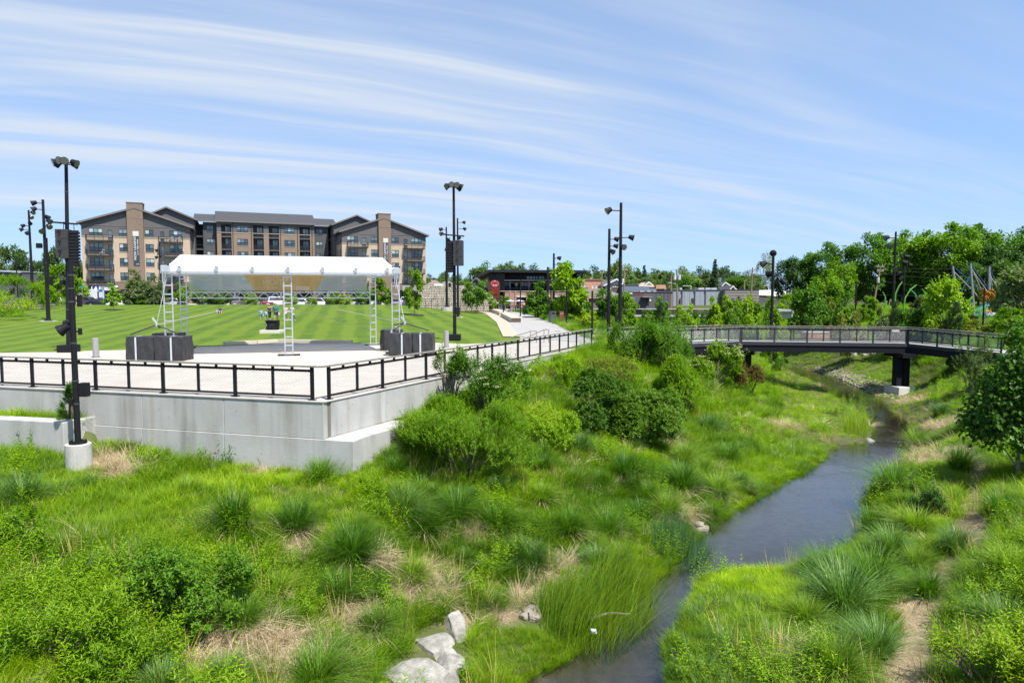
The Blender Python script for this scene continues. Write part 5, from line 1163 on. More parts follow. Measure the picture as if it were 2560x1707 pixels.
 # court side walls of the wings with windows
 for u1, s in ((a1, 1), (b0, -1)):
  def Q(u, w, z, u1=u1, s=s): return P(u1+s*(-w)+s*.004, u, z) if s > 0 else P(u1+w-.004, u, z)
  for w_ in (2.2, 6.0, 9.4):
   for sl in SL:
    q = MB(O); x = u1+s*.03
    q.add([P(x, w_, sl+.8), P(x, w_+1.3, sl+.8), P(x, w_+1.3, sl+2.5), P(x, w_, sl+2.5)], [(0, 1, 2, 3)] if s > 0 else [(3, 2, 1, 0)]); f = q.build('window', M_wf, t)
    for k in range(2):
     x2 = u1+s*.05; a = w_+.08+k*.6; q = MB(O); q.add([P(x2, a, sl+.9), P(x2, a+.54, sl+.9), P(x2, a+.54, sl+2.4), P(x2, a, sl+2.4)], [(0, 1, 2, 3)] if s > 0 else [(3, 2, 1, 0)]); q.build('pane', M_gl[k+1], f)
 # chairs and clutter on balconies
 M_chair = mat('white plastic chair', (.7, .7, .68), .5, .05, 3)
 for a, w, s, lab in ((435, -.8, 14.3, 'white chair on the top balcony over the stage canopy, the one nearer its door'), (453, -.8, 14.3, 'white chair on the top balcony between chimney and stage canopy, the outer one'), (263, -.9, 11.3, 'white reclining chair on the balcony below the uppermost at the far end of the building'),
       (881, -.8, 14.3, 'white chair on the top balcony nearest the central block, the outer one'), (897, -.8, 14.3, 'white chair on the top balcony nearest the central block, beside the door')):
  u = U(a); c = P(u, w, s+.01); q = thing('balcony_chair', lab, 'chair', c, 0, 'white chairs on the balconies')
  m = MB(); m.box((0, 0, .42), (.75, .7, .1)); m.build('seat', M_chair, q); m = MB(); m.box((.3, 0, .75), (.12, .7, .75), 0, Matrix.Rotation(.3, 4, 'Y')); m.build('backrest', M_chair, q)
  for x in (-.3, .3):
   m = MB(); m.box((x, 0, .2), (.08, .6, .4)); m.build('leg', M_chair, q)
 # banners on the chimneys
 M_nav = mat('dark navy banner', (.028, .042, .060), .7, .08, 2); M_cr = mat('cream banner print', (.55, .53, .48), .7, .05, 3); M_wl = mat('white lettering', (.75, .75, .75), .6, .02, 2)
 ang = math.atan2(e.y, e.x)
 for pa, pb, zt_, zb_, lab in ((340.5, 355.5, 16.35, 9.2, 'tall NOW LEASING banner on the chimney at the bank end of the building'), (959, 971, 16.5, 9.3, 'tall NOW LEASING banner on the chimney next to the stone wall end')):
  ua, ub = U(pa), U(pb); c = P((ua+ub)/2, -.76, zb_); q = thing('leasing_banner', lab, 'banner', c, 0, 'leasing banners on the chimneys'); w = ub-ua; H = zt_-zb_
  m = MB(); m.box((0, 0, H*.43), (w, .03, H*.86)); m.build('banner_cloth', M_nav, q).rotation_euler = (0, 0, ang); m = MB(); m.box((0, 0, H*.93), (w, .03, H*.14-.01)); m.build('header', M_cr, q).rotation_euler = (0, 0, ang)
  for body, off, size, wd in (('NOW LEASING!', -.17*w, .50*w, H*.68), ('317-708-9900', .30*w, .28*w, H*.46)):
   tx = text('lettering', body, size*1.05, M_wl, q, .006, 'CENTER', wd); tx.rotation_euler = Euler((math.pi/2, -math.pi/2, ang)); tx.location = Vector((0, -.03, H*(.51 if off < 0 else .54)))+Vector((e.x*off, e.y*off, 0))
  for k in range(3): m = MB(); m.box((w*(k-1)*.28, -.02, H*.045), (w*.16, .012, w*.16)); m.build('emblem', M_wl, q)
 # bank sign
 c = P(U(270), -1.2, 4.55); q = thing('bank_sign', 'white bank sign with blue round sail emblem over the corner shop', 'shop sign', c, 0); W_ = U(300)-U(241)
 M_ws = mat('white sign face', (.78, .78, .78), .5, .02, 2); M_bl = mat('sign blue', (.02, .06, .18), .5, .05, 2); M_bk = mat('sign letter black', (.01, .01, .012), .5, .05, 2)
 m = MB(); m.box((W_*.08, 0, 0), (W_*.86, .12, .95)); bevel(m.build('sign_board', M_ws, q), .1, 2).rotation_euler = (0, 0, ang)
 m = MB(); m.tube([(-W_*.42, -.02, .05), (-W_*.42, -.12, .05)], .78, 20); m.build('emblem_rim', M_ws, q).rotation_euler = (0, 0, ang); m = MB(); m.tube([(-W_*.42, -.1, .05), (-W_*.42, -.15, .05)], .62, 20); m.build('emblem', M_bl, q).rotation_euler = (0, 0, ang)
 m = MB(); m.add([(-W_*.42-.3, -.17, -.3), (-W_*.42+.3, -.17, -.3), (-W_*.42+.08, -.17, .5)], [(0, 1, 2)]); m.build('sail', M_ws, q).rotation_euler = (0, 0, ang)
 tx = text('lettering', 'Lake City Bank', .85, M_bk, q, .02, 'CENTER', W_*.74); tx.rotation_euler = (math.pi/2, 0, ang); tx.location = Vector((e.x*W_*.10, e.y*W_*.1-.1, 0))
 pbox(t, 'corner_canopy', P, U(228), U(305), -1.0, -.02, 3.75, 4.0, M_wf)
 return P, U
PA, UA = apartments()

# ------------------------------------------------------------------ brewery
def frontal(Y0, skew=0.0):
 return lambda u, w, z: (u, Y0+w+skew*u, z)
def brewery():
 Y = 119; X = lambda px, y=Y: xat(px, y); Z = lambda py, y=Y: zat(py, y)
 t = thing('brewery_building', 'dark two storey brewery with brick base, sloped black roof and open upper terrace', 'brewery', (X(1340), Y, .4)); P = frontal(Y); o = t.location
 M_rb = brick('red brown brick', (.27, .145, .115), (.33, .18, .14), (.33, .25, .21)); M_dk = mat('black metal cladding', (.014, .015, .019), .5, .15, 2); M_lm = mat('limestone coping', (.50, .44, .36), .8, .08, 3)
 M_wood = mat('roof soffit wood', (.16, .085, .045), .6, .25, 6, stretch=(.2, 3, 1))
 hs = [(X(1289), X(1316), .5, Z(743)), (X(1325), X(1375), .5, Z(743)), (X(1385), X(1425), .5, Z(743)), (X(1437), X(1462), .5, Z(743)), (X(1264), X(1276), .5, Z(748))]
 facade(t, 'brick_wall', P, X(1247), X(1472), -.3, Z(728.5), 0, hs, M_rb, .5, 22)
 for h in hs:
  pbox(t, 'lintel', P, h[0]-.1, h[1]+.1, -.06, .1, h[3], h[3]+.35, M_lm); window(t, P, *h, .35, 4, M_wf, M_gd, 0, None, 'shop_window')
 pbox(t, 'coping', P, X(1246), X(1473), -.1, .4, Z(728.5), Z(727.2), M_lm); pbox(t, 'terrace_floor', P, X(1248), X(1471), .4, 9, Z(728.5)-.3, Z(728.5)-.02, M_dk)
 for px in (1276, 1289): pbox(t, 'brick_pier', P, X(px-2), X(px+2), -.12, 0, -.3, Z(728.6), M_rb)
 q = MB(o)
 for k in range(110): x = X(1250)+(X(1470)-X(1250))*k/109; q.beam((x, Y+.3, Z(727)), (x, Y+.3, Z(720.5)), .025)
 q.build('baluster_screen', M_wf, t, kind='stuff'); q = MB(o); q.beam((X(1250), Y+.3, Z(720)), (X(1470), Y+.3, Z(720)), .1); q.build('terrace_rail', M_wf, t)
 # upper block behind the terrace
 pbox(t, 'upper_wall', P, X(1262), X(1462), 7, 20, Z(728), Z(683), M_dk); pbox(t, 'upper_front', P, X(1222), X(1262), -.0, 20, -.3, Z(684), M_dk); pbox(t, 'clerestory_wall', P, X(1262), X(1462), 3.5, 7, Z(700), Z(683), M_dk)
 M_cg = [glassmat('clerestory glass reflection tint', (.10, .24, .15)), glassmat('clerestory glass reflection tint pale', (.16, .32, .20))]  # green reflection painted into the base colour of the panes
 window(t, P, X(1317), X(1364), Z(697.5), Z(688.5), 3.38, 6, M_wf, M_cg, 0, None, 'clerestory_window'); window(t, P, X(1383), X(1425), Z(697.5), Z(688.5), 3.38, 5, M_wf, M_cg, 0, None, 'clerestory_window')
 # sloped roof with wood soffit
 q = MB(o); a = [(X(1196), -1.5, Z(693)), (X(1224), -1.5, Z(681)), (X(1463), -1.5, Z(682.5))]
 def RP(p, w, dz): return (p[0], Y+w, p[2]+dz)
 for i in range(2):
  p, r = a[i], a[i+1]; q.add([RP(p, -1.5, 0), RP(r, -1.5, 0), RP(r, 22, 0), RP(p, 22, 0), RP(p, -1.5, .42), RP(r, -1.5, .42), RP(r, 22, .42), RP(p, 22, .42)], [(4, 5, 6, 7), (0, 1, 5, 4), (2, 3, 7, 6), (3, 0, 4, 7), (1, 2, 6, 5)])
 q.build('roof', M_dk, t); q = MB(o)
 for i in range(2): p, r = a[i], a[i+1]; q.add([RP(p, -1.5, -.02), RP(r, -1.5, -.02), RP(r, 22, -.02), RP(p, 22, -.02)], [(3, 2, 1, 0)])
 q.build('soffit', M_wood, t)
 q = MB(o); q.add([(X(1440), Y-1.4, Z(684)), (X(1463), Y-1.4, Z(683.4)), (X(1440), Y-1.4, Z(692)), (X(1440), Y+4, Z(684)), (X(1463), Y+4, Z(683.4)), (X(1440), Y+4, Z(692))], [(0, 2, 1), (3, 4, 5), (0, 1, 4, 3), (1, 2, 5, 4), (2, 0, 3, 5)]); q.build('roof_wedge', M_dk, t)
 pbox(t, 'terrace_canopy', P, X(1261), X(1463), -.4, 5.5, Z(702.2), Z(699.5), mat('terrace canopy edge', (.27, .25, .24), .6, .1, 3))
 pbox(t, 'terrace_beam', P, X(1258), X(1440), 1.2, 1.4, Z(707.5), Z(705.8), mat('pale duct', (.42, .40, .38), .5, .1, 3))
 for px in (1275, 1323, 1375, 1425, 1460): q = MB(o); q.box((X(px), Y+.6, (Z(728)+Z(701))/2), (.2, .2, Z(701)-Z(728))); q.build('terrace_post', mat('terrace post', (.20, .21, .21), .5, .1, 3), t)
 # patrons on the terrace
 # sign panel
 s = thing('brewery_sign', 'rust red sign panel with round red emblem and SUN KING lettering', 'shop sign', (X(1235, Y-.6), Y-.6, Z(740)), 0); Ys = Y-.6
 M_rp = mat('rusted sign panel', (.075, .020, .014), .7, .35, 4); M_rl = mat('red sign letters', (.55, .035, .025), .5, .1, 2); M_rd = mat('emblem red', (.42, .03, .03), .5, .15, 2); M_pk = mat('emblem rim', (.55, .28, .27), .5, .05, 2); M_wt = mat('emblem pale', (.6, .66, .68), .5, .05, 2)
 q = MB(s.location); q.box((X(1235.5, Ys), Ys, (Z(699, Ys)+Z(747, Ys))/2), (X(1250, Ys)-X(1221, Ys), .3, Z(699, Ys)-Z(747, Ys))); q.build('panel', M_rp, s)
 q = MB(s.location); q.add([(X(1233, Ys), Ys-.1, Z(746, Ys)), (X(1250, Ys), Ys-.1, Z(746, Ys)), (X(1250, Ys), Ys-.1, .2), (X(1247, Ys), Ys-.1, .2)], [(3, 2, 1, 0)]); q.build('panel', M_rp, s)
 cx, cz, r = X(1237, Ys), Z(709.3, Ys), .66; k = Ys/F
 for rad, dy, m, n in ((9.4*k, .20, M_pk, 'emblem_rim'), (8.6*k, .23, M_rd, 'emblem')): q = MB(s.location); q.tube([(cx, Ys, cz), (cx, Ys-dy, cz)], rad, 24); q.build(n, m, s)
 for dx in (-3.2, 3.2): q = MB(s.location); q.add([(cx+(dx-2.2)*k, Ys-.25, cz-2.9*k), (cx+(dx+2.2)*k, Ys-.25, cz-2.9*k), (cx+(dx*.9+1.2)*k, Ys-.25, cz-5.2*k), (cx+(dx*.9-1.2)*k, Ys-.25, cz-5.2*k)], [(0, 1, 2, 3)][::-1]); q.build('emblem_mark', M_wt, s)
 q = MB(s.location); q.box((cx, Ys-.25, cz+6.6*k), (3.4*k, .02, 1.7*k)); q.build('emblem_mark', M_wt, s); q = MB(s.location); q.box((cx, Ys-.25, cz+1.2*k), (8*k, .02, 1.5*k)); q.build('emblem_mark', M_rp, s)
 for body, py, size, wd in (('SUN', 724, 6.9, 16.5), ('KING', 730.7, 6.9, 16.5), ('BREWERY', 735.7, 2.6, 16)):
  tx = text('lettering', body, size*k*1.25, M_rl, s, .04, 'CENTER', wd*k); tx.rotation_euler = (math.pi/2, 0, 0); tx.location = Vector((X(1236.5, Ys), Ys-.2, Z(py, Ys)))-s.location
  if body == 'SUN' or body == 'KING':
   for vv in tx.data.vertices: vv.co.y *= 1.0
 # parasols and patio rail
 M_um = mat('pale blue parasol cloth', (.42, .46, .55), .7, .05, 2); M_tb = mat('patio table wood', (.13, .07, .05), .7, .2, 4)
 for px, lab in ((1276, 'pale grey blue parasol nearer the rust red brewery sign'), (1299, 'pale grey blue parasol nearer the soft conical tree')):
  Yu = 108; c = Vector((xat(px, Yu), Yu, .6)); q = thing('parasol', lab, 'parasol', c, 0, 'patio parasols at the brewery'); zc = zat(749, Yu)-c.z; ze = zat(753.5, Yu)-c.z
  m = MB(); n = 8; vs = [(0, 0, zc)]+[(.85*math.cos(2*math.pi*i/n), .85*math.sin(2*math.pi*i/n), ze+.02) for i in range(n)]; m.add(vs, [(0, 1+i, 1+(i+1) % n) for i in range(n)]); m.build('parasol_canopy', M_um, q); m = MB(); m.cyl((0, 0, 0), .03, zc, 6); m.build('parasol_pole', M_alu, q)
 tr = thing('patio_railing', 'dark metal railing around the brewery patio beneath the parasols', 'railing', (xat(1280, 103), 103, .55)); q = MB(tr.location); x0, x1 = xat(1248, 103), xat(1330, 103)
 q.beam((x0, 103, zat(764, 103)), (x1, 103, zat(764, 103)), .09); q.build('top_rail', M_grey_steel, tr); q = MB(tr.location)
 for k in range(40): x = x0+(x1-x0)*k/39; q.beam((x, 103, .5), (x, 103, zat(764, 103)), .03)
 q.build('baluster_screen', M_black, tr, kind='stuff')
 for k in range(8): x = x0+(x1-x0)*k/7; q = MB(tr.location); q.beam((x, 103, .5), (x, 103, zat(763.5, 103)), .08); q.build('post', M_black, tr)
 for i, (px, lab) in enumerate(((1268, 'brown patio table by the railing nearest the stone wall'), (1282, 'brown patio table between the two parasols'), (1296, 'brown patio table under the parasol nearest the conical tree'), (1310, 'brown patio table closest to the conical tree'))):
  Yu = 105.5; c = (xat(px, Yu), Yu, .58); q = thing('patio_table', lab, 'table', c, 0, 'brown patio tables'); m = MB(); m.box((0, 0, .95), (1.0, .8, .06)); m.build('table_top', M_tb, q)
  for x in (-.4, .4): m = MB(); m.box((x, 0, .46), (.07, .6, .92)); m.build('leg', M_black, q)
brewery()

# ------------------------------------------------------------------ stone panel wall
def stone_wall():
 Y = 107; o = (xat(1140, Y), Y, 1.1)
 t = thing('stone_wall', 'pale rough stone panel wall with a stepped falling end beside the brewery sign', 'stone wall', o)
 M_st = mat('pale rough stone', (.40, .35, .275), .9, .25, 1.6, .4, col2=(.50, .45, .37), bscale=5, world_co=True)
 prof = [(1037, 714), (1180, 714), (1205, 722), (1218, 730), (1230, 739), (1240, 749), (1247, 760), (1252, 772)]
 rr = random.Random(5); k = Y/F; q = MB(o); xs = [p[0] for p in prof]; ys = [p[1] for p in prof]
 zb = 0.7; rows = 15; H = zat(714, Y)-zb; core = MB(o)
 for r in range(rows):
  z0 = zb+H*r/rows; z1 = zb+H*(r+1)/rows; lean = -.9*(1-r/rows)**2
  px = 1037+6*math.sin(r/rows*3.0)-2
  while px < 1252:
   w = rr.uniform(2.6, 5.0)*1.6
   lim = np.interp(px+w/2, xs, ys)
   if z1 <= zat(lim, Y)+.12:
    jx = rr.uniform(-.05, .05); q.box(((px+w/2-1280)*k+0, Y+lean+jx, (z0+z1)/2), (w*k-.05, .5, (z1-z0)-.045), rr.uniform(-.03, .03), Matrix.Rotation(-.12+rr.uniform(-.05, .05), 4, 'X'))
   px += w
 q.build('stone_blocks', M_st, t, kind='stuff')
 pts = [(xat(1037, Y), zb)]+[(xat(a, Y), zat(b+3, Y)) for a, b in prof]; m = MB(o)
 m.add([(x, Y+.45, z) for x, z in pts]+[(x, Y+1.3, z) for x, z in pts]+[(pts[-1][0], Y+.45, zb), (pts[-1][0], Y+1.3, zb)], [tuple(range(len(pts)))+(2*len(pts),), tuple(len(pts)+i for i in range(len(pts)))[::-1]+(0,)] if 0 else [tuple(range(len(pts)))[::-1], tuple(range(len(pts), 2*len(pts)))]+[(i, i+1, len(pts)+i+1, len(pts)+i) for i in range(len(pts)-1)]); m.build('backing', mat('stone joint backing', (.2, .17, .13), .9, .2, 2), t)  # darker stone backing that fills the joints between the blocks
 f = thing('park_fence', 'thin black wire fence standing in front of the stone panel wall', 'fence', (xat(1150, 104.5), 104.5, 1)); fo = f.location; x0, x1 = xat(1035, 104.5), xat(1252, 104.5)
 for py in (747, 763.5): m = MB(fo); m.beam((x0, 104.5, zat(py, 104.5)), (x1, 104.5, zat(py, 104.5)), .05); m.build('rail_bar', M_black, f)
 for i in range(16): x = x0+(x1-x0)*i/15; m = MB(fo); m.beam((x, 104.5, .4), (x, 104.5, zat(746.5, 104.5)), .06); m.build('post', M_black, f)
 g = thing('glass_pavilion', 'grey canopy with blue glass beside the stone panel wall', 'pavilion', (xat(1024, 112), 112, 1.1)); P = frontal(112); X = lambda px: xat(px, 112)
 pbox(g, 'roof_slab', P, X(1006), X(1038), 0, 8, zat(727, 112), zat(713, 112), mat('grey fascia', (.33, .34, .36), .6, .06, 2)); pbox(g, 'wall', P, X(1012), X(1036), 1, 8, .9, zat(727, 112), mat('blue grey glass wall', (.13, .17, .21), .2, .2, 1, spec=.7))
 for px in (1012, 1020, 1028, 1036): pbox(g, 'column', P, X(px-1), X(px+1), .6, .9, .9, zat(727, 112), M_grey_steel)
stone_wall()

# ------------------------------------------------------------------ town buildings beyond the creek
def hip(t, name, x0, x1, y0, y1, z0, z1, m, ins=None, ov=.4):
 q = MB(t.location); x0 -= ov; x1 += ov; y0 -= ov; y1 += ov; ym = (y0+y1)/2; i = (y1-y0)/2 if ins is None else ins
 i = min(i, (x1-x0)/2-.2); r0, r1 = (x0+i, ym, z1), (x1-i, ym, z1)
 q.add([(x0, y0, z0), (x1, y0, z0), (x1, y1, z0), (x0, y1, z0), r0, r1], [(0, 1, 5, 4), (1, 2, 5), (2, 3, 4, 5), (3, 0, 4), (3, 2, 1, 0)]); return q.build(name, m, t)
def gable(t, x0, x1, y0, y1, ze, zp, mw, mr, mt, ov=.4, xp=None):
 xp = (x0+x1)/2 if xp is None else xp; q = MB(t.location); q.add([(x0, y0, ze), (x1, y0, ze), (xp, y0, zp)], [(0, 1, 2)]); q.build('gable_wall', mw, t)
 for a, b in (((x0-ov, ze-ov*(zp-ze)/(xp-x0)), (xp, zp)), ((xp, zp), (x1+ov, ze-ov*(zp-ze)/(x1-xp)))):
  th = .22; q = MB(t.location); q.add([(a[0], y0-ov, a[1]), (b[0], y0-ov, b[1]), (b[0], y1+ov, b[1]), (a[0], y1+ov, a[1]), (a[0], y0-ov, a[1]+th), (b[0], y0-ov, b[1]+th), (b[0], y1+ov, b[1]+th), (a[0], y1+ov, a[1]+th)], [(3, 2, 1, 0), (4, 5, 6, 7), (0, 1, 5, 4), (1, 2, 6, 5), (2, 3, 7, 6), (3, 0, 4, 7)]); q.build('roof', mr, t)
  q = MB(t.location); q.add([(a[0], y0-ov-.03, a[1]-.08), (b[0], y0-ov-.03, b[1]-.08), (b[0], y0-ov-.03, b[1]+th+.02), (a[0], y0-ov-.03, a[1]+th+.02)], [(0, 1, 2, 3)]); q.build('barge_board', mt, t)
def bx(t, name, px0, px1, py0, py1, Y, dep, m, ybase=None):
 x0, x1 = xat(px0, Y), xat(px1, Y); z1, z0 = zat(py0, Y), zat(py1, Y) if ybase is None else ybase
 q = MB(t.location); q.add([(x, y, z) for x in (x0, x1) for y in (Y, Y+dep) for z in (z0, z1)], [(0, 1, 3, 2), (4, 6, 7, 5), (0, 4, 5, 1), (2, 3, 7, 6), (0, 2, 6, 4), (1, 5, 7, 3)]); return q.build(name, m, t)
def town():
 T = lambda n, l, c, px, Y: thing(n, l, c, (xat(px, Y), Y, .9))
 M_or = brick('orange brick', (.42, .20, .13), (.48, .25, .16), (.42, .30, .22)); M_wt = mat('white trim paint', (.72, .72, .70), .6, .04, 2); M_rf = mat('grey shingles', (.12, .12, .135), .9, .2, 4); M_rb = mat('brown shingles', (.20, .165, .145), .9, .2, 3)
 M_gn = mat('pale green siding', (.50, .54, .46), .7, .06, 2); M_bg = mat('blue grey wall paint', (.15, .20, .25), .8, .12, 1, stretch=(.5, .5, 2)); M_dg = mat('dark grey wall', (.10, .10, .115), .8, .1, 1); M_lg = mat('light blue grey block wall', (.28, .31, .36), .85, .08, .8); M_tp = mat('taupe block wall', (.25, .225, .215), .85, .07, 1); M_wr = mat('white membrane roof', (.75, .75, .75), .6, .04, 1); M_tw = mat('tan block wall', (.36, .31, .25), .85, .1, 1)
 # orange brick
 t = T('brick_building', 'orange brick building with narrow white edged windows behind the brewery terrace', 'building', 1475, 150); Y = 150; P = frontal(Y); X = lambda p: xat(p, Y); Z = lambda p: zat(p, Y)
 hs = [(X(p-2.2), X(p+2.2), Z(719.5), Z(710.5)) for p in (1453, 1463, 1482, 1491.5, 1500.5)]
 facade(t, 'brick_wall', P, X(1440), X(1507), .6, Z(700), 0, hs, M_or, .3, 15); pbox(t, 'cornice', P, X(1439), X(1508), -.2, .2, Z(700), Z(697.5), mat('brown cornice', (.26, .15, .11), .8, .1, 2))
 for h in hs: window(t, P, *h, .05, 1, M_wt, M_gl[:2], 1, M_wt, 'window', .14)
 bx(t, 'chimney', 1475, 1481, 694, 698, 153, 2, M_or); bx(t, 'annex_wall', 1448, 1512, 721, 745, 144, 5, M_tw)
 # green gable with garage
 t = T('garage_house', 'pale green gabled garage with black door and white roof edge', 'house', 1540, 142); Y = 142; x0, x1 = xat(1514, Y), xat(1558, Y)
 bx(t, 'wall', 1514, 1558, 713, 745, Y, 16, M_gn); gable(t, x0, x1, Y-.02, Y+16, zat(712.5, Y), zat(699, Y), M_gn, M_rf, M_wt, .5, xat(1541, Y))
 bx(t, 'side_roof', 1506, 1516, 714, 722, Y+1, 12, M_rf); d = bx(t, 'garage_door', 1529, 1557, 713.5, 740, Y-.08, .07, M_dg)
 for k in range(4): bx(t, 'door_light', 1531+6*k, 1535+6*k, 716, 718, Y-.12, .03, M_wt)
 bx(t, 'door_band', 1529, 1557, 719.5, 721.5, Y-.11, .02, mat('dull red band', (.22, .05, .06), .7, .1, 2))
 # hip roof house
 t = T('hip_roof_house', 'low house with a broad brown hipped roof behind the creek side trees', 'house', 1530, 125); Y = 125; bx(t, 'wall', 1476, 1580, 746, 775, Y, 11, mat('brown house wall', (.16, .13, .11), .8, .1, 2)); hip(t, 'roof', xat(1474, Y), xat(1583, Y), Y, Y+11, zat(746, Y), zat(727, Y+5.5), M_rb, None, .4)
 bx(t, 'dormer', 1562, 1580, 731, 743, Y+1, 3, M_dg); bx(t, 'porch_light', 1574, 1581, 732, 735, Y+.7, .3, M_wt)
 for px in (1490, 1515, 1550): bx(t, 'window', px, px+10, 752, 762, Y-.06, .05, M_gl[0])
 # blue grey
 t = T('blue_grey_building', 'blue grey flat roofed building with stepped parapet right of the garage', 'building', 1597, 138); t['label'] = 'blue grey flat roofed building with a stepped parapet next to the green garage'
 bx(t, 'wall', 1555, 1597, 712, 750, 138, 14, M_bg); bx(t, 'wall', 1597, 1623, 716, 750, 138.02, 14, M_bg); bx(t, 'wall', 1623, 1641, 721, 750, 138.04, 14, M_bg); bx(t, 'parapet', 1554, 1598, 711, 713, 137.9, .5, M_dg)
 t = T('tan_roof_house', 'house with a tan low roof and orange chimney end showing over the flat roofs', 'house', 1620, 165); Y = 165; bx(t, 'wall', 1600, 1665, 716, 745, Y, 10, M_tw); hip(t, 'roof', xat(1597, Y), xat(1645, Y), Y, Y+10, zat(718, Y), zat(706.5, Y+5), mat('tan shingles', (.36, .28, .22), .9, .15, 3), 2); bx(t, 'brick_end', 1640, 1664, 712, 722, Y-1, 3, M_or)
 gable(t, xat(1618, Y), xat(1634, Y), Y+2, Y+9, zat(712, Y), zat(705.5, Y), M_wt, M_rf, M_wt, .2)
 t = T('dark_shop_building', 'dark grey flat shop building with a red stripe and a doorway canopy', 'building', 1628, 134); Y = 134
 bx(t, 'wall', 1581, 1682, 731, 775, Y, 12, M_dg); bx(t, 'parapet', 1580, 1683, 729.5, 731, Y-.1, 12.2, mat('brown parapet', (.12, .09, .075), .7, .1, 2)); bx(t, 'stripe', 1584, 1610, 734, 736.5, Y-.05, .04, mat('dull red band', (.22, .05, .06)))
 bx(t, 'door_canopy', 1607, 1630, 742, 743.5, Y-2, 2, mat('canopy tan', (.30, .24, .18), .7, .1, 2)); bx(t, 'door', 1617, 1623, 746, 763, Y-.06, .05, M_wf); bx(t, 'door_notice', 1624, 1628, 748, 753, Y-.06, .05, M_wt)
 for px in (1640, 1650, 1660, 1670): bx(t, 'siding_joint', px, px+.8, 733, 775, Y-.04, .03, M_wf)
 for px, w in ((1600, 10), (1618, 8), (1634, 5)): bx(t, 'roof_vent', px, px+w, 726.5, 730, Y+3, 3, M_alu)
 # long light grey hall
 t = T('long_hall', 'long light blue grey block building with dark downpipes across the creek', 'building', 1745, 139); Y = 139
 bx(t, 'wall', 1676, 1812, 725, 775, Y, 25, M_lg); bx(t, 'parapet', 1675, 1813, 724, 725.2, Y-.15, 25.3, M_dg)
 for px in (1738, 1764.5, 1804, 1706): bx(t, 'downpipe', px-.9, px+.9, 726, 766, Y-.2, .18, M_dg); bx(t, 'downpipe_head', px-2, px+2, 725.5, 728.5, Y-.25, .22, M_dg)
 bx(t, 'door', 1728.5, 1735, 746, 758, Y-.08, .07, mat('dark brown door', (.05, .035, .03), .6, .1, 2)); bx(t, 'meter_box', 1701, 1705, 745, 765, Y-.4, .38, M_dg)
 for px, w in ((1746, 14), (1764, 12), (1778, 14), (1700, 5)): bx(t, 'roof_unit', px, px+w, 719.5, 724.4, Y+4, 3, mat('roof unit metal', (.5, .5, .52), .5, .1, 2))
 for k in range(10): bx(t, 'pilaster', 1684+k*13.4, 1684.6+k*13.4, 726, 775, Y-.04, .03, M_lg)
 t = T('taupe_building', 'plain taupe walled building beyond the creek, next to the long hall', 'building', 1855, 137); bx(t, 'wall', 1813, 1898, 724.5, 775, 137, 18, M_tp); bx(t, 'parapet', 1812.5, 1898.5, 723.7, 724.7, 136.9, 18, M_dg); bx(t, 'door', 1830, 1836, 745, 758, 136.9, .08, M_dg)
 for k in range(5): bx(t, 'wall_course', 1813, 1898, 731+k*7, 731.5+k*7, 136.95, .04, M_tp)
 t = T('white_roof_building', 'low building with a bright white sloping roof beside the big dark trees', 'building', 1935, 140); Y = 140; q = MB(t.location); q.add([(xat(1893, Y), Y, zat(737, Y)), (xat(1975, Y), Y, zat(742, Y)), (xat(1985, Y+18), Y+18, zat(725, Y+18)), (xat(1880, Y+18), Y+18, zat(725.5, Y+18))], [(0, 1, 2, 3)]); q.build('roof', M_wr, t); bx(t, 'wall', 1895, 1974, 742.5, 775, Y+.2, 16, M_dg)
 # far houses
 for px0, px1, pk, ye, yp, Y, lab, mw in ((1795, 1838, 1812, 722, 707, 175, 'cream gabled house with attic vent behind the long hall', M_wt), (1822, 1840, 1831, 724, 716, 165, 'small white gabled house at the far end of the long hall roof', M_wt), (1882, 1921, 1916, 722, 713.5, 180, 'pale house with grey roof behind the white roofed building', mat('cream siding', (.62, .60, .50), .7, .05, 2))):
  t = T('gabled_house', lab, 'house', (px0+px1)/2, Y); bx(t, 'wall', px0+2, px1-2, ye, 760, Y, 10, mw); gable(t, xat(px0+2, Y), xat(px1-2, Y), Y-.02, Y+10, zat(ye, Y), zat(yp, Y), mw, M_rf, M_wt, .5, xat(pk, Y)); bx(t, 'vent', pk-2, pk+2, yp+4, yp+7, Y-.1, .07, M_dg); bx(t, 'window', pk-6, pk-2, ye+1, ye+6, Y-.1, .07, M_gl[0]); bx(t, 'window', pk+2, pk+6, ye+1, ye+6, Y-.1, .07, M_gl[0])
 t = T('brown_roof_house', 'house with twin brown roofs showing above the stone panel wall', 'house', 1100, 160); Y = 160; bx(t, 'wall', 1068, 1130, 712, 760, Y, 12, M_tw); hip(t, 'roof', xat(1066, Y), xat(1098, Y), Y, Y+10, zat(713, Y), zat(700.5, Y+5), M_rb, None); hip(t, 'roof', xat(1095, Y), xat(1132, Y), Y+.5, Y+10, zat(713, Y), zat(702.5, Y+5), M_rb, None); bx(t, 'chimney', 1078, 1082, 699, 704, Y+4, 1.2, M_or); bx(t, 'wall', 1085, 1106, 709.5, 716, Y-3, 3, M_wt)
 t = T('dark_roof_house', 'dark pointed house roof beside the brewery, behind the lawn edge tree', 'house', 1192, 150); Y = 150; bx(t, 'wall', 1176, 1208, 712, 760, Y, 12, M_dg); gable(t, xat(1172, Y), xat(1208, Y), Y, Y+12, zat(713, Y), zat(696, Y), M_dg, M_shing, M_trim, .4); bx(t, 'chimney', 1187, 1191, 694, 704, Y+3, 1, M_or)
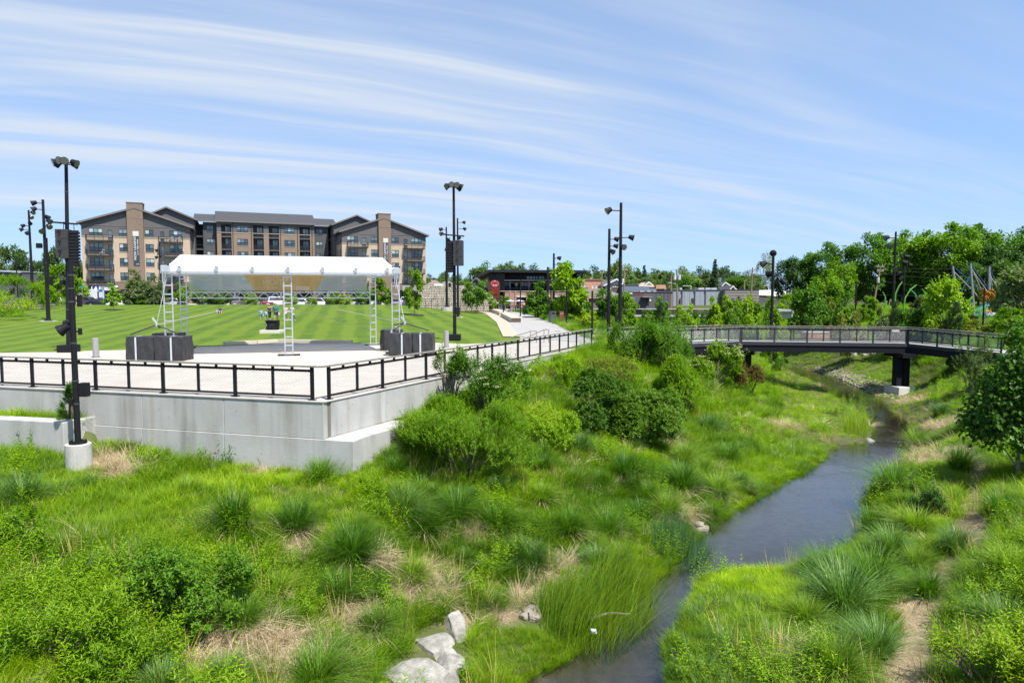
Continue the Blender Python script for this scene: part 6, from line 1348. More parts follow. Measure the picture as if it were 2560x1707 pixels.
 t = T('pale_warehouse', 'pale flat warehouse wall behind the hedge at the lamp posts', 'building', 90, 150); Y = 150; bx(t, 'wall', 60, 118, 698, 775, Y, 20, mat('pale warehouse wall', (.45, .42, .39), .85, .05, 1)); bx(t, 'parapet', 59, 119, 696.5, 698.2, Y-.1, 20.2, M_dg)
 t = T('metal_roof_shed', 'long pale metal roof edge peeking above the hedge', 'building', 20, 130); Y = 130; bx(t, 'wall', -60, 58, 681, 775, Y, 12, M_dg); q = MB(t.location); q.add([(xat(-70, Y), Y-.5, zat(672, Y)), (xat(60, Y), Y-.5, zat(679.5, Y)), (xat(60, Y), Y-.5, zat(682.5, Y)), (xat(-70, Y), Y-.5, zat(675, Y)), (xat(-70, Y), Y+12, zat(672, Y)), (xat(60, Y), Y+12, zat(679.5, Y))], [(3, 2, 1, 0), (0, 1, 5, 4)]); q.build('roof', mat('pale metal roof', (.45, .5, .58), .4, .05, 2, metal=.4), t)
 t = T('low_grey_shelter', 'low grey flat roofed shelter among bushes beyond the footbridge', 'shelter', 1967, 92); t['label'] = 'low grey flat roofed shelter among the bushes beyond the footbridge'; Y = 90; bx(t, 'roof_slab', 1948, 1987, 774, 779, Y, 5, mat('shelter roof', (.33, .33, .33), .8, .1, 2)); bx(t, 'wall', 1952, 1985, 779, 795, Y+.4, 4, mat('shelter wall', (.40, .39, .37), .8, .1, 2))
 # brick bench wall and slabs beyond the bridge
 t = T('brick_bench_wall', 'red brown brick bench wall seen through the footbridge railing', 'garden wall', 2050, 66); Y = 64; bx(t, 'brick_wall', 2020, 2080, 832, 850, Y, 1.2, brick('bench brick', (.24, .12, .09), (.28, .15, .11), (.25, .18, .15))); bx(t, 'cap', 2019, 2081, 830.2, 832, Y-.05, 1.3, mat('bench cap', (.4, .36, .32), .8, .1, 2))
 for i, (px, py, w) in enumerate(((2166, 886, 24), (2188, 882, 26), (2196, 876, 22))):
  p = onland(px, py+2); t = thing('stone_step', ('lowest', 'middle', 'uppermost')[i]+' pale stone step in the grass beneath the footbridge', 'step', p, .1, 'stone steps beneath the footbridge'); m = MB(); m.box((0, 0, .05), (w*p.y/F, .5, .22)); bevel(m.build('stone_slab', mat('step stone', (.46, .42, .35), .85, .15, 3, .3), t), .03, 1)
town()

# ------------------------------------------------------------------ utility poles and wires
def utilities():
 M_pw = mat('weathered pole wood', (.22, .16, .11), .85, .2, 3, stretch=(4, 4, .4)); M_wr = mat('power wire', (.03, .03, .03), .6, .1, 3); M_in = mat('transformer grey', (.55, .56, .57), .5, .05, 2)
 tops = {}
 for px, pt, pb, Y, arms, tilt, lab in ((1504, 682, 760, 140, ((1, 10),), 0, 'wooden utility pole in front of the orange brick building'), (1560, 672, 765, 128, ((3.5, 14),), 0, 'pale grey utility pole by the green garage'), (1694, 674, 768, 122, (), .3, 'wooden utility pole with a braced side arm and transformers'), (1677, 690, 768, 124, (), 0, 'bare wooden pole next to the one with transformers'), (1875, 669, 768, 132, ((7, 17), (16, 21)), -.35, 'wooden utility pole with two crossarms by the taupe building'), (2176, 665, 800, 108, ((2, 20), (13, 16)), -1.6, 'leaning utility pole in front of the tall trees'), (1860, 700, 760, 150, (), 0, 'thin far utility pole beside the taupe building roof')):
  b = Vector((xat(px, Y, pb), Y, 0)); b.z = zat(pb, Y)-.3; top = zat(pt, Y); t = thing('utility_pole', lab, 'utility pole', b, 0, 'utility poles'); q = MB(b); T = Vector((b.x-tilt, Y, top)) if abs(tilt) < 1 else Vector((b.x+1.3, Y, top)); q.tube([b, T], [.2, .13], 8); q.build('pole_shaft', M_pw, t); k = Y/F; tops[px] = T
  for dy, w in arms:
   c = T-Vector((0, 0, dy*k)); q = MB(b); q.beam(c-Vector((w*k/2*1.0, 0, 0)), c+Vector((w*k/2, 0, 0)), .14); a = q.build('crossarm', M_pw, t)
   for s in (-.9, -.5, .5, .9): q = MB(b); q.cyl((c.x+s*w*k/2, c.y, c.z+.05), .05, .28, 6); q.build('insulator', M_in, a)
  if px == 1694:
   q = MB(b); q.beam(T+Vector((-.2, 0, -.1)), T+Vector((1.5, 0, -.15)), .15); q.beam(T+Vector((0, 0, -1)), T+Vector((1.0, 0, -.2)), .1); q.build('crossarm', M_pw, t)
   for s in (-.35, .45): q = MB(b); q.cyl((T.x+s, Y-.3, T.z-1.8), .25, .8, 10); q.build('transformer', M_in, t)
   q = MB(b); q.tube([T+Vector((-.0, 0, -2.6)), T+Vector((-.7, 0, -2.3)), T+Vector((-1.4, 0, -2.35))], .06, 5); q.build('lamp_arm', M_in, t)
  if px in (1560, 2176): q = MB(b); q.cyl((T.x+(-.3 if px < 2000 else -.45), Y-.25, T.z-2.6), .22, .8, 10); q.build('transformer', M_in, t)
 # second pole with lamp post far off, street lamp on the hedge side
 def wire(lab, a, b, sag, r=.022):
  a, b = Vector(a), Vector(b); q = MB(a); n = 10; q.tube([a.lerp(b, i/n)-Vector((0, 0, sag*4*(i/n)*(1-i/n))) for i in range(n+1)], r, 4); w = q.build('power_line', M_wr); w.location = a; tag(w, lab, 'power line', 'overhead power lines')
 E = lambda px, py, Y: atY(px, py, Y)
 wire('overhead wire between the braced pole and the two crossarm pole', tops[1694]+Vector((1.2, 0, 0)), tops[1875]+Vector((0, 0, -.5)), .8)
 wire('overhead wire running from the pale grey pole to the braced pole', tops[1560]+Vector((0, 0, -.3)), tops[1694]+Vector((0, 0, 0)), .5)
 for i, (a, b, s, lab) in enumerate((((1875, 678, 132), (2178, 668, 108), .6, 'highest wire from the two crossarm pole to the leaning pole'), ((1875, 690, 132), (2178, 684, 108), .7, 'wire from the lower crossarm to the leaning pole'), ((1950, 722, 118), (2620, 738, 95), .6, 'low wire passing behind the green playground arches'), ((2176, 667, 108), (2640, 650, 92), .7, 'top wire from the leaning pole past the playground masts'), ((2176, 670, 108), (2640, 662, 92), .9, 'second wire from the leaning pole past the playground masts'), ((2176, 680, 108), (2640, 704, 92), .5, 'lower wire from the leaning pole behind the playground tree'), ((2176, 700, 108), (2640, 720, 92), .6, 'lowest wire from the leaning pole toward the playground'))): wire(lab, E(*a), E(*b), s)
 for px, pt, Y, lab, s in ((44, 642, 125, 'arm street lamp rising above the hedge', -1), (402, 605, 131, 'dark street lamp with floodlights in front of the building beside the stage canopy', 0), (1727, 714, 145, 'small street lamp above the long hall roof', -1)):
  b = Vector((xat(px, Y), Y, 1)); top = zat(pt, Y); t = thing('street_lamp', lab, 'street lamp', b); q = MB(b); q.tube([b, (b.x, Y, top)], [.12, .09], 8); q.build('pole_shaft', M_black if px < 1000 else M_in, t)
  if s: q = MB(b); q.beam((b.x, Y, top-.05), (b.x+1.5*s, Y, top), .1); q.box((b.x+1.4*s, Y, top-.03), (.7, .3, .1)); q.build('lamp_arm', M_black if px < 1000 else M_in, t)
  else:
   for h, yw in ((-1.6, -2.0), (-2.9, -1.8), (-2.8, 1.8), (-.4, 2)): flood(t, (b.x+.5*math.sin(yw), Y-.2, top+h), yw, .4, 1.3, (b.x, Y, top+h))
utilities()

# ------------------------------------------------------------------ playground
def playground():
 Y = 74; P = lambda px, py, y=Y: Vector(atY(px, py, y)); M_mast = mat('grey play mast', (.24, .27, .30), .45, .06, 2, metal=.2); M_blue = mat('blue play rope', (.02, .10, .24), .6, .1, 2); M_org = mat('orange play panel', (.45, .20, .02), .5, .1, 2); M_teal = mat('teal net rope', (.05, .30, .24), .6, .15, 3); M_lime = mat('lime green tube', (.10, .34, .03), .4, .1, 2); M_pl = mat('pale play rope', (.45, .42, .40), .7, .1, 2)
 t = thing('climbing_net', 'playground rope climber with three grey masts, blue ropes, orange discs and a teal net dome', 'climbing frame', (P(2440, 800).x, Y, .2)); o = t.location
 for a, b in (((2381, 664), (2392, 735)), ((2426, 657), (2436, 790)), ((2473, 665), (2474, 775))): q = MB(o); A_, B_ = P(*a), P(*b); q.tube([A_, B_], .12, 10); m_ = q.build('mast', M_mast, t); q = MB(o); q.cyl((A_.x, A_.y, A_.z), .15, .06, 10); q.tube([A_+Vector((-.25, 0, -.15)), A_+Vector((.25, 0, -.15))], .09, 6); q.build('mast_cap', M_black, m_)
 for a, b, m in (((2384, 667), (2455, 728), M_blue), ((2455, 728), (2490, 760), M_blue), ((2431, 664), (2480, 735), M_blue), ((2476, 672), (2497, 728), M_blue), ((2425, 688), (2402, 733), M_blue), ((2386, 680), (2460, 755), M_pl), ((2431, 676), (2485, 752), M_pl), ((2431, 674), (2452, 722), M_pl), ((2476, 682), (2487, 760), M_pl), ((2476, 690), (2498, 727), M_pl), ((2435, 730), (2450, 750), M_org), ((2470, 740), (2466, 760), M_pl), ((2497, 728), (2505, 750), M_blue), ((2435, 752), (2420, 765), M_blue)): q = MB(o); q.tube([P(*a), P(*b)], .035, 5); q.build('rope', m, t)
 for px, py, w in ((2460, 731, .8), (2468, 737, .8), (2477, 742, .95), (2481, 733, .8), (2459, 747, .7), (2466, 746, .6)):
  q = MB(o); c = P(px, py, Y-.3); R_ = Matrix.Rotation(.6, 4, 'Z') @ Matrix.Rotation(1.0, 4, 'Y'); n = 14; q.add([tuple(c+R_ @ Vector((.62*w*math.cos(2*math.pi*i/n), .42*w*math.sin(2*math.pi*i/n), s))) for s in (-.03, .03) for i in range(n)], [tuple(range(n))[::-1], tuple(range(n, 2*n))]+[(i, (i+1) % n, n+(i+1) % n, n+i) for i in range(n)]); q.build('disc_seat', M_org, t)
 q = MB(o); c = P(2484, 800); rx, rz_ = 1.0, 1
 x0, x1 = P(2424, 800).x, P(2528, 800).x; cx = (x0+x1)/2; rx = (x1-x0)/2; zb, ztp = P(2480, 803).z, P(2480, 758).z
 def D(u, v): return Vector((cx+rx*math.cos(v)*math.cos(u), Y+rx*.8*math.cos(v)*math.sin(u), zb+(ztp-zb)*math.sin(v)))
 for k in range(30): q.tube([D(k*2*math.pi/30, v*math.pi/2/8) for v in range(9)], .022, 3, False)
 for v in range(1, 9): q.tube([D(k*2*math.pi/30, v*math.pi/2/9) for k in range(31)], .022, 3, False)
 q.build('net_dome', M_teal, t, kind='stuff')
 q = MB(o); c = P(2485, 770, Y-rx*.7); q.box(tuple(c), (1.9, .5, .06), .2, Matrix.Rotation(-.45, 4, 'Y')); q.build('slide_board', M_org, t)
 for px, py, w, h, m in ((2475, 784, 24, 10, M_wl2()), (2505, 783, 12, 9, M_teal), (2438, 781, 20, 5, M_teal), (2420, 766, 12, 10, M_pl), (2470, 800, 30, 6, M_black)): q = MB(o); c = P(px, py, Y+.5); k = Y/F; q.box(tuple(c), (w*k, .3, h*k)); q.build('play_panel', m, t)
 q = MB(o); q.tube([P(2431, 742), P(2424, 752), P(2422, 770)], .11, 6); q.build('slide_tube', M_lime, t)
 for i, (pts, lab) in enumerate((([(2207, 730), (2213, 742), (2214, 758), (2213, 772)], 'lime green curved play arch furthest from the playground masts'), ([(2256, 704), (2247, 716), (2239, 735), (2237, 772)], 'lime green curved arch rising behind the six lamp post'), ([(2292, 712), (2276, 724), (2263, 745), (2259, 775)], 'lime green curved arch leaning over toward the playground tree'), ([(2274, 722), (2288, 735), (2297, 755), (2303, 778)], 'dark green curved arch crossing the leaning lime one'), ([(2305, 722), (2314, 735), (2319, 752), (2319, 772)], 'lime green curved arch beside the big young playground tree'))):
  P_ = [P(x, y, 80) for x, y in pts]; q = MB(P_[-1]); q.tube(P_, [.05, .075, .08, .08], 8); w = q.build('play_arch', M_lime if i != 3 else M_teal); w.location = P_[-1]; tag(w, lab, 'play arch', 'green play arches')
def M_wl2(): return mat('white play panel', (.65, .66, .68), .5, .05, 2)
playground()

# ------------------------------------------------------------------ cars
def car(col, kind, label, loc, rz):
 t = thing('parked_car', label, 'car', loc, rz, 'cars parked along the street'); L_, W_, H = {'sedan': (4.6, 1.8, 1.42), 'suv': (4.6, 1.88, 1.75), 'hatch': (4.1, 1.75, 1.5)}[kind]
 m = mat('car paint '+col[0], col[1], .25, .03, 1, spec=.7)
 # side profile x forward
 bh = H*.58
 body = [(-L_/2, .32), (-L_/2+.02, bh*.95), (-L_/2+.12, bh), (L_*.22, bh*.98), (L_/2-.25, bh*.82), (L_/2, bh*.6), (L_/2, .32)]
 cab = {'sedan': [(-L_*.40, bh-.03), (-L_*.24, H-.03), (-L_*.02, H), (L_*.10, H-.06), (L_*.25, bh-.05)], 'suv': [(-L_*.48, bh-.03), (-L_*.44, H-.05), (-L_*.1, H), (L_*.08, H-.05), (L_*.24, bh-.05)], 'hatch': [(-L_*.47, bh-.03), (-L_*.38, H-.05), (-L_*.05, H), (L_*.1, H-.05), (L_*.27, bh-.05)]}[kind]
 def ext(pts, w0, w1, zs=None):
  q = MB(); n = len(pts); zc = max(z for _, z in pts); zl = min(z for _, z in pts)
  def hw(z): return w0/2+(w1-w0)/2*(z-zl)/(zc-zl)
  q.add([(x, -hw(z), z) for x, z in pts]+[(x, hw(z), z) for x, z in pts], [tuple(range(n)), tuple(range(n, 2*n))[::-1]]+[(i, n+i, n+(i+1) % n, (i+1) % n) for i in range(n)]); return q
 b = ext(body, W_, W_*.95).build('body', m, t); bevel(b, .06, 2); c = ext(cab, W_*.93, W_*.74).build('cabin', m, t); bevel(c, .05, 2)
 G = glassmat('car glass', (.02, .025, .03)); ins = lambda p, f: p
 cx = sum(x for x, _ in cab)/len(cab); cz = (H+bh)/2
 sw = [(cx+(x-cx)*.86, cz+(z-cz)*.72+.02) for x, z in cab]; q = MB(); n = len(sw)
 for s in (-1, 1):
  pts = [(x, s*(W_*.93/2+(W_*.74-W_*.93)/2*(z-bh)/(H-bh)+.012), z) for x, z in sw]; q.add(pts, [tuple(range(n)) if s < 0 else tuple(range(n))[::-1]])
 q.build('side_window', G, t)
 for (x0, z0), (x1, z1), nm in ((cab[0], cab[1], 'rear_window'), (cab[-1], cab[-2], 'windscreen')):
  q = MB(); dx = -.02 if nm == 'rear_window' else .02; pa, pb = .18, .88; w = W_*.36
  A_ = (x0+(x1-x0)*pa+dx, z0+(z1-z0)*pa+.02); B_ = (x0+(x1-x0)*pb+dx, z0+(z1-z0)*pb+.02); q.add([(A_[0], -w*1.1, A_[1]), (A_[0], w*1.1, A_[1]), (B_[0], w*.95, B_[1]), (B_[0], -w*.95, B_[1])], [(0, 1, 2, 3)]); q.build(nm, G, t)
 for x in (-L_*.31, L_*.31):
  for s in (-1, 1): q = MB(); q.tube([(x, s*(W_/2-.2), .33), (x, s*(W_/2+.01), .33)], .33, 14); w = q.build('wheel', M_black, t); q = MB(); q.tube([(x, s*(W_/2+.01), .33), (x, s*(W_/2+.03), .33)], .2, 10); q.build('rim', M_alu, w)
 RL = mat('tail light red', (.5, .01, .01), .3, .05, 1); HL = mat('head light glass', (.7, .7, .7), .1, .05, 1)
 for s in (-1, 1):
  q = MB(); q.box((-L_/2-.005, s*W_*.40, bh*.82), (.05, .26, .17)); q.build('tail_light', RL, t); q = MB(); q.box((L_/2-.06, s*W_*.38, bh*.66), (.1, .32, .13)); q.build('headlight', HL, t)
 q = MB(); q.box((-L_/2-.01, 0, .5), (.03, .5, .13)); q.build('number_plate', HL, t)
 return t
C_ = {'white': ('white', (.75, .75, .76)), 'black': ('black', (.012, .012, .014)), 'silver': ('silver', (.42, .43, .45)), 'navy': ('navy', (.05, .065, .10)), 'red': ('dark red', (.16, .02, .025)), 'grey': ('grey', (.16, .165, .17))}
def cars():
 Y = 121; h = math.pi/2
 for px, c, k, rz, lab in ((222, 'navy', 'suv', 0, 'long navy estate car at the street end by the bank sign'), (255, 'black', 'sedan', .1, 'black car parked nose to the navy estate by the bank'), (300, 'white', 'suv', .4, 'white car half hidden by the small tree near the bank'), (330, 'grey', 'sedan', 0, 'grey car beside the green poster board'), (437, 'silver', 'hatch', .3, 'silver car visible between the canopy ladder towers'), (408, 'black', 'sedan', 2.9, 'dark car behind the leafy trees near the canopy tower'),
         (513, 'white', 'suv', h+.3, 'white car seen from behind in front of the brown storefront trees'), (538, 'black', 'sedan', h, 'black car with glowing red tail lamps seen from behind'), (600, 'grey', 'suv', h, 'grey car seen from behind under the orange banner half'), (635, 'silver', 'hatch', -h, 'silver car facing the lawn under the orange banner half'), (666, 'red', 'sedan', h+.5, 'dark red car close to the walking family'), (702, 'white', 'suv', .5, 'white car just behind the middle ladder tower'), (725, 'white', 'hatch', h, 'white hatchback peeking beside the middle ladder tower'),
         (757, 'white', 'sedan', 0, 'long white saloon broadside next to the bright yellow green tree'), (796, 'white', 'hatch', .6, 'small white car between the white saloon and the black car'), (829, 'black', 'suv', .05, 'black car broadside under the pale end of the banner'), (880, 'silver', 'sedan', .3, 'silver car near the far ladder tower trees'), (945, 'white', 'sedan', 0, 'white saloon beyond the far corner of the canopy'), (968, 'white', 'hatch', .2, 'white car next to the far front ladder tower'), (1019, 'white', 'suv', h, 'white car seen from behind close to the glass pavilion'), (1000, 'grey', 'sedan', .2, 'grey car between the far ladder tower and the pavilion')):
  car(C_[c], k, lab, (xat(px, Y), Y+random.uniform(-.6, .6), ZS+.01), rz)
 for px, py, c, k, rz, Y, lab in ((1680, 785, 'silver', 'sedan', .1, 127, 'silver car seen through the rails of the distant footbridge'), (1585, 768, 'red', 'hatch', .2, 127, 'red car behind the trees before the dark shop building'), (1625, 771, 'navy', 'suv', 0, 127, 'blue car in front of the dark shop doorway')):
  x = xat(px, Y); car(C_[c], k, lab, (x, Y, gz(x, Y)), rz)
 # boards and boxes by the street
 g = mat('bright green board', (.12, .50, .03), .5, .05, 2); t = thing('poster_board', 'bright green poster board standing at the edge of the street', 'sign', (xat(329, 114), 114, 1.3)); m = MB(); m.box((0, 0, .55), (.8, .06, .95)); m.build('board', g, t); m = MB(); m.box((0, -.035, .7), (.5, .02, .14)); m.box((0, -.035, .4), (.42, .02, .1)); m.build('print', M_wl2(), t)
 t = thing('kiosk_sign', 'dark red framed white notice board beside the navy estate car', 'sign', (xat(197, 113), 113, 1.2)); m = MB();
 for x in (-.55, .55): m.box((x, 0, .9), (.14, .14, 2.1))
 m.box((0, 0, .15), (1.6, .2, .55)); m.box((0, 0, 1.9), (1.3, .16, .16)); m.build('frame', mat('dark red frame', (.12, .03, .03), .6, .1, 2), t); m = MB(); m.box((0, .0, 1.1), (1.0, .06, 1.3)); m.build('board', M_wl2(), t)
 t = thing('bank_pylon', 'blue and white bank pylon sign standing before the corner shop', 'sign', (xat(254, 127), 127, 1.2)); m = MB(); m.box((0, 0, 1.55), (1.05, .2, 2.8)); m.build('board', mat('pylon blue', (.04, .16, .45), .5, .05, 2), t); m = MB(); m.box((-.1, -.11, 2.0), (.7, .02, 1.0)); m.box((-.1, -.11, .7), (.7, .02, .7)); m.box((.4, -.13, 1.9), (.2, .04, 1.9)); m.build('print', M_wl2(), t)
 t = thing('street_name_sign', 'small green street name sign at the corner near the bank', 'sign', (xat(205, 118), 118, 1.2)); m = MB(); m.box((0, 0, 3.35), (.85, .04, .28)); m.build('board', mat('sign green', (.03, .30, .22), .5, .05, 2), t); m = MB(); m.cyl((0, .04, 0), .04, 3.3, 6); m.build('post', M_alu, t)
 t = thing('white_truck', 'white box truck parked behind the dark red notice board', 'truck', (xat(205, 132), 132, ZS)); m = MB(); m.box((0, 0, 1.9), (4.6, 2.2, 2.4)); bevel(m.build('cargo_box', M_wl2(), t), .04, 1); m = MB(); m.box((-3.1, 0, 1.3), (1.5, 2.0, 1.7)); bevel(m.build('cab', M_wl2(), t), .15, 2)
 for x in (-3, 1.4):
  for s in (-1, 1): m = MB(); m.tube([(x, s*.8, .45), (x, s*1.08, .45)], .45, 12); m.build('wheel', M_black, t)
cars()

# ------------------------------------------------------------------ people
def person(label, loc, rz, H, pose, top, bottom, hair, skin=(.42, .25, .18), shoes=(.5, .5, .5), long_legs=False, sleeves=.5, hold=None, group=None):
 t = thing('person', label, 'person', loc, rz, group); s = H/1.75
 def V(x, y, z): return (x*s, y*s, z*s)
 seated = pose == 'sit'
 if seated: hip = (0, 0, .12); lean = -.18; dz = -.81
 else: hip = (0, 0, .93); lean = -.03; dz = 0
 st = .0 if pose == 'stand' else .2
 P_ = {'pel': hip, 'chest': (0, lean*.6, hip[2]+.36), 'neck': (0, lean, hip[2]+.55), 'head': (0, lean*1.2-.02, hip[2]+.67), 'crown': (0, lean*1.2-.01, hip[2]+.78)}
 for sg, n in ((-1, 'l'), (1, 'r')):
  P_['sh'+n] = (sg*.19, lean*.95, hip[2]+.49);
  if seated: P_['el'+n] = (sg*.25, lean-.12, hip[2]+.25); P_['ha'+n] = (sg*.18, lean-.36, hip[2]+.14); P_['hip'+n] = (sg*.1, -.02, hip[2]-.0); P_['kn'+n] = (sg*.17, -.42, hip[2]+.16); P_['an'+n] = (sg*.12, -.62, .06); P_['to'+n] = (sg*.13, -.78, .05)
  else:
   w = st*sg*(-1); P_['el'+n] = (sg*.27, w*.35+.02, hip[2]+.22); P_['ha'+n] = (sg*.28, w*.8-.06, hip[2]-.02); P_['hip'+n] = (sg*.10, 0, hip[2]-.05); P_['kn'+n] = (sg*.11, -w*.9-.03, .50); P_['an'+n] = (sg*.11, -w*1.5+.03, .09); P_['to'+n] = (sg*.13, -w*1.5-.13, .04)
 RAD = {'pel': .145, 'chest': .15, 'neck': .055, 'head': .098, 'crown': .075, 'sh': .062, 'el': .043, 'ha': .034, 'hip': .092, 'kn': .058, 'an': .042, 'to': .038}
 def skin_mesh(name, names, edges, m, k=1.0, add=0.0, flat=.78):
  me = bpy.data.meshes.new(name); me.from_pydata([V(*P_[n]) for n in names], [(names.index(a), names.index(b)) for a, b in edges], []); o = link(name, me, t); me.materials.append(m)
  md = o.modifiers.new('skin', 'SKIN'); md.use_smooth_shade = True
  for i, n in enumerate(names):
   r = (RAD.get(n, RAD.get(n[:-1], .05))*k+add)*s; d = me.skin_vertices[0].data[i]; d.radius = (r, r*(flat if n in ('pel', 'chest') else 1)); d.use_root = (i == 0)
  sb = o.modifiers.new('sub', 'SUBSURF'); sb.levels = 1; sb.render_levels = 1; return o
 ms = mat('skin %.2f' % skin[0], skin, .5, .05, 3); mt = mat('cloth %.2f %.2f %.2f' % top, top, .8, .1, 4); mb = mat('cloth %.2f %.2f %.2f' % bottom, bottom, .8, .1, 4); mh = mat('hair %.2f' % hair[0], hair, .6, .2, 6); mk_ = mat('shoe %.2f' % shoes[0], shoes, .6, .1, 4)
 body = ['pel', 'chest', 'neck', 'head', 'crown', 'shl', 'ell', 'hal', 'shr', 'elr', 'har', 'hipl', 'knl', 'anl', 'tol', 'hipr', 'knr', 'anr', 'tor']
 skin_mesh('body', body, [('pel', 'chest'), ('chest', 'neck'), ('neck', 'head'), ('head', 'crown'), ('chest', 'shl'), ('shl', 'ell'), ('ell', 'hal'), ('chest', 'shr'), ('shr', 'elr'), ('elr', 'har'), ('pel', 'hipl'), ('hipl', 'knl'), ('knl', 'anl'), ('anl', 'tol'), ('pel', 'hipr'), ('hipr', 'knr'), ('knr', 'anr'), ('anr', 'tor')], ms)
 for n in 'lr':   # sleeve end and leg hem
  a, b = Vector(P_['sh'+n]), Vector(P_['el'+n]); P_['sl'+n] = tuple(a.lerp(b, .75)) if sleeves < 1 else P_['el'+n]; c = Vector(P_['ha'+n]); P_['cu'+n] = tuple(b.lerp(c, .9)); h, k_, an = (Vector(P_[x+n]) for x in ('hip', 'kn', 'an')); P_['he'+n] = tuple(h.lerp(k_, .85))
 RAD.update({'sl': .05, 'cu': .04, 'he': .075})
 names = ['chest', 'pel', 'shl', 'shr']; ed = [('chest', 'pel'), ('chest', 'shl'), ('chest', 'shr')]
 if sleeves > 0: names += ['sll', 'slr']; ed += [('shl', 'sll'), ('shr', 'slr')]
 if sleeves >= 1: names += ['cul', 'cur']; ed += [('sll', 'cul'), ('slr', 'cur')]
 skin_mesh('shirt', names, ed, mt, 1.06, .016)
 names = ['pel', 'hipl', 'hel', 'hipr', 'her']; ed = [('pel', 'hipl'), ('hipl', 'hel'), ('pel', 'hipr'), ('hipr', 'her')]
 if long_legs: names = ['pel', 'hipl', 'knl', 'anl', 'hipr', 'knr', 'anr']; ed = [('pel', 'hipl'), ('hipl', 'knl'), ('knl', 'anl'), ('pel', 'hipr'), ('hipr', 'knr'), ('knr', 'anr')]
 skin_mesh('trousers' if long_legs else 'shorts', names, ed, mb, 1.06, .02)
 for n in 'lr': skin_mesh('shoe', ['an'+n, 'to'+n], [('an'+n, 'to'+n)], mk_, 1.1, .012)
 hd = Vector(P_['head']);
 q = MB();
 for i in range(4): pass
 n = 10; vs = []; fs = []
 for l in range(5):
  a = l/4*1.75
  for k in range(n): b = 2*math.pi*k/n; r = .112; vs.append(V(hd.x+r*math.sin(a)*math.cos(b), hd.y+.02+r*math.sin(a)*math.sin(b)*1.05, hd.z+.035+r*1.05*math.cos(a)-(.05 if (l == 4 and math.sin(b) > 0) else 0)))
 for l in range(4):
  for k in range(n): fs.append((l*n+k, (l+1)*n+k, (l+1)*n+(k+1) % n, l*n+(k+1) % n))
 # the face side stays free
 fs = [f for f in fs if not (f[0] >= 2*n and 6 <= (f[0] % n) <= 8)]
 mk('hair', vs, fs, mh, t, smooth=True)
 q = MB(); q.tube([V(hd.x, hd.y-.095, hd.z+.01), V(hd.x, hd.y-.125, hd.z-.015)], [.016*s, .02*s], 5); q.build('nose', ms, t)
 if hold:
  hb = Vector(V(*P_['har'])); q = MB(); q.box((hb.x+.03*s, hb.y, hb.z-.16*s), (.16*s, .08*s, .26*s)); q.build('carried_bottle', mat('held thing %.2f' % hold[0], hold, .5, .1, 3), t)
 return t
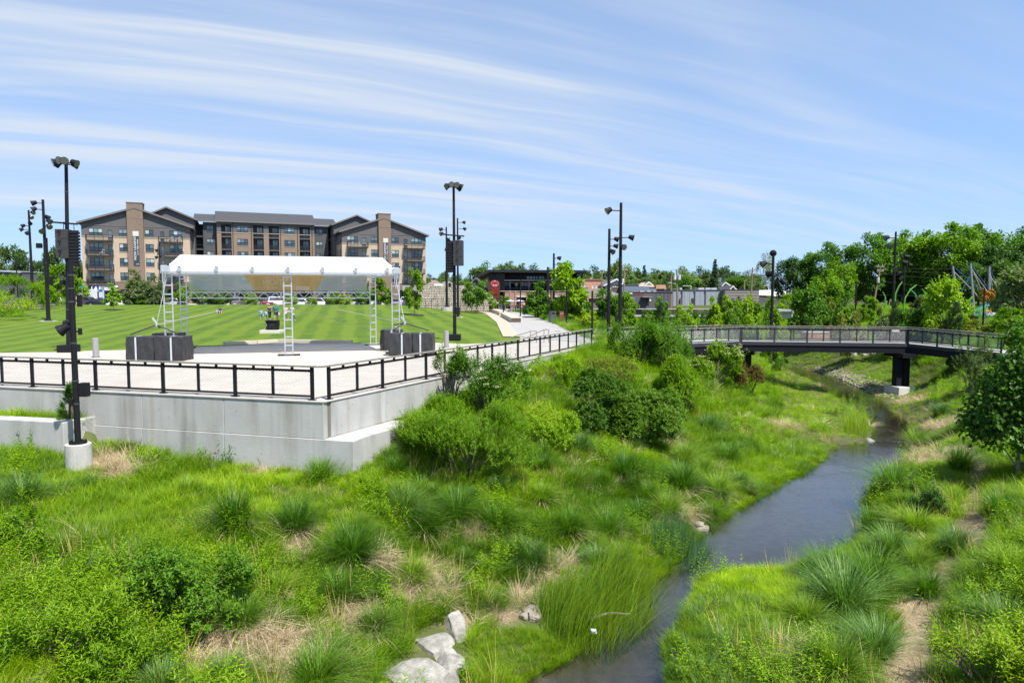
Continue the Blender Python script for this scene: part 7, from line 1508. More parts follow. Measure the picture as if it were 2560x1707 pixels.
def people():
 f = lambda x, y: LAWN3(x, y); g = 'family walking on the lawn'
 B_ = (.26, .48, .60)
 for px, py, H, pose, top, bot, hair, ll, sl, hold, rz, lab in ((653, 800, 1.18, 'walk', B_, (.05, .13, .30), (.10, .06, .04), False, .5, (.25, .5, .7), .4, 'taller boy in light blue shirt and blue shorts at the outer end of the family'), (665, 800, 1.02, 'walk', B_, (.05, .13, .30), (.12, .07, .04), False, .5, None, .3, 'smaller boy in light blue shirt and blue shorts beside the woman in black'),
   (674, 798.5, 1.66, 'walk', (.04, .03, .035), (.012, .012, .014), (.02, .012, .01), True, 0, None, .5, 'woman in black sleeveless top and black trousers walking with the boys'), (690, 803.5, 1.86, 'walk', (.02, .16, .17), (.02, .03, .07), (.10, .07, .05), False, 1, (.65, .3, .5), .3, 'man in teal long sleeved shirt and navy shorts behind the black cabinet'),
   (714, 802, 1.62, 'walk', (.55, .40, .36), (.6, .58, .56), (.10, .05, .03), False, .5, None, .2, 'woman in pale shorts partly hidden by the middle ladder tower'), (731, 801.5, 1.66, 'walk', (.62, .50, .46), (.12, .13, .17), (.05, .03, .02), True, .5, (.6, .6, .62), -.3, 'woman in pale pink top and grey trousers carrying a white bag')):
  b = march(px, py, f); person(lab, b, rz, H, pose, top, bot, hair, long_legs=ll, sleeves=sl, hold=hold, group=g)
 for px, py, H, top, bot, hair, lab in ((543, 783, 1.05, (.45, .42, .50), (.6, .6, .62), (.2, .11, .05), 'child in pale clothes sitting on the lawn'), (550, 783, 1.6, (.02, .03, .09), (.35, .22, .16), (.012, .01, .01), 'dark haired person in navy top sitting on the lawn next to a child')):
  b = march(px, py, f); person(lab, b, .5, H, 'sit', top, bot, hair, group='two people sitting on the lawn')
 # guests on the brewery terrace and patio
 rr = random.Random(3); Y = 120.2; zt = zat(728.5, 119)
 for i, (px, c, lab) in enumerate(((1263, (.3, .2, .15), 'guest in brown at the terrace rail nearest the sign'), (1267, (.05, .2, .5), 'guest in blue at the terrace rail near the sign'), (1271, (.35, .22, .15), 'guest in tan beside the first terrace post'), (1291, (.55, .62, .72), 'guest in white shirt standing tall at the terrace rail'), (1306, (.4, .36, .3), 'guest in beige at the terrace rail behind the conical tree tip'), (1313, (.55, .55, .55), 'guest in pale grey at the terrace rail close to the conical tree'), (1318, (.25, .28, .45), 'guest in violet blue at the terrace rail by the second post'), (1324, (.4, .5, .6), 'guest in light blue at the terrace rail half behind leaves'), (1368, (.6, .25, .12), 'guest in orange at the terrace rail between the trees'), (1438, (.6, .6, .62), 'guest in white at the far end of the terrace'))):
  person(lab, (xat(px, Y), Y+rr.uniform(0, .5), zt), rr.uniform(-.6, .6), 1.72, 'stand', c, (.05, .05, .07), (.05, .03, .02), long_legs=True, group='guests on the brewery terrace')
 for px, c, lab in ((1304, (.5, .08, .08), 'guest in red sitting out by the patio railing'), (1309, (.6, .25, .2), 'guest in salmon pink at the patio table near the conical tree')):
  person(lab, (xat(px, 102), 102, .55), .3, 1.7, 'stand', c, (.4, .25, .2), (.2, .1, .05), group='guests on the brewery patio')
 p = Vector((xat(2149, 80), 80, gz(xat(2149, 80), 80))); person('distant person in white top pushing along the far path beyond the footbridge', p, 1.2, 1.7, 'walk', (.6, .62, .68), (.05, .05, .07), (.03, .02, .02), long_legs=True)
people()
# ------------------------------------------------------------------ plant geometry
def unit(v): return v/np.maximum(1e-9, np.linalg.norm(v, axis=-1, keepdims=True))
def leaf_geo(pos, ax, up, ln, wd, fold=.18, sag=.15):
 n = len(pos); ln = np.broadcast_to(ln, n)[:, None]; wd = np.broadcast_to(wd, n)[:, None]
 sd_ = unit(np.cross(ax, up)); u2 = unit(np.cross(sd_, ax))
 mid = pos+ax*ln*.45; tip = pos+ax*ln-u2*ln*sag
 l = mid+sd_*wd/2+u2*wd*fold; r = mid-sd_*wd/2+u2*wd*fold
 v = np.stack([pos, l, tip, r], 1).reshape(-1, 3); b = np.arange(n)[:, None]*4
 f = np.concatenate([np.stack([b+0, b+2, b+1], -1), np.stack([b+0, b+3, b+2], -1)], 1).reshape(-1, 3)
 return v, f
def rdir(n, g, upb=0.0):
 v = g.normal(size=(n, 3)); v[:, 2] += upb; return unit(v)
def crown_clumps(g, nc, shape, rx, rz):
 """clump centres filling a crown of half width rx and half height rz, centred at the origin"""
 out = []
 while len(out) < nc:
  p = g.uniform(-1, 1, 3); z = p[2]
  if shape == 'round': w = math.sqrt(max(0, 1-z*z))
  elif shape == 'cone': w = (1-(z+1)/2)**.75*.98+.04; w *= 1 if z > -.85 else .7
  elif shape == 'egg': w = math.sqrt(max(0, 1-z*z))*(1.12-.32*z)*.88
  elif shape == 'vase': w = math.sqrt(max(0, 1-z*z))*(.85+.35*z)
  elif shape == 'column': w = (1-max(0, z)**2.2)**.5*(.85 if z > -.8 else .6)
  elif shape == 'mound': w = math.sqrt(max(0, 1-((z+1)/2)**2))
  else: w = 1
  r = math.hypot(p[0], p[1])
  if r < w and r > w*g.uniform(.25, .85): out.append((p[0]*rx, p[1]*rx, z*rz))
 return np.array(out)
def crown_mesh(name, seed, shape, rx, rz, cz, nc, nl, leaf, wid=.6, cr=.3, m=None, parent=None, droop=.3, flat=1.0, holes=0.0):
 g = np.random.default_rng(seed); C = crown_clumps(g, nc, shape, rx, rz)
 C += g.normal(size=C.shape)*np.array([rx, rx, rz])*.05
 ci = g.integers(0, nc, nl); R_ = cr*min(rx, rz)*g.uniform(.6, 1.25, nc)
 d = rdir(nl, g, .25); rad = R_[ci]*g.uniform(0, 1, nl)**.45
 pos = C[ci]+d*rad[:, None]*np.array([1, 1, flat]); pos[:, 2] += cz
 outw = unit(C[ci]*np.array([1, 1, rx/rz])+d*R_[ci][:, None]); ax = unit(outw*.6+rdir(nl, g)*.9+np.array([0, 0, -droop])); up = unit(rdir(nl, g)*.55+np.array([0, 0, 1.])+outw*.35)
 ln = leaf*g.uniform(.6, 1.35, nl); v, f = leaf_geo(pos, ax, up, ln, ln*wid)
 tone = g.uniform(0, 1, nc)[ci]*.5+g.uniform(0, 1, nl)*.5; return mk(name, v, f, m, parent, rnd=np.repeat(tone, 2)), C
M_bark = mat('tree bark', (.13, .105, .08), .95, .3, 6, .6, stretch=(3, 3, .6), bscale=16)
M_stem = mat('green brown stem', (.12, .10, .05), .8, .3, 6)
def trunk_mesh(parent, C, cz, h0, r, seed, top=.75, rx=1, limbs=9, name='trunk', m=None):
 g = random.Random(seed); q = MB(); lean = g.uniform(-.06, .06)
 zt = cz+top*(max(c[2] for c in C) if len(C) else 1)*.8; n = 6
 spine = [(lean*zt*(i/n)**1.5+.03*math.sin(i*1.7), .03*math.cos(i*2.1), -.25+(zt+.25)*i/n) for i in range(n+1)]
 q.tube(spine, [r*(1-.8*i/n)*(1.35 if i == 0 else 1) for i in range(n+1)], 8)
 for k in range(min(limbs, len(C))):
  c = C[g.randrange(len(C))]; t = g.uniform(.3, .85); b = Vector(spine[min(n, int(t*n))]); b.z = max(h0*.9, b.z); e = Vector((c[0]*.8, c[1]*.8, max(b.z+.2, c[2]*.8+cz))); md = b.lerp(e, .5)+Vector((0, 0, -.05*(e-b).length)); q.tube([b, md, e], [r*.42, r*.26, r*.08], 5)
 return q.build(name, m or M_bark, parent, smooth=True)
# leaf colours
LM = {
 'mid': leafmat('leaf mid green', (.038, .100, .006), (.082, .172, .010)),
 'bright': leafmat('leaf fresh green', (.074, .155, .004), (.17, .272, .006)),
 'yellow': leafmat('leaf yellow green', (.11, .185, .006), (.225, .30, .012)),
 'dark': leafmat('leaf dark green', (.028, .070, .010), (.068, .13, .016), .35),
 'grey': leafmat('leaf grey green', (.065, .095, .035), (.12, .16, .06)),
 'deep': leafmat('leaf deep gloss green', (.026, .074, .005), (.088, .172, .010), .38, .42, gloss=.3),
 'olive': leafmat('leaf olive', (.07, .10, .012), (.16, .18, .02)),
 'reddish': leafmat('leaf reddish green', (.07, .07, .02), (.15, .10, .03)),
 'cypress': leafmat('cypress green', (.02, .05, .016), (.05, .085, .02), .2),
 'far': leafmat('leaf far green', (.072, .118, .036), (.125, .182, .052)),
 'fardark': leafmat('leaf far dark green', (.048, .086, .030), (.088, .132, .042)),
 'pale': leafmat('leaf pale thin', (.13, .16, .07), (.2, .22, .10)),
}
LIB = {}
def proto(key, shape, rx, rz, cz, nc, nl, leaf, tr, seed, **kw):
 """a plant prototype of unit height kept aside; place() copies it"""
 limbs = kw.pop('limbs', 9); nm = kw.pop('nm', 'tree')
 r = bpy.data.objects.new(nm, None)
 cm, C = crown_mesh('crown', seed, shape, rx, rz, cz, nc, nl, leaf, m=LM['mid'], **kw); cm.parent = r
 tk = trunk_mesh(r, C, cz, cz-rz, tr, seed, limbs=limbs)
 cm.material_slots[0].link = 'OBJECT'; cm.material_slots[0].material = LM['mid']
 for o in (cm, tk): COL.objects.unlink(o)
 LIB[key] = (r, cz+rz, rx)
H_ = 1.0
for i, (k, a) in enumerate({
 'round1': ('round', .42, .40, .58, 46, 4600, .058, .028), 'round2': ('egg', .40, .40, .58, 40, 4600, .058, .028), 'round3': ('vase', .44, .38, .60, 34, 4400, .060, .028), 'round4': ('round', .36, .42, .57, 30, 4200, .060, .026),
 'tall1': ('vase', .34, .42, .56, 60, 9500, .034, .022), 'tall2': ('egg', .36, .42, .57, 56, 9500, .034, .024), 'tall3': ('round', .30, .40, .58, 44, 8200, .035, .02),
 'cone1': ('cone', .28, .46, .54, 60, 5600, .046, .016), 'cone2': ('cone', .24, .47, .53, 50, 5000, .048, .014), 'young1': ('egg', .36, .40, .58, 46, 5000, .052, .014), 'young2': ('egg', .30, .42, .56, 34, 3800, .056, .012), 'young3': ('round', .42, .38, .6, 40, 4400, .056, .016)}.items()):
 proto(k, *a, 100+i, cr=.30 if 'cone' not in k else .26)
proto('sparse', 'vase', .36, .40, .58, 22, 1700, .034, .018, 140, cr=.34, limbs=18)
proto('sapling', 'cone', .22, .42, .56, 22, 900, .06, .010, 141, cr=.3, limbs=12)
proto('column1', 'column', .17, .49, .50, 90, 5200, .035, .02, 142, cr=.4, droop=-.9, wid=.35, limbs=0)
def spruce_proto():
 g = np.random.default_rng(9); P_ = []; A_ = []; U_ = []
 for lv in range(34):
  z = .06+.93*(lv/34)**.95; R0 = .21*(1-z)**.85+.012; nb = max(5, int(16*(1-z)))
  for b in range(nb):
   az = g.uniform(0, 2*math.pi); L_ = R0*g.uniform(.55, 1.15); n = int(10+60*L_/.2)
   t = g.uniform(.1, 1, n); P_.append(np.stack([np.cos(az)*t*L_, np.sin(az)*t*L_, z-.25*t*t*L_-g.uniform(0, .012, n)], 1)); A_.append(unit(np.stack([np.cos(az)+g.normal(0, .6, n), np.sin(az)+g.normal(0, .6, n), g.normal(-.3, .35, n)], 1)))
 P_ = np.concatenate(P_); A_ = np.concatenate(A_); v, f = leaf_geo(P_, A_, unit(rdir(len(P_), g)*.4+np.array([0, 0, 1.])), .032, .012); r = bpy.data.objects.new('spruce_tree', None); cm = mk('crown', v, f, LM['cypress'], r, rnd=g.uniform(0, 1, len(f))); q = MB(); q.tube([(0, 0, -.05), (0, 0, .98)], [.018, .002], 7); tk = q.build('trunk', M_bark, r)
 cm.material_slots[0].link = 'OBJECT'; cm.material_slots[0].material = LM['cypress']
 for o in (cm, tk): COL.objects.unlink(o)
 LIB['spruce'] = (r, 1.0, .2)
spruce_proto()
def place(key, name, label, cat, loc, H, width=None, col='mid', group=None, rz=None):
 r, h, rx = LIB[key]; s = H/h; sw = s if width is None else width/(2*rx*1.12)
 t = thing(name, label, cat, loc, random.uniform(0, 6.28) if rz is None else rz, group); t.scale = (sw, sw, s)
 for ch in r.children:
  c = ch.copy(); COL.objects.link(c); c.parent = t
  if c.name.startswith('crown'): c.material_slots[0].link = 'OBJECT'; c.material_slots[0].material = LM[col]
 return t
# ------------------------------------------------------------------ trees
def trees():
 def far(lst, Y0, names, grp, cat='tree', nm='tree'):
  for i, (px, top, w, key, col, dY) in enumerate(lst):
   Y = Y0+dY; x = xat(px, Y); zb = gz(x, Y)-.2; H = zat(top, Y)-zb; place(key, nm, names(i), cat, (x, Y, zb), H, w*Y/F, col, grp)
 K = ['round1', 'round2', 'round3', 'round4']
 sky = [(1072, 688, 40), (1094, 692, 36), (1121, 682, 46), (1152, 690, 44), (1186, 676, 40), (1212, 655, 60), (1244, 667, 46), (1270, 660, 56), (1302, 668, 44), (1346, 662, 64), (1378, 672, 50), (1418, 676, 46), (1452, 676, 56), (1481, 668, 66), (1520, 672, 46), (1553, 657, 60), (1578, 664, 44), (1610, 668, 54), (1640, 678, 60), (1664, 682, 40), (1690, 661, 76), (1722, 676, 50), (1752, 662, 66), (1804, 674, 64), (1836, 680, 50), (1862, 682, 56), (1888, 690, 44)]
 rr = random.Random(21)
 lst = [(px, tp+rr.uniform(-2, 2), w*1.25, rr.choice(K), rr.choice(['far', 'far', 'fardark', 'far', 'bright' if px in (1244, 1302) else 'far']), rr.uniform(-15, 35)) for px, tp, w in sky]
 where = lambda px: 'behind the stone panel wall' if px < 1200 else 'above the brewery roof' if px < 1400 else 'behind the orange brick building' if px < 1530 else 'behind the blue grey building' if px < 1670 else 'behind the long hall' if px < 1810 else 'behind the taupe building'
 cnt = {}
 def nm(i):
  w = where(sky[i][0]); cnt[w] = cnt.get(w, -1)+1; return 'round crowned skyline tree %s, %s along the row' % (w, ORD[cnt[w]])
 far(lst, 205, nm, 'skyline trees behind the town')
 # lower filling row so that no gap opens under the crowns
 c2 = {}
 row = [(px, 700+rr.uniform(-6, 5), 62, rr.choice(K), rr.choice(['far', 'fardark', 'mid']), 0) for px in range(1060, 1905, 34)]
 def nm2(i):
  w = where(row[i][0]); c2[w] = c2.get(w, -1)+1; return 'lower bushy tree %s in front of the skyline row, %s along' % (w, ORD[c2[w]])
 far(row, 182, nm2, 'lower trees in front of the skyline row')
 far([(1786, 644, 46, 'spruce', 'cypress', 0)], 168, lambda i: 'tall dark ragged spruce towering over the long hall roof', None, nm='spruce_tree')
 far([(1610, 660, 36, 'spruce', 'cypress', 0)], 190, lambda i: 'dark broad conifer above the blue grey building', None, nm='conifer_tree')
 far([(1908, 634, 50, 'sparse', 'pale', 0), (1930, 655, 46, 'sparse', 'pale', 6), (1896, 690, 50, 'cone1', 'far', -4)], 165, lambda i: ['tall thin pale tree with see through crown beside the dark tree', 'second thin pale tree behind the lamp post beyond the bridge', 'small pointed tree at the foot of the thin pale trees'][i], None)
 # left of the apartment building
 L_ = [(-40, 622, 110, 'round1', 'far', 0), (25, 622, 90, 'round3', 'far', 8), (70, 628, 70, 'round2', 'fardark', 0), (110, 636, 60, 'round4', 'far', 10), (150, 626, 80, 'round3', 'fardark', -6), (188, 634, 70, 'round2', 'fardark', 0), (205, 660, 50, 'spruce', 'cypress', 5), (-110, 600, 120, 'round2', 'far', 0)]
 far(L_, 175, lambda i: 'tall tree behind the hedge and warehouse, %s counting toward the apartments' % ['second', 'third', 'fourth', 'fifth', 'sixth', 'seventh', 'eighth', 'first'][i], 'trees behind the hedge')
 far([(150, 664, 92, 'young3', 'bright', 0), (186, 690, 62, 'young1', 'bright', 5), (120, 700, 50, 'young2', 'bright', -4)], 118, lambda i: ['broad fresh green tree beside the lamp post on the lawn', 'fresh green tree at the corner of the apartment building', 'small fresh green tree in front of the pale warehouse'][i], None)
 # big dark trees, far bank
 D = [(1985, 628, 100, 'tall2', 'dark', 6), (2020, 650, 70, 'tall3', 'mid', 14), (2058, 612, 110, 'tall1', 'mid', 4), (2098, 640, 100, 'tall2', 'bright', -4), (2168, 590, 140, 'tall1', 'mid', 0), (2222, 628, 100, 'tall3', 'dark', 10), (2262, 600, 120, 'tall3', 'mid', 14), (2290, 582, 150, 'tall1', 'bright', 4), (2360, 566, 190, 'tall1', 'bright', 0), (2408, 600, 150, 'tall2', 'grey', 6), (2446, 568, 120, 'tall3', 'mid', 10), (2505, 585, 150, 'tall2', 'dark', -6), (2548, 556, 190, 'tall2', 'mid', 0), (2630, 560, 200, 'tall1', 'mid', 0), (2470, 640, 150, 'tall2', 'dark', -10), (2140, 660, 120, 'tall2', 'dark', 12), (2330, 650, 170, 'tall2', 'dark', 10), (2720, 580, 200, 'tall2', 'dark', 0), (2060, 670, 90, 'round2', 'bright', -12), (2250, 690, 130, 'round2', 'dark', 16), (2400, 690, 160, 'round1', 'dark', 14), (2010, 720, 90, 'round2', 'dark', 18), (2180, 720, 130, 'round3', 'dark', 20), (2330, 730, 150, 'round1', 'dark', 22), (2520, 710, 170, 'round3', 'dark', 10)]
 lab = ['big dark tree standing at the town end of the tall wood', 'slim green tree between the first dark tree and its neighbours', 'tall feathery tree behind the leaning utility pole', 'bright bushy tree in front of the tall feathery one', 'tall loose tree just before the six lamp post', 'dark tree just behind the six lamp post', 'tall tree rising beyond the six lamp post', 'high fresh green tree between six lamp post and playground', 'highest fresh green spreading tree of the wood', 'grey green tree left low behind the climbing masts', 'flat topped tree rising above the climbing masts', 'dark dense tree behind the third climbing mast', 'great dense tree at the far end of the wood', 'spreading tree past the far end of the wood', 'dark leafy tree low behind the climbing masts', 'dark tree filling the wood behind the leaning pole', 'dark tree filling the wood behind the green arches', 'dark tree well past the playground', 'fresh green bush tree below the tall feathery one', 'dark undergrowth tree behind the six lamp post', 'dark undergrowth tree behind the climbing masts', 'dark undergrowth tree at the town end', 'dark undergrowth tree by the leaning pole', 'dark undergrowth tree behind the green arches', 'dark undergrowth tree past the net dome']
 lab[9] = 'grey green tree low behind the climbing masts'
 far(D, 112, lambda i: lab[i], 'tall wood beyond the playground')
 # street trees before the apartments and trees on the lawn
 S = [(340, 667, 76, 'cone1', 'grey', 113), (386, 684, 66, 'cone1', 'grey', 113.5), (356, 740, 50, 'young3', 'mid', 112.6), (455, 708, 44, 'young3', 'bright', 118), (505, 724, 52, 'young3', 'mid', 118), (552, 724, 50, 'young3', 'mid', 118), (626, 730, 36, 'young1', 'bright', 118), (726, 732, 38, 'young1', 'yellow', 118), (832, 726, 44, 'young3', 'bright', 118), (862, 734, 34, 'young1', 'yellow', 116), (905, 724, 50, 'young3', 'mid', 119), (945, 690, 44, 'young2', 'bright', 117), (967, 716, 30, 'young2', 'bright', 116), (780, 738, 26, 'young1', 'bright', 119), (1190, 704, 78, 'young3', 'mid', 100), (1262, 738, 30, 'young1', 'bright', 110), (1232, 742, 26, 'young2', 'bright', 103)]
 sl = ['dense grey green tree hiding the lower leasing chimney', 'soft grey green tree beside the canopy ladder tower', 'low leafy tree between the two grey green trees', 'fresh tree behind the first ladder tower pair', 'leafy tree under the grey end of the banner', 'leafy tree under the truss next to the brown storefront', 'small bright tree under the orange half of the banner', 'yellow green little tree beside the middle ladder tower', 'bright tree under the pale end of the banner', 'yellow green little tree before the dark shop window', 'mid green tree beside the back ladder tower', 'tall fresh tree rising behind the back ladder tower', 'slim bright tree between the two far ladder towers', 'tiny bright tree just past the middle ladder tower', 'spreading tree standing before the stone panel wall', 'bright bushy tree beneath the brewery terrace', 'thin small tree at the stepped end of the stone wall']
 for (px, tp, w, key, col, Y), l in zip(S, sl):
  x = xat(px, Y); zb = 1.1 if Y > 104 else float(PZ(Y))+.2; place(key, 'street_tree', l, 'tree', (x, Y, zb-.05), zat(tp, Y)-zb, w*Y/F, col, 'young trees along the street')
 M_mul = mat('mulch', (.05, .035, .026), .95, .3, 8, .5)
 for px, py, tp, w, key, col, l in ((285, 775, 688, 46, 'sapling', 'bright', 'young tree with open crown standing alone in the lawn before the bank'), (1036, 788, 668, 48, 'young2', 'bright', 'young bright tree in a mulch ring on the lawn by the slim lamp posts')):
  b = march(px, py, lambda x, y: LAWN3(x, y)); t = place(key, 'lawn_tree', l, 'tree', b, zat(tp, b.y, px)-b.z, w*b.y/F, col); q = MB(); n = 20
  if True: q.add([(b.x+1.3*math.cos(2*math.pi*i/n), b.y+1.3*math.sin(2*math.pi*i/n), float(LAWN3(b.x, b.y+1.3*math.sin(2*math.pi*i/n)))+.05) for i in range(n)], [tuple(range(n))]); q.build('mulch_ring', M_mul, kind='structure')
 # young trees between promenade, creek and bridges:  px, top, base py, width px, Y
 Yg = [(1346, 697, 796, 78, 'cone1', 'mid', 86, 'soft feathery conical tree at the edge of the promenade'), (1420, 650, 805, 92, 'young2', 'bright', 78, 'tallest fresh green young tree in front of the brewery'), (1445, 735, 812, 70, 'young1', 'mid', 80, 'dense young tree right behind the tallest fresh one'), (1398, 745, 800, 60, 'young1', 'bright', 82, 'small leafy tree between the conical tree and the tallest one'), (1515, 720, 815, 72, 'young2', 'mid', 80, 'mid green young tree between the two black lamp posts and the brown roof'), (1560, 728, 800, 66, 'young1', 'bright', 88, 'bright young tree just past the tallest lamp post'), (1470, 776, 838, 60, 'young3', 'yellow', 62, 'yellow green bush tree behind the end of the plaza railing'), (1563, 780, 850, 64, 'young3', 'bright', 60, 'bright leafy tree at the foot of the tallest lamp post'), (1655, 728, 815, 50, 'cone2', 'bright', 82, 'pointed bright young tree before the dark shop building'), (1652, 757, 815, 28, 'column1', 'cypress', 74, 'narrow dark column conifer in front of the pointed bright tree'), (1620, 775, 825, 44, 'young3', 'mid', 76, 'round leafy tree beside the narrow dark conifer'), (1716, 762, 830, 60, 'young3', 'bright', 66, 'leafy tree hiding the middle of the distant footbridge'), (1748, 776, 828, 40, 'young1', 'mid', 70, 'smaller round tree on the bank before the distant footbridge end'), (1786, 724, 800, 46, 'cone2', 'bright', 100, 'slim pointed tree in front of the long hall end'), (1800, 734, 790, 16, 'column1', 'cypress', 112, 'tiny dark column conifer before the taupe building, nearer the hall'), (1817, 726, 800, 46, 'cone2', 'bright', 104, 'slim pointed tree before the taupe building wall'), (1847, 742, 798, 16, 'column1', 'cypress', 112, 'tiny dark column conifer before the taupe building, further from the hall'), (1838, 748, 800, 32, 'young2', 'mid', 104, 'small soft tree between the two tiny column conifers'), (1866, 732, 812, 70, 'young1', 'bright', 80, 'leafy young tree before the two crossarm utility pole'), (1840, 772, 812, 56, 'young3', 'mid', 74, 'rounded bush tree at the near end of the distant footbridge'), (1905, 745, 815, 60, 'young1', 'mid', 80, 'bushy tree just beside the four lamp post'), (1932, 712, 815, 60, 'cone2', 'bright', 72, 'pointed tree rising around the four lamp post'), (1890, 785, 818, 60, 'young3', 'bright', 66, 'low spreading bush tree behind the footbridge rail'), (2020, 706, 815, 100, 'young1', 'mid', 76, 'large young tree behind the footbridge, nearest the four lamp post'), (1975, 735, 800, 60, 'young3', 'bright', 96, 'light tree above the low grey shelter'), (2042, 760, 812, 60, 'young3', 'mid', 74, 'low dark tree at the foot of the large young one'), (2115, 722, 812, 76, 'cone1', 'mid', 72, 'layered young tree before the leaning utility pole'), (2130, 780, 822, 80, 'young3', 'olive', 64, 'spreading olive green bush behind the footbridge rail'), (2172, 738, 806, 48, 'young2', 'bright', 82, 'small neat tree by the far path'), (2085, 745, 800, 60, 'young3', 'olive', 92, 'brownish green bush near the far rusty marker slab'), (2215, 772, 822, 70, 'young3', 'grey', 66, 'grey green airy bush next to the dark column conifer'), (2240, 758, 830, 28, 'column1', 'cypress', 62, 'dark column conifer standing before the six lamp post'), (2280, 765, 830, 100, 'young1', 'mid', 62, 'broad young tree behind the bend of the footbridge'), (2300, 735, 815, 50, 'young2', 'grey', 72, 'thin grey green tree among the green arches'), (2360, 684, 830, 110, 'young1', 'bright', 60, 'big bright young tree in front of the climbing masts'), (2392, 758, 838, 36, 'column1', 'cypress', 56, 'dark column conifer close behind the footbridge railing'), (2415, 770, 830, 60, 'young3', 'olive', 64, 'olive bush between the column conifer and the net dome'), (2560, 650, 835, 150, 'young1', 'grey', 62, 'tall pale leafed tree beyond the net dome'), (2530, 770, 850, 90, 'young3', 'bright', 56, 'leafy bush tree in front of the net dome edge'), (2440, 800, 840, 70, 'young3', 'olive', 58, 'low shrub tree at the playground edge behind the railing'), (2500, 795, 845, 60, 'young2', 'yellow', 58, 'yellow green small tree before the net dome'), (2380, 800, 838, 60, 'young3', 'mid', 60, 'low bush behind the footbridge beside the column conifer')]
 for px, tp, pb, w, key, col, Y, l in Yg:
  x = xat(px, Y); zb = gz(x, Y)-.1 if px > 1430 or Y < 70 else float(PZ(Y))-.1
  H = zat(tp, Y)-zb; k = 'column_conifer' if key == 'column1' else 'young_tree'; place(key, k, l, 'conifer' if key == 'column1' else 'tree', (x, Y, zb), H, w*Y/F, col, 'column conifers' if key == 'column1' else 'young trees around the footbridges')
trees()
# ------------------------------------------------------------------ shrubs built of leafy shoots
def shoots_mesh(name, seed, rx, ry, h, ns, sl, nl, leaf, wid, m, parent, up=.9, inner=.35, open_=0.0, z0=.0, droop=.1, lumps=5, aim=.5):
 """leafy shoots growing out of a lumpy mound of half width rx, ry and height h"""
 g = np.random.default_rng(seed)
 lc = g.uniform(-.78, .78, (lumps, 3)); lc[:, 2] = g.uniform(.15, .75, lumps); lr = g.uniform(.28, .56, lumps)
 d = rdir(ns, g, .45); d[:, 2] = np.abs(d[:, 2])*1.0-.12
 k = g.integers(0, lumps, ns); rr = g.uniform(inner, 1.0, ns)**.7
 p = lc[k]+d*(lr[k]*rr)[:, None]; q = np.linalg.norm(p*np.array([1, 1, .9]), axis=1); p = np.where((q > 1.05)[:, None], p/q[:, None]*1.05, p)
 base = p*np.array([rx, ry, h]); base[:, 2] = np.maximum(base[:, 2], .03)+z0
 dr = unit(unit(p-np.array([0, 0, .25]))*aim+np.array([0, 0, up])+g.normal(size=(ns, 3))*.33)
 L_ = sl*g.uniform(.5, 1.3, ns)*np.where(g.uniform(0, 1, ns) < .07, 2.0, 1); t = np.tile((np.arange(nl)+.5)/nl, ns); si = np.repeat(np.arange(ns), nl)
 pos = base[si]+dr[si]*(L_[si]*t)[:, None]; pos[:, 2] -= droop*(t**2)*L_[si]
 az = t*nl*2.4+np.repeat(g.uniform(0, 6.28, ns), nl); a1 = unit(np.cross(dr, np.array([.3, .9, .1]))); a2 = np.cross(dr, a1)
 ax = unit(dr[si]*.75+(a1[si]*np.cos(az)[:, None]+a2[si]*np.sin(az)[:, None])*.9+g.normal(size=(len(si), 3))*.15); upv = unit(dr[si]*.6+np.array([0, 0, .9])+g.normal(size=(len(si), 3))*.25)
 ln = leaf*g.uniform(.65, 1.25, len(si))*(1-.35*t); v, f = leaf_geo(pos, ax, upv, ln, ln*wid, .15, .2)
 tone = np.clip(g.uniform(0, 1, ns)[si]*.45+t*.30+g.uniform(0, .3, len(si)), 0, 1); return mk(name, v, f, m, parent, rnd=np.repeat(tone, 2)), base, dr, L_
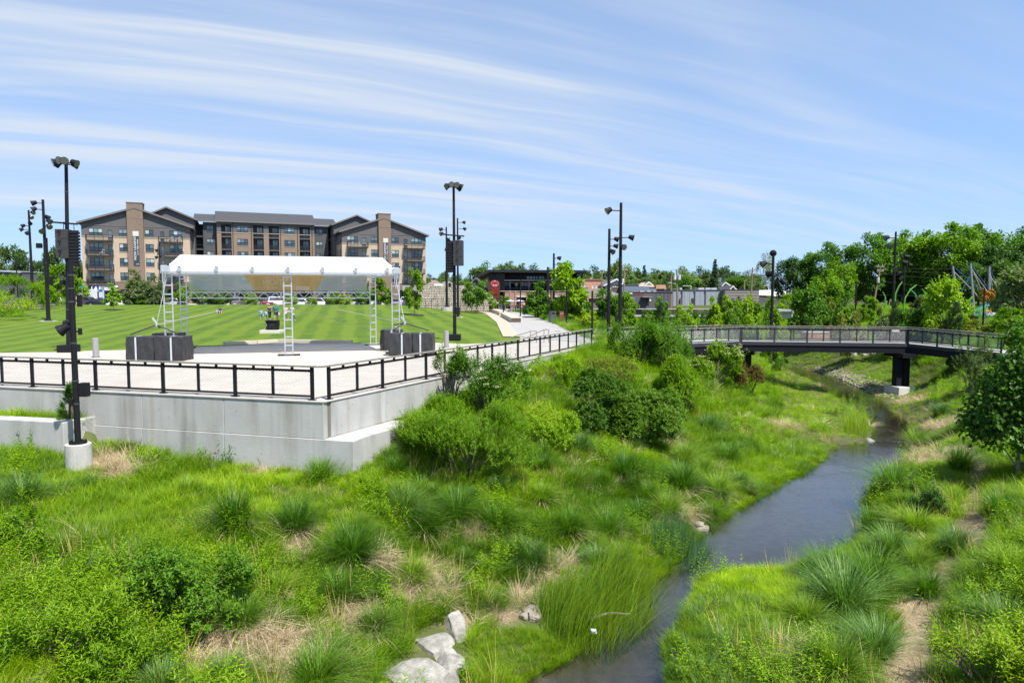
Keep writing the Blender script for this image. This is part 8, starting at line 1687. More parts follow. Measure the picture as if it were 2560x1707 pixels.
def shrub(label, px, py, wpx, tpx, kind, seed, col, depth=.8, nm='shrub', group=None, dens=1.0, flowers=0, rot=0, **kw):
 b = onland(px, py); k = b.y/F; rx = wpx/2*k; h = (py-tpx)*k*1.02; ry = rx*depth
 t = thing(nm, label, 'shrub', (b.x, b.y+ry*.35, gz(b.x, b.y+ry*.35)-.08), rot, group)
 A_ = rx*h*2.0
 P_ = dict(willow=(.34, 13, .085, .34, 300), leafy=(.26, 9, .105, .45, 260), elder=(.34, 9, .115, .45, 170), round=(.20, 10, .062, .55, 430), deep=(.24, 8, .115, .42, 330), low=(.16, 8, .065, .55, 320), weedy=(.5, 13, .14, .24, 120))[kind]
 ns = int(A_*P_[4]*dens*(1 if b.y < 30 else .8)); sc = 1 if b.y < 30 else 1.25
 m, base, dr, L_ = shoots_mesh('foliage', seed, rx, ry, h, max(40, ns), P_[0], P_[1], P_[2]*sc, P_[3], LM[col], t, **{**dict(up=.9 if kind != 'deep' else .35, droop=.1 if kind != 'deep' else .35), **kw})
 g = random.Random(seed); q = MB()
 for i in range(10 if kind != 'elder' else 16):
  j = g.randrange(len(base)); e = Vector(base[j]+dr[j]*L_[j]*.6); s = Vector((g.uniform(-.2, .2)*rx, g.uniform(-.2, .2)*ry, -.05)); q.tube([s, s.lerp(e, .5)+Vector((0, 0, .12*h)), e], [.03, .02, .008], 5)
 q.build('stem', M_stem if kind != 'elder' else M_bark, t)
 if flowers:
  gg = np.random.default_rng(seed+5); N_ = flowers; pick = gg.integers(0, len(base), N_*6); pk = [j for j in pick if base[j][2] > .35*h][:N_]; q = MB()
  for j in pk:
   c = base[j]+dr[j]*L_[j]; r = gg.uniform(.06, .12)
   for _ in range(9):
    o_ = gg.normal(size=3)*r*np.array([.6, .6, .18]); s = r*.42; a = gg.uniform(0, 3); x = math.cos(a)*s; y = math.sin(a)*s; z = c+o_
    q.add([(z[0]-x, z[1]-y, z[2]), (z[0]+y, z[1]-x, z[2]+.012), (z[0]+x, z[1]+y, z[2]), (z[0]-y, z[1]+x, z[2]+.012)], [(0, 1, 2, 3)])
  q.build('flower_heads', mat('cream flower', (.68, .64, .42), .8, .08, 5), t, kind='stuff')
 return t
def shrubs():
 S = shrub
 S('big billowing willow like shrub hugging the step at the wall corner', 1165, 1212, 345, 1040, 'willow', 1, 'bright', .75, lumps=9, dens=1.1)
 S('upper half of the thicket, fresh green willow shrub against the side wall', 1100, 1140, 220, 1000, 'willow', 2, 'bright', .7, lumps=6)
 S('tall elderberry shrub with dark stems and pale blossom growing by the side wall', 1215, 1040, 225, 880, 'elder', 3, 'mid', .7, flowers=55, lumps=7, open_=.3)
 S('thin upright elderberry spray reaching above the plaza railing', 1130, 1010, 90, 868, 'elder', 4, 'bright', .7, dens=.55, lumps=4, inner=.2)
 S('dark glossy shrub in the middle of the bank, nearer the elderberry', 1485, 1085, 185, 930, 'deep', 5, 'deep', .8, lumps=7, dens=1.2)
 S('dark glossy spreading shrub in the middle of the bank, nearer the water', 1620, 1128, 205, 965, 'deep', 6, 'deep', .8, lumps=8, dens=1.2)
 S('bright rounded shrub between the dark shrubs and the white flowering bush', 1722, 1038, 175, 905, 'round', 7, 'bright', .8, lumps=6)
 S('large loose shrub in front of the footbridge end', 1668, 936, 215, 792, 'round', 8, 'mid', .8, lumps=8, dens=.9)
 S('second loose shrub beside the footbridge end, nearer the lamp posts', 1590, 920, 140, 805, 'round', 9, 'mid', .8, lumps=5)
 S('white flowering elder bush under the footbridge span', 1795, 968, 135, 868, 'elder', 10, 'bright', .8, flowers=240, lumps=5, dens=1.3)
 S('reddish brown leafed shrub beneath the footbridge by the small pier', 1880, 992, 100, 912, 'round', 11, 'reddish', .8, lumps=5)
 S('golden green low shrub between the elderberry and the dark shrubs', 1335, 1080, 165, 1010, 'low', 12, 'yellow', .8, lumps=5)
 S('leafy light green shrub below the golden one on the bank', 1378, 1130, 150, 1035, 'leafy', 13, 'bright', .8, lumps=5)
 S('low golden tinged ground shrub along the top of the bank', 1490, 975, 240, 905, 'low', 14, 'olive', .6, lumps=9, dens=.7)
 S('fresh low shrub at the top of the bank under the railing end', 1390, 960, 150, 895, 'low', 15, 'bright', .6, lumps=6, dens=.8)
 S('dark green leafy mound in the middle of the foreground bank', 450, 1580, 330, 1400, 'leafy', 16, 'mid', .8, lumps=9, dens=1.0)
 S('loose thin stemmed shrub at the edge of the meadow under the blue green clump', 60, 1370, 170, 1262, 'leafy', 17, 'bright', .8, lumps=5, dens=.6, inner=.2)
 S('leafy shrub tucked between the low wall and the lamp pier', 176, 1090, 56, 995, 'round', 18, 'mid', .8, lumps=4)
 S('tall leafy stems crowding the near corner of the meadow', 130, 1690, 300, 1530, 'weedy', 19, 'bright', .8, lumps=8, dens=1.0)
 S('second stand of tall leafy stems in front of the dark leafy mound', 330, 1720, 240, 1590, 'weedy', 20, 'bright', .8, lumps=7, dens=.9)
 S('yellow green bushy plant in the near corner by the straw path', 2480, 1740, 230, 1570, 'weedy', 21, 'yellow', .8, lumps=8, dens=1.3)
 S('light sapling bush growing up beside the footbridge near its abutment', 2440, 985, 100, 842, 'elder', 22, 'grey', .8, lumps=7, dens=.42, inner=.2)
 S('dark cypress like bush under the footbridge beside its abutment', 2392, 930, 40, 880, 'round', 23, 'dark', .8, lumps=3)
 S('leafy bush under the footbridge behind its big pier', 2310, 905, 110, 872, 'leafy', 24, 'mid', .6, lumps=5)
 S('low leafy bush on the far bank beside the reddish shrub', 1950, 930, 60, 895, 'low', 25, 'mid', .8, lumps=3)
 S('broad leafed plants beside the straw path below the tree', 2330, 1300, 110, 1235, 'leafy', 26, 'dark', .8, lumps=4)
 for i, (px, py, w, tp, col) in enumerate(((20, 775, 130, 690, 'bright'), (70, 772, 100, 705, 'bright'), (-70, 790, 160, 690, 'bright'), (20, 790, 110, 745, 'yellow'), (105, 770, 50, 728, 'mid'), (135, 764, 60, 745, 'bright'), (165, 762, 50, 748, 'bright'), (65, 775, 46, 752, 'grey'), (-20, 800, 120, 760, 'bright'))):
  f = lambda x, y: LAWNZ(x, y)+.1; b = march(px, py, f, 40, 140); k = b.y/F
  t = thing('hedge_shrub', ['big bright hedge shrub behind the mulch bed, at the near end of the row', 'tall bright hedge shrub just behind the mulch bed lamp post', 'hedge shrub outside the edge of the row', 'golden arching shrub at the front of the mulch bed', 'smaller hedge shrub before the pale warehouse', 'low hedge bush beside the lawn lamp post', 'low hedge bush nearest the speaker pole', 'tuft like grey green shrub at the mulch bed lamp post', 'low front shrub of the mulch bed further along'][i], 'shrub', (b.x, b.y+1, b.z-.1), 0, 'hedge behind the mulch bed')
  A_ = w*k*(py-tp)*k; shoots_mesh('foliage', 60+i, w*k/2, w*k/2*.8, (py-tp)*k, int(A_*26), .5, 8, .22, .45, LM[col], t, lumps=7); q = MB(); q.tube([(0, 0, -.2), (0, 0, (py-tp)*k*.6)], [.08, .03], 6); q.build('stem', M_bark, t)
shrubs()
# the big leafed tree on the far side path
def linden():
 b = onland(2541, 1208); k = b.y/F; t = thing('broadleaf_tree', 'glossy broad leafed young tree with a pale trunk beside the straw path', 'tree', b); cz = (1208-980)*k; rz = 200*k; rx = 165*k
 g = np.random.default_rng(77)
 cm, C = crown_mesh('crown', 77, 'cone', 114*k, 158*k, (1208-942)*k, 140, 11500, .15, .8, .30, LM['deep'], t, droop=.55); trunk_mesh(t, C, cz, cz-rz, .075, 5, limbs=16, m=mat('pale tree bark', (.24, .21, .175), .9, .25, 6, .5))
 # fresh pale tips
 v, f = leaf_geo(C[:70]*1.05+np.array([0, 0, cz])+g.normal(size=(70, 3))*.12, unit(C[:70]+rdir(70, g)*.5), unit(rdir(70, g)*.4+np.array([0, 0, 1.])), .15, .10); mk('fresh_leaves', v, f, LM['yellow'], t, rnd=g.uniform(0, 1, len(f)))['kind'] = 'stuff'
linden()

# ------------------------------------------------------------------ grasses
def blades(g, n, r0, L0, L1, lean, curve, w, seg=3, out=1.0, droop=.25, bias=(0, 0)):
 a = g.uniform(0, 2*math.pi, n); rr = r0*np.sqrt(g.uniform(0, 1, n)); base = np.stack([np.cos(a)*rr, np.sin(a)*rr, np.zeros(n)-.03], 1)
 az = a+g.normal(0, .6, n); d = np.stack([np.cos(az)*out+bias[0], np.sin(az)*out+bias[1], np.zeros(n)], 1); L_ = g.uniform(L0, L1, n); le = lean*g.uniform(.3, 1.3, n); cu = curve*g.uniform(.4, 1.5, n)
 s = unit(np.stack([-d[:, 1], d[:, 0], np.zeros(n)], 1)+g.normal(0, .25, (n, 3))*np.array([1, 1, .3])); W_ = w*g.uniform(.6, 1.3, n)
 V = []
 for i in range(seg+1):
  t = i/seg; p = base+d*(L_*(le*t+cu*t*t))[:, None]; p[:, 2] += L_*(t-droop*(le+cu)*t*t); ww = (W_*(1-t)**.6*.5 if i < seg else W_*.04)[:, None]; V += [p-s*ww, p+s*ww]
 V = np.stack(V, 1); v = V.reshape(-1, 3); b = np.arange(n)[:, None]*(2*seg+2); f = np.concatenate([np.stack([b+2*i, b+2*i+1, b+2*i+3, b+2*i+2], -1) for i in range(seg)], 1).reshape(-1, 4)
 return v, f, np.repeat(g.uniform(0, 1, n), seg)
M_gr = leafmat('meadow grass', (.054, .125, .004), (.225, .325, .005), .42, .5, True, .2, .15)
M_gd = leafmat('sedge grass', (.034, .092, .010), (.105, .19, .018), .38, .42, True, .3, .15)
M_st = leafmat('dry straw', (.22, .165, .10), (.46, .37, .25), .2, .7, True, .15, .15)
M_wd = leafmat('leafy weed', (.055, .130, .004), (.175, .28, .006), .4, .45, True, .3, .15)
M_gold = leafmat('seed head', (.22, .19, .05), (.34, .27, .10), .3, .6, True, .15, .15)
def lib(name, items):
 c = bpy.data.collections.new(name)
 for i, (v, f, r, m) in enumerate(items):
  o = mk(name+'_tuft', v, f, m, rnd=r); COL.objects.unlink(o); c.objects.link(o)
  o.name = '%s_tuft_%02d' % (name, i)
 return c
gg = np.random.default_rng(4)
C_gr = lib('grass', [(*blades(gg, 46, .16, .15, .34, .4, .4, .012), M_gr) for _ in range(4)]+[(*blades(gg, 44, .2, .09, .24, .55, .5, .012), M_gr) for _ in range(3)]+[(*blades(gg, 34, .16, .2, .42, .35, .5, .011), M_gr) for _ in range(2)])
C_sd = lib('sedge', [(*blades(gg, 60, .13, .28, .55, .45, .6, .012, 4), M_gd) for _ in range(4)])
C_st = lib('straw', [(*blades(gg, 46, .22, .25, .6, .9, .5, .012, 3, 1, .55), M_st) for _ in range(3)]+[(*blades(gg, 34, .12, .4, .8, .6, .5, .010, 3, .8, .5, (.5, -.3)), M_st) for _ in range(2)])
def weed(seed):
 g = np.random.default_rng(seed); V, F_, Rr = [], [], []; off = 0
 for s in range(6):
  b = np.array([g.normal(0, .12), g.normal(0, .12), 0]); d = unit(np.array([g.normal(0, .2), g.normal(0, .2), 1.])[None])[0]; L_ = g.uniform(.35, .75); n = 15; t = np.linspace(.2, 1, n); pos = b+d*(L_*t)[:, None]; az = np.arange(n)*2.4; ax = unit(np.stack([np.cos(az), np.sin(az), .55+0*az], 1)+g.normal(0, .15, (n, 3))); ln = .13*g.uniform(.7, 1.2, n)*(1.15-.6*t)
  v, f = leaf_geo(pos, ax, np.tile([0, 0, 1.], (n, 1)), ln, ln*.24); V.append(v); F_.append(f+off); off += len(v); Rr.append(np.repeat(np.clip(.25+.6*t+g.normal(0, .12, n), 0, 1), 2))
 return np.concatenate(V), np.concatenate(F_), np.concatenate(Rr)
C_wd = lib('weed', [(*weed(50+i), M_wd) for i in range(5)])
C_sh = lib('seed', [(*blades(gg, 12, .2, .5, .85, .25, .2, .016, 3), M_gold) for _ in range(3)])
def scatter(name, P_, rz, sc, tone, coll, n_items, kind='stuff', tilt=.12):
 me = bpy.data.meshes.new(name); n = len(P_); me.vertices.add(n); me.vertices.foreach_set('co', np.asarray(P_, np.float32).ravel()); me.update()
 rot = np.stack([rng.normal(0, tilt, n), rng.normal(0, tilt, n), rz], 1).astype(np.float32)
 for nm, ty, v in (('rot', 'FLOAT_VECTOR', rot), ('sc', 'FLOAT', np.asarray(sc, np.float32)), ('tone', 'FLOAT', np.asarray(tone, np.float32)), ('pick', 'INT', rng.integers(0, n_items, n).astype(np.int32))):
  a = me.attributes.new(nm, ty, 'POINT'); a.data.foreach_set('vector' if ty == 'FLOAT_VECTOR' else 'value', v.ravel())
 o = link(name, me); o['kind'] = kind
 ng = bpy.data.node_groups.new(name+' scatter', 'GeometryNodeTree'); ng.interface.new_socket('Geometry', in_out='INPUT', socket_type='NodeSocketGeometry'); ng.interface.new_socket('Geometry', in_out='OUTPUT', socket_type='NodeSocketGeometry')
 N, L = ng.nodes.new, ng.links.new; gi, go_ = N('NodeGroupInput'), N('NodeGroupOutput'); ip = N('GeometryNodeInstanceOnPoints'); ci = N('GeometryNodeCollectionInfo'); ci.inputs['Collection'].default_value = coll; ci.inputs['Separate Children'].default_value = True; ci.inputs['Reset Children'].default_value = True
 def attr(nm, ty): a = N('GeometryNodeInputNamedAttribute'); a.data_type = ty; a.inputs[0].default_value = nm; return a.outputs[0]
 L(gi.outputs[0], ip.inputs['Points']); L(ci.outputs[0], ip.inputs['Instance']); ip.inputs['Pick Instance'].default_value = True
 L(attr('pick', 'INT'), ip.inputs['Instance Index']); L(attr('sc', 'FLOAT'), ip.inputs['Scale'])
 e2r = N('FunctionNodeEulerToRotation'); L(attr('rot', 'FLOAT_VECTOR'), e2r.inputs[0]); L(e2r.outputs[0], ip.inputs['Rotation']); L(ip.outputs[0], go_.inputs[0])
 md = o.modifiers.new('scatter', 'NODES'); md.node_group = ng; return o
def sample(n, y0, y1, p, d0):
 """points on the visible ground, thinning with distance; returns x, y, z"""
 ys = np.linspace(y0, y1, 600); pdf = ys*np.minimum(1, (d0/ys)**p); cdf = np.cumsum(pdf); cdf /= cdf[-1]
 y = np.interp(rng.uniform(0, 1, n), cdf, ys); x = (rng.uniform(-420, 2980, n)-1280)/F*y; return x, y
BOULD = [(*onland(px, py)[:2], r) for px, py, r in ((1145, 1575, .4), (1092, 1605, .6), (1122, 1650, .55), (1040, 1690, .75), (1086, 1715, .6), (1060, 1640, .4), (1329, 1535, .3), (1338, 1560, .4), (1755, 1335, .5), (1300, 1550, .4))]+[(29.3, 50.4, 1.5), (29.0, 49.2, 1.2)]
def meadow_ok(x, y, edge=.0):
 ok = ~in_poly(x, y, plaza_poly) & ~in_poly(x, y, lawn_poly) & ~in_poly(x, y, prom_poly) & ~in_poly(x, y, bed_poly)
 q = -((x-A.x)*nF.x+(y-A.y)*nF.y); t = (x-A.x)*eF.x+(y-A.y)*eF.y
 ok &= ~((q > -.06) & (q < .6) & (t > -1.1)); qr = (x-A.x)*nR.x+(y-A.y)*nR.y; tr = (x-A.x)*eR.x+(y-A.y)*eR.y
 ok &= ~((qr < 1.0) & (qr > -.6) & (tr > -.35) & (tr < 3.65)); ok &= ~((qr < .06) & (tr > 0) & (tr < LR)); ok &= ~((x < -20) & (y > 44)) & ~((x < -12) & (y > 70)) & ~((x < 0) & (y > 100))
 tl = (x-low_a.x)*eL.x+(y-low_a.y)*eL.y; ql = -((x-low_a.x)*nF.x+(y-low_a.y)*nF.y); ok &= ~((tl > -.05) & (ql > -.05) & (ql < .66)); ok &= np.hypot(x-base_near[0], y-base_near[1]) > .42
 nr = (y < 130) & (np.abs(x-18) < 45); ins = np.zeros(len(x), bool); ins[nr] = in_poly(x[nr], y[nr], creek_poly) & (dist_line(x[nr], y[nr], creek_poly, True) > .26); ok &= ~ins
 for bx_, by_, br in BOULD: ok &= np.hypot(x-bx_, y-by_) > br
 return ok
def meadow():
 # ground cover
 x, y = sample(135000, 8.2, 112, 1.32, 13); ok = meadow_ok(x, y); x, y = x[ok], y[ok]; st = np.where(y < 70, straw_at(x, y), 0); keep = rng.uniform(0, 1, len(x)) > st*1.08; x, y, st = x[keep], y[keep], st[keep]
 dd = dist_line(x, y, creek_poly, True); ex = (dd < 2.6) & (y < 32); x = np.concatenate([x, x[ex]+rng.normal(0, .16, ex.sum()), x[ex]+rng.normal(0, .16, ex.sum())]); y = np.concatenate([y, y[ex]+rng.normal(0, .16, ex.sum()), y[ex]+rng.normal(0, .16, ex.sum())]); ok = meadow_ok(x, y); x, y = x[ok], y[ok]
 dc = dist_line(x, y, creek_poly, True); z = np.maximum(ground(x, y), WATER-.02); px, py = pix(x, y, z)
 tone = .08+.66*vnoise(x, y, 2.6, 31)+.25*(vnoise(x, y, .9, 32)-.5)
 for poly, dv in (([(0, 1150), (820, 1190), (980, 1260), (720, 1400), (0, 1420)], .22), ([(1760, 1430), (2030, 1430), (1960, 1700), (1700, 1707)], .42), ([(1900, 880), (2000, 900), (2180, 1050), (2100, 1150), (1850, 1230), (1830, 1130)], .28), ([(1250, 890), (1650, 900), (1700, 1000), (1250, 1100)], .18), ([(1000, 1300), (1700, 1150), (1800, 1250), (1300, 1500)], -.18), ([(2100, 1150), (2600, 1150), (2600, 1707), (2250, 1500)], .05)):
  tone += np.where(in_poly(px, py, poly), dv, 0)
 sc = (.75+.6*rng.uniform(0, 1, len(x)))*(1+np.maximum(0, y-14)/75)*(.75+.6*vnoise(x, y, 1.7, 33))*(.62+.38*sstep(.8, 3.2, dc))
 sc = np.where((y > 45) & (x < 12), sc*.7, sc); sc = np.where((y > 34) & (dc < 5), sc*.55, sc)
 a = rng.uniform(0, 6.28, len(x)); scatter('meadow_grass', np.stack([x, y, z-.02], 1), a, sc, np.clip(tone, 0, 1), C_gr, 9)
 # darker taller sedge drifts
 x, y = sample(24000, 8.2, 80, 1.2, 13); ok = meadow_ok(x, y); x, y = x[ok], y[ok]; k = (vnoise(x, y, 2.1, 41)*.65+vnoise(x, y, .8, 42)*.35 > .56) & (straw_at(x, y) < .5) & ~((y > 34) & (dist_line(x, y, creek_poly, True) < 5)); x, y = x[k], y[k]; z = ground(x, y)
 scatter('sedge_grass', np.stack([x, y, z-.03], 1), rng.uniform(0, 6.28, len(x)), (.6+.6*rng.uniform(0, 1, len(x)))*(1+np.maximum(0, y-16)/70), np.clip(vnoise(x, y, 1.5, 43)+.1*rng.normal(size=len(x)), 0, 1), C_sd, 4)
 # straw lying in the bare patches and at the path
 x, y = sample(60000, 8.2, 70, 1.2, 13); ok = meadow_ok(x, y); x, y = x[ok], y[ok]; s = straw_at(x, y); k = rng.uniform(0, 1, len(x)) < np.clip(s*1.0-.12, .012, 1); x, y = x[k], y[k]; z = ground(x, y)
 dp = dist_line(x, y, PATH); sc = np.where(dp < .8, .35, .8)*(.5+.7*rng.uniform(0, 1, len(x)))*(1+np.maximum(0, y-14)/60)
 scatter('dry_grass', np.stack([x, y, z-.04], 1), rng.uniform(0, 6.28, len(x)), sc, np.clip(rng.uniform(0, 1, len(x)), 0, 1), C_st, 5, tilt=.3)
 # leafy weeds
 x, y = sample(15000, 8.2, 60, 1.3, 12); ok = meadow_ok(x, y); x, y = x[ok], y[ok]; z = ground(x, y); px, py = pix(x, y, z); pr = .55*(vnoise(x, y, 1.8, 51) > .68)+.5*in_poly(px, py, [(-300, 1440), (700, 1420), (640, 1800), (-300, 1800)])+.5*in_poly(px, py, [(2420, 1300), (2900, 1250), (2900, 1800), (2420, 1700)]); k = (rng.uniform(0, 1, len(x)) < pr) & (straw_at(x, y) < .4); x, y, z = x[k], y[k], z[k]
 scatter('leafy_weeds', np.stack([x, y, z-.03], 1), rng.uniform(0, 6.28, len(x)), (.7+.7*rng.uniform(0, 1, len(x)))*(1+np.maximum(0, y-16)/60), np.clip(.25+.6*rng.uniform(0, 1, len(x)), 0, 1), C_wd, 5)
 x, y = sample(2600, 9, 60, 1.2, 14); ok = meadow_ok(x, y); x, y = x[ok], y[ok]; k = (vnoise(x, y, 2.4, 61) > .58); x, y = x[k], y[k]; z = ground(x, y); scatter('seed_heads', np.stack([x, y, z], 1), rng.uniform(0, 6.28, len(x)), .7+.5*rng.uniform(0, 1, len(x)), rng.uniform(0, 1, len(x)), C_sh, 3)
 # soft grass fringing the bed and the level earth behind the low wall
meadow()
# fountain grass clumps: things
M_cl = {'blue': leafmat('blue green fountain grass', (.034, .092, .018), (.115, .20, .042), .35, .4, gloss=.35), 'green': leafmat('green fountain grass', (.036, .098, .008), (.105, .20, .014), .38, .42, gloss=.3), 'light': leafmat('light fountain grass', (.075, .14, .012), (.19, .28, .025), .4, .45)}
def clump_mesh(seed, n=520):
 g = np.random.default_rng(seed); a = blades(g, n, .2, .4, 1.05, .42, .75, .017, 4, 1, .42, (.22, -.12)); b = blades(g, n//2, .16, .65, 1.0, .10, .42, .016, 4, 1, .35, (.2, .05)); v = np.concatenate([a[0], b[0]]); f = np.concatenate([a[1], b[1]+len(a[0])]); r = np.concatenate([a[2], b[2]])
 me = mk('blades', v, f, M_cl['green'], rnd=r); return me
def clumps():
 ms = [clump_mesh(300+i) for i in range(4)]
 st = []
 for i in range(3): g = np.random.default_rng(400+i); v, f, r = blades(g, 90, .2, .25, .6, 1.0, .4, .012, 3, 1, .6, (.3, -.45)); st.append(mk('dead_thatch', v, f, M_stl, rnd=r))
 for o in ms+st:
  o.material_slots[0].link = 'OBJECT'; COL.objects.unlink(o)
 i = 0
 def put(px, py, wpx, col, lab, grp, thatch=True):
  nonlocal i
  b = onland(px, py); k = b.y/F; s = wpx*k/1.32; t = thing('grass_clump', lab, 'grass clump', (b.x, b.y, b.z-.03), random.uniform(0, 6.28), grp); t.scale = (s, s, s*random.uniform(1.05, 1.3)); c = ms[i % 4].copy(); COL.objects.link(c); c.parent = t; c.material_slots[0].material = M_cl[col]
  if thatch: d = st[i % 3].copy(); COL.objects.link(d); d.parent = t; d.rotation_euler = (0, 0, -t.rotation_euler.z+random.uniform(-.5, .5)); d.material_slots[0].material = M_stl
  i += 1
 A_ = [(58, 1262, 150, 'blue'), (470, 1240, 80, 'light'), (585, 1320, 150, 'green'), (740, 1330, 130, 'green'), (800, 1200, 90, 'green')]
 for j, (px, py, w, c) in enumerate(A_): put(px, py, w, c, ['large blue green fountain grass clump nearest the lamp pier, at the meadow edge', 'light green grass clump in the meadow between the pier and the wall corner', 'big green fountain grass clump with straw at its foot, middle of the meadow', 'green fountain grass clump next to the biggest straw footed one', 'dark grass clump close under the front wall by its corner'][j], 'fountain grass clumps in the meadow')
 B_ = [(880, 1400, 160), (845, 1500, 130), (1010, 1290, 130), (1030, 1455, 110), (1060, 1330, 110), (1145, 1300, 120), (1240, 1330, 130), (1230, 1525, 90), (1330, 1420, 120), (1360, 1180, 70), (1355, 1250, 80), (1425, 1330, 110), (1435, 1215, 66), (1450, 1130, 80), (1500, 1215, 66), (1520, 1340, 110), (1565, 1190, 110), (1600, 1310, 100), (1670, 1290, 100), (1705, 1225, 110), (1770, 1075, 70), (1795, 1235, 90), (1825, 1155, 80), (1880, 1130, 60), (1710, 1160, 90), (1620, 1250, 80), (1490, 1420, 90), (1755, 1190, 70), (1850, 1215, 60), (1690, 1090, 50)]
 B_.sort(key=lambda b: b[0]); rows = {}
 for px, py, w in B_:
  rw = 'upper' if py < 1200 else 'middle' if py < 1330 else 'lower'; rows.setdefault(rw, []).append((px, py, w))
 for rw, L_ in rows.items():
  for j, (px, py, w) in enumerate(L_): put(px, py, w, ['green', 'blue', 'green', 'light'][(px//10) % 4], 'fountain grass clump, %s row of the creek slope, %s from the wall' % (rw, ORD[j]), 'fountain grass clumps on the creek slope')
 D_ = [(610, 1570, 150, 'green', 'tall green clump behind the straw patch in front of the dark leafy mound'), (790, 1720, 190, 'green', 'big dense green clump at the lower edge beside the limestone boulders'), (400, 1740, 150, 'blue', 'blue green clump at the lower edge amid the leafy stems'), (930, 1580, 110, 'green', 'green clump just above the big boulder'), (690, 1480, 90, 'light', 'light clump between the leafy mound and the straw'), (120, 1600, 120, 'blue', 'blue green clump among the tall leafy stems of the near corner'), (560, 1710, 130, 'blue', 'blue green clump at the lower edge between the leafy stems and dense clump')]
 for px, py, w, c, l in D_: put(px, py, w, c, l, 'fountain grass clumps by the near straw patches')
 E_ = [(2110, 1530, 190), (2180, 1480, 170), (2090, 1690, 190), (2190, 1640, 150), (2015, 1560, 120), (2320, 1490, 110), (2390, 1385, 110), (2290, 1330, 110), (2060, 1450, 130), (2235, 1230, 120), (2180, 1330, 100), (2330, 1220, 90), (2400, 1180, 110), (2510, 1570, 130), (2290, 1120, 80), (2290, 1420, 90), (2530, 1440, 130), (2450, 1460, 90), (2010, 1440, 70), (2350, 1040, 60), (2420, 1075, 70), (2500, 1290, 110), (2230, 1390, 110)]
 E_.sort(key=lambda b: -b[1]); bands = {}
 for px, py, w in E_: bands.setdefault('nearest' if py > 1500 else 'middle' if py > 1300 else 'furthest', []).append((px, py, w))
 for bd, L_ in bands.items():
  L_.sort()
  for j, (px, py, w) in enumerate(L_): put(px, py, w, ['green', 'light', 'green', 'blue'][(px//10) % 4], 'grass clump in the %s band along the straw path, %s counting from the water' % (bd, ORD[j]), 'grass clumps along the straw path', px < 2100)
 rr = random.Random(8); n = 0
 while n < 60:
  px, py = rr.uniform(900, 1950), rr.uniform(1080, 1480)
  b = onland(px, py)
  if not bool(meadow_ok(np.array([b.x]), np.array([b.y]))[0]) or float(straw_at(np.array([b.x]), np.array([b.y]))[0]) > .5: n += .2; continue
  put(px, py, rr.uniform(40, 75)*(b.y and 20/b.y)**.4, rr.choice(['green', 'green', 'light', 'blue']), 'small grass clump filling the gaps between the larger clumps of the creek slope', 'small grass clumps of the creek slope', False); n += 1
M_stl = leafmat('straw thatch', (.24, .18, .115), (.46, .37, .25), .2, .7)
clumps()
# reeds
def reeds():
 M_rd = leafmat('reed green', (.06, .13, .010), (.23, .31, .012), .35, .45); M_rd2 = leafmat('reed blue green', (.035, .10, .035), (.10, .19, .06), .35, .45)
 for poly, n, L0, L1, m, lab, bias in (([(1380, 1620), (1500, 1640), (1620, 1560), (1640, 1470), (1560, 1440), (1470, 1470), (1330, 1560)], 2100, .7, 1.35, M_rd, 'large bed of tall yellow green reeds standing in the creek bend', .30), ([(1630, 1400), (1690, 1432), (1770, 1400), (1772, 1370), (1690, 1352), (1630, 1370)], 1000, .6, 1.1, M_rd2, 'blue green reed bed at the mouth of the wide pool', .22), ([(2100, 1098), (2165, 1106), (2172, 1085), (2120, 1072)], 520, .8, 1.3, M_rd, 'thin reed patch on the spit beside the white boulder', .1), ([(2155, 1178), (2212, 1180), (2212, 1165), (2160, 1160)], 220, .3, .6, M_rd2, 'small tuft of water plants in the pool by the straw path bank', .05)):
  P_ = [atZ(px, py, WATER)[:2] for px, py in poly]; xs = [p[0] for p in P_]; ys = [p[1] for p in P_]; pts = []
  while len(pts) < n:
   x, y = rng.uniform(min(xs), max(xs), 400), rng.uniform(min(ys), max(ys), 400); k = in_poly(x, y, P_) & (vnoise(x, y, .5, 71) > .25); pts += list(zip(x[k], y[k]))
  pts = np.array(pts[:n]); z = np.minimum(ground(pts[:, 0], pts[:, 1]), WATER+.25); c = pts.mean(0); g = np.random.default_rng(n); t = thing('reed_bed', lab, 'reeds', (c[0], c[1], WATER)); v, f, r = blades(g, n, .01, L0, L1, .26, .42, .013, 4, .55, .12, (bias*2.2, .05)); b = np.repeat(np.stack([pts[:, 0]-c[0], pts[:, 1]-c[1], z-WATER], 1), 10, 0); mk('stalks', v+b, f, m, t, rnd=r)['kind'] = 'stuff'
reeds()
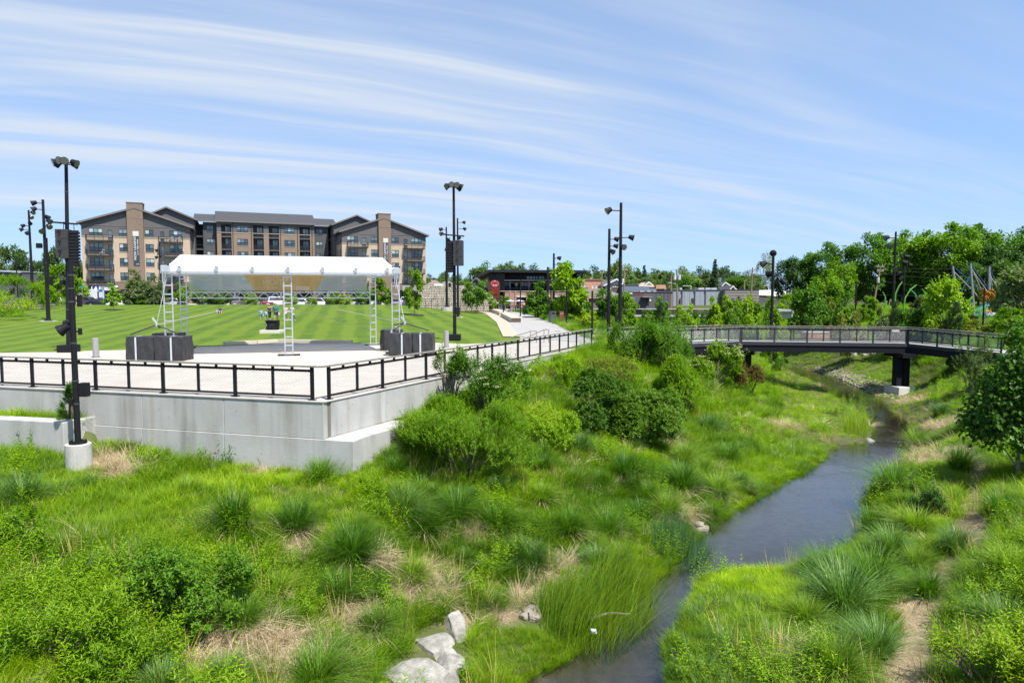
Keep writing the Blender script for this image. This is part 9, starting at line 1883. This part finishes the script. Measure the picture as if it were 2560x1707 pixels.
# stones
def stones():
 M_lim = mat('limestone boulder', (.20, .19, .165), .9, .35, 3.2, 1.0, col2=(.43, .41, .36), bscale=10, detail=9); M_rk = mat('creek stone', (.30, .26, .20), .85, .3, 4, .5);
 def rock(seed, d, m, name='boulder_body', parent=None, sub=3, flat=.75):
  import bmesh
  g = random.Random(seed); bm = bmesh.new(); bmesh.ops.create_cube(bm, size=1)
  bmesh.ops.subdivide_edges(bm, edges=bm.edges[:], cuts=sub, use_grid_fill=True)
  pl = [(Vector((g.uniform(-1, 1), g.uniform(-1, 1), g.uniform(-.4, 1))).normalized(), g.uniform(.42, .56)) for _ in range(7)]
  for v in bm.verts:
   p = v.co.copy(); p = p.lerp(p.normalized()*.62, .35)
   for n_, o_ in pl:
    e = p.dot(n_)-o_
    if e > 0: p -= n_*e
   p += Vector((g.uniform(-1, 1), g.uniform(-1, 1), g.uniform(-1, 1)))*.022; v.co = Vector((p.x*d[0], p.y*d[1], p.z*d[2]))
  me = bpy.data.meshes.new(name); bm.to_mesh(me); bm.free(); me.materials.append(m); return link(name, me, parent)
 for i, (px, py, w, h, dp, rz, tl, lab) in enumerate(((1145, 1580, 46, .45, .9, .5, .35, 'upright pale boulder at the top of the limestone group by the creek'), (1092, 1612, 80, .38, .75, .75, .1, 'long flat pale boulder second in the limestone group'), (1122, 1655, 74, .35, .9, .2, .15, 'flat grey boulder nearest the water in the limestone group'), (1028, 1700, 110, .55, 1.3, .95, .15, 'largest rough boulder of the limestone group, streaked dark'), (1086, 1725, 112, .35, .9, .1, .05, 'rounded grey boulder lowest in the limestone group'), (1070, 1668, 30, .2, .4, .6, .1, 'small stone wedged between the limestone boulders'))):
  b = onland(px, py); k = b.y/F; t = thing('boulder', lab, 'boulder', (b.x, b.y, b.z-.09), rz, 'limestone boulders by the creek'); o = rock(40+i, (w*k*1.15, dp, h*1.25), M_lim, parent=t); o.rotation_euler = (tl, -.1, 0)
 for i, (px, py, w, m, lab) in enumerate(((1329, 1535, 36, M_rk, 'grey stone in the muddy inlet behind the reeds'), (1338, 1552, 30, M_rk, 'flat stone at the edge of the muddy inlet'), (1310, 1545, 22, M_rk, 'small brown stone in the muddy inlet'), (1755, 1332, 30, M_rk, 'brown rock under the straw overhang at the wide pool'), (1748, 1318, 22, M_rk, 'upper brown rock under the straw overhang'), (2172, 1106, 20, M_lim, 'round white boulder in the creek at the end of the spit'), (1480, 1545, 20, M_rk, 'dark stone among the reeds'))):
  b = onland(px, py); k = b.y/F; t = thing('creek_stone', lab, 'stone', (b.x, b.y, max(b.z, WATER-.05)+.05), i, 'stones along the creek'); rock(80+i, (w*k*1.2, w*k, w*k*.7), m, parent=t, sub=2)
 # loose gravel and cobbles: the bar under the bridge and the bed in the shallows
 lib_ = bpy.data.collections.new('cobbles')
 for i in range(4): o = rock(120+i, (1, .8, .5), M_rk, 'cobble', None, 1); COL.objects.unlink(o); lib_.objects.link(o)
 pts = []
 for poly, n, s0, s1 in (([(2030, 935), (2090, 945), (2180, 985), (2240, 1000), (2220, 960), (2120, 925), (2040, 918)], 900, .06, .28), ([(2080, 960), (2180, 1010), (2200, 1000), (2110, 955)], 60, .1, .25)):
  P_ = [tuple(onland(px, py)[:2]) for px, py in poly]; xs = [p[0] for p in P_]; ys = [p[1] for p in P_]; k_ = 0
  while k_ < n:
   x, y = rng.uniform(min(xs), max(xs)), rng.uniform(min(ys), max(ys))
   if in_poly(np.array([x]), np.array([y]), P_)[0]: pts.append((x, y, rng.uniform(s0, s1))); k_ += 1
 for _ in range(700):
  i = rng.integers(0, 12); t = rng.uniform(); f = rng.uniform(.12, .88); a = np.array(CL[i])*(1-t)+np.array(CL[i+1])*t; b = np.array(CR[i])*(1-t)+np.array(CR[i+1])*t; p = a+(b-a)*f; pts.append((p[0], p[1], rng.uniform(.05, .22)))
 pts = np.array(pts); z = ground(pts[:, 0], pts[:, 1]); scatter('gravel', np.stack([pts[:, 0], pts[:, 1], z-.01-.08*(np.arange(len(pts)) >= 960)], 1), rng.uniform(0, 6.28, len(pts)), pts[:, 2], rng.uniform(0, 1, len(pts)), lib_, 4)
 # scraps
 b = onland(1484, 1628); t = tag(rock(99, (.14, .11, .09), mat('crumpled white plastic', (.7, .7, .7), .6, .1, 5, .5), 'plastic_bag', None, 2), 'crumpled white plastic bag caught at the foot of the reeds', 'litter'); t.location = (b.x, b.y, WATER+.25)
 q = MB(); c = Vector(atZ(1470, 1548, WATER+.15)); q.tube([c, c+Vector((.5, .12, .1)), c+Vector((1.0, .1, .08))], [.03, .028, .02], 6); d = q.build('driftwood_log', mat('grey driftwood', (.24, .20, .15), .9, .3, 5, .5)); tag(d, 'grey driftwood branch lying across the reed bed', 'driftwood')
stones()
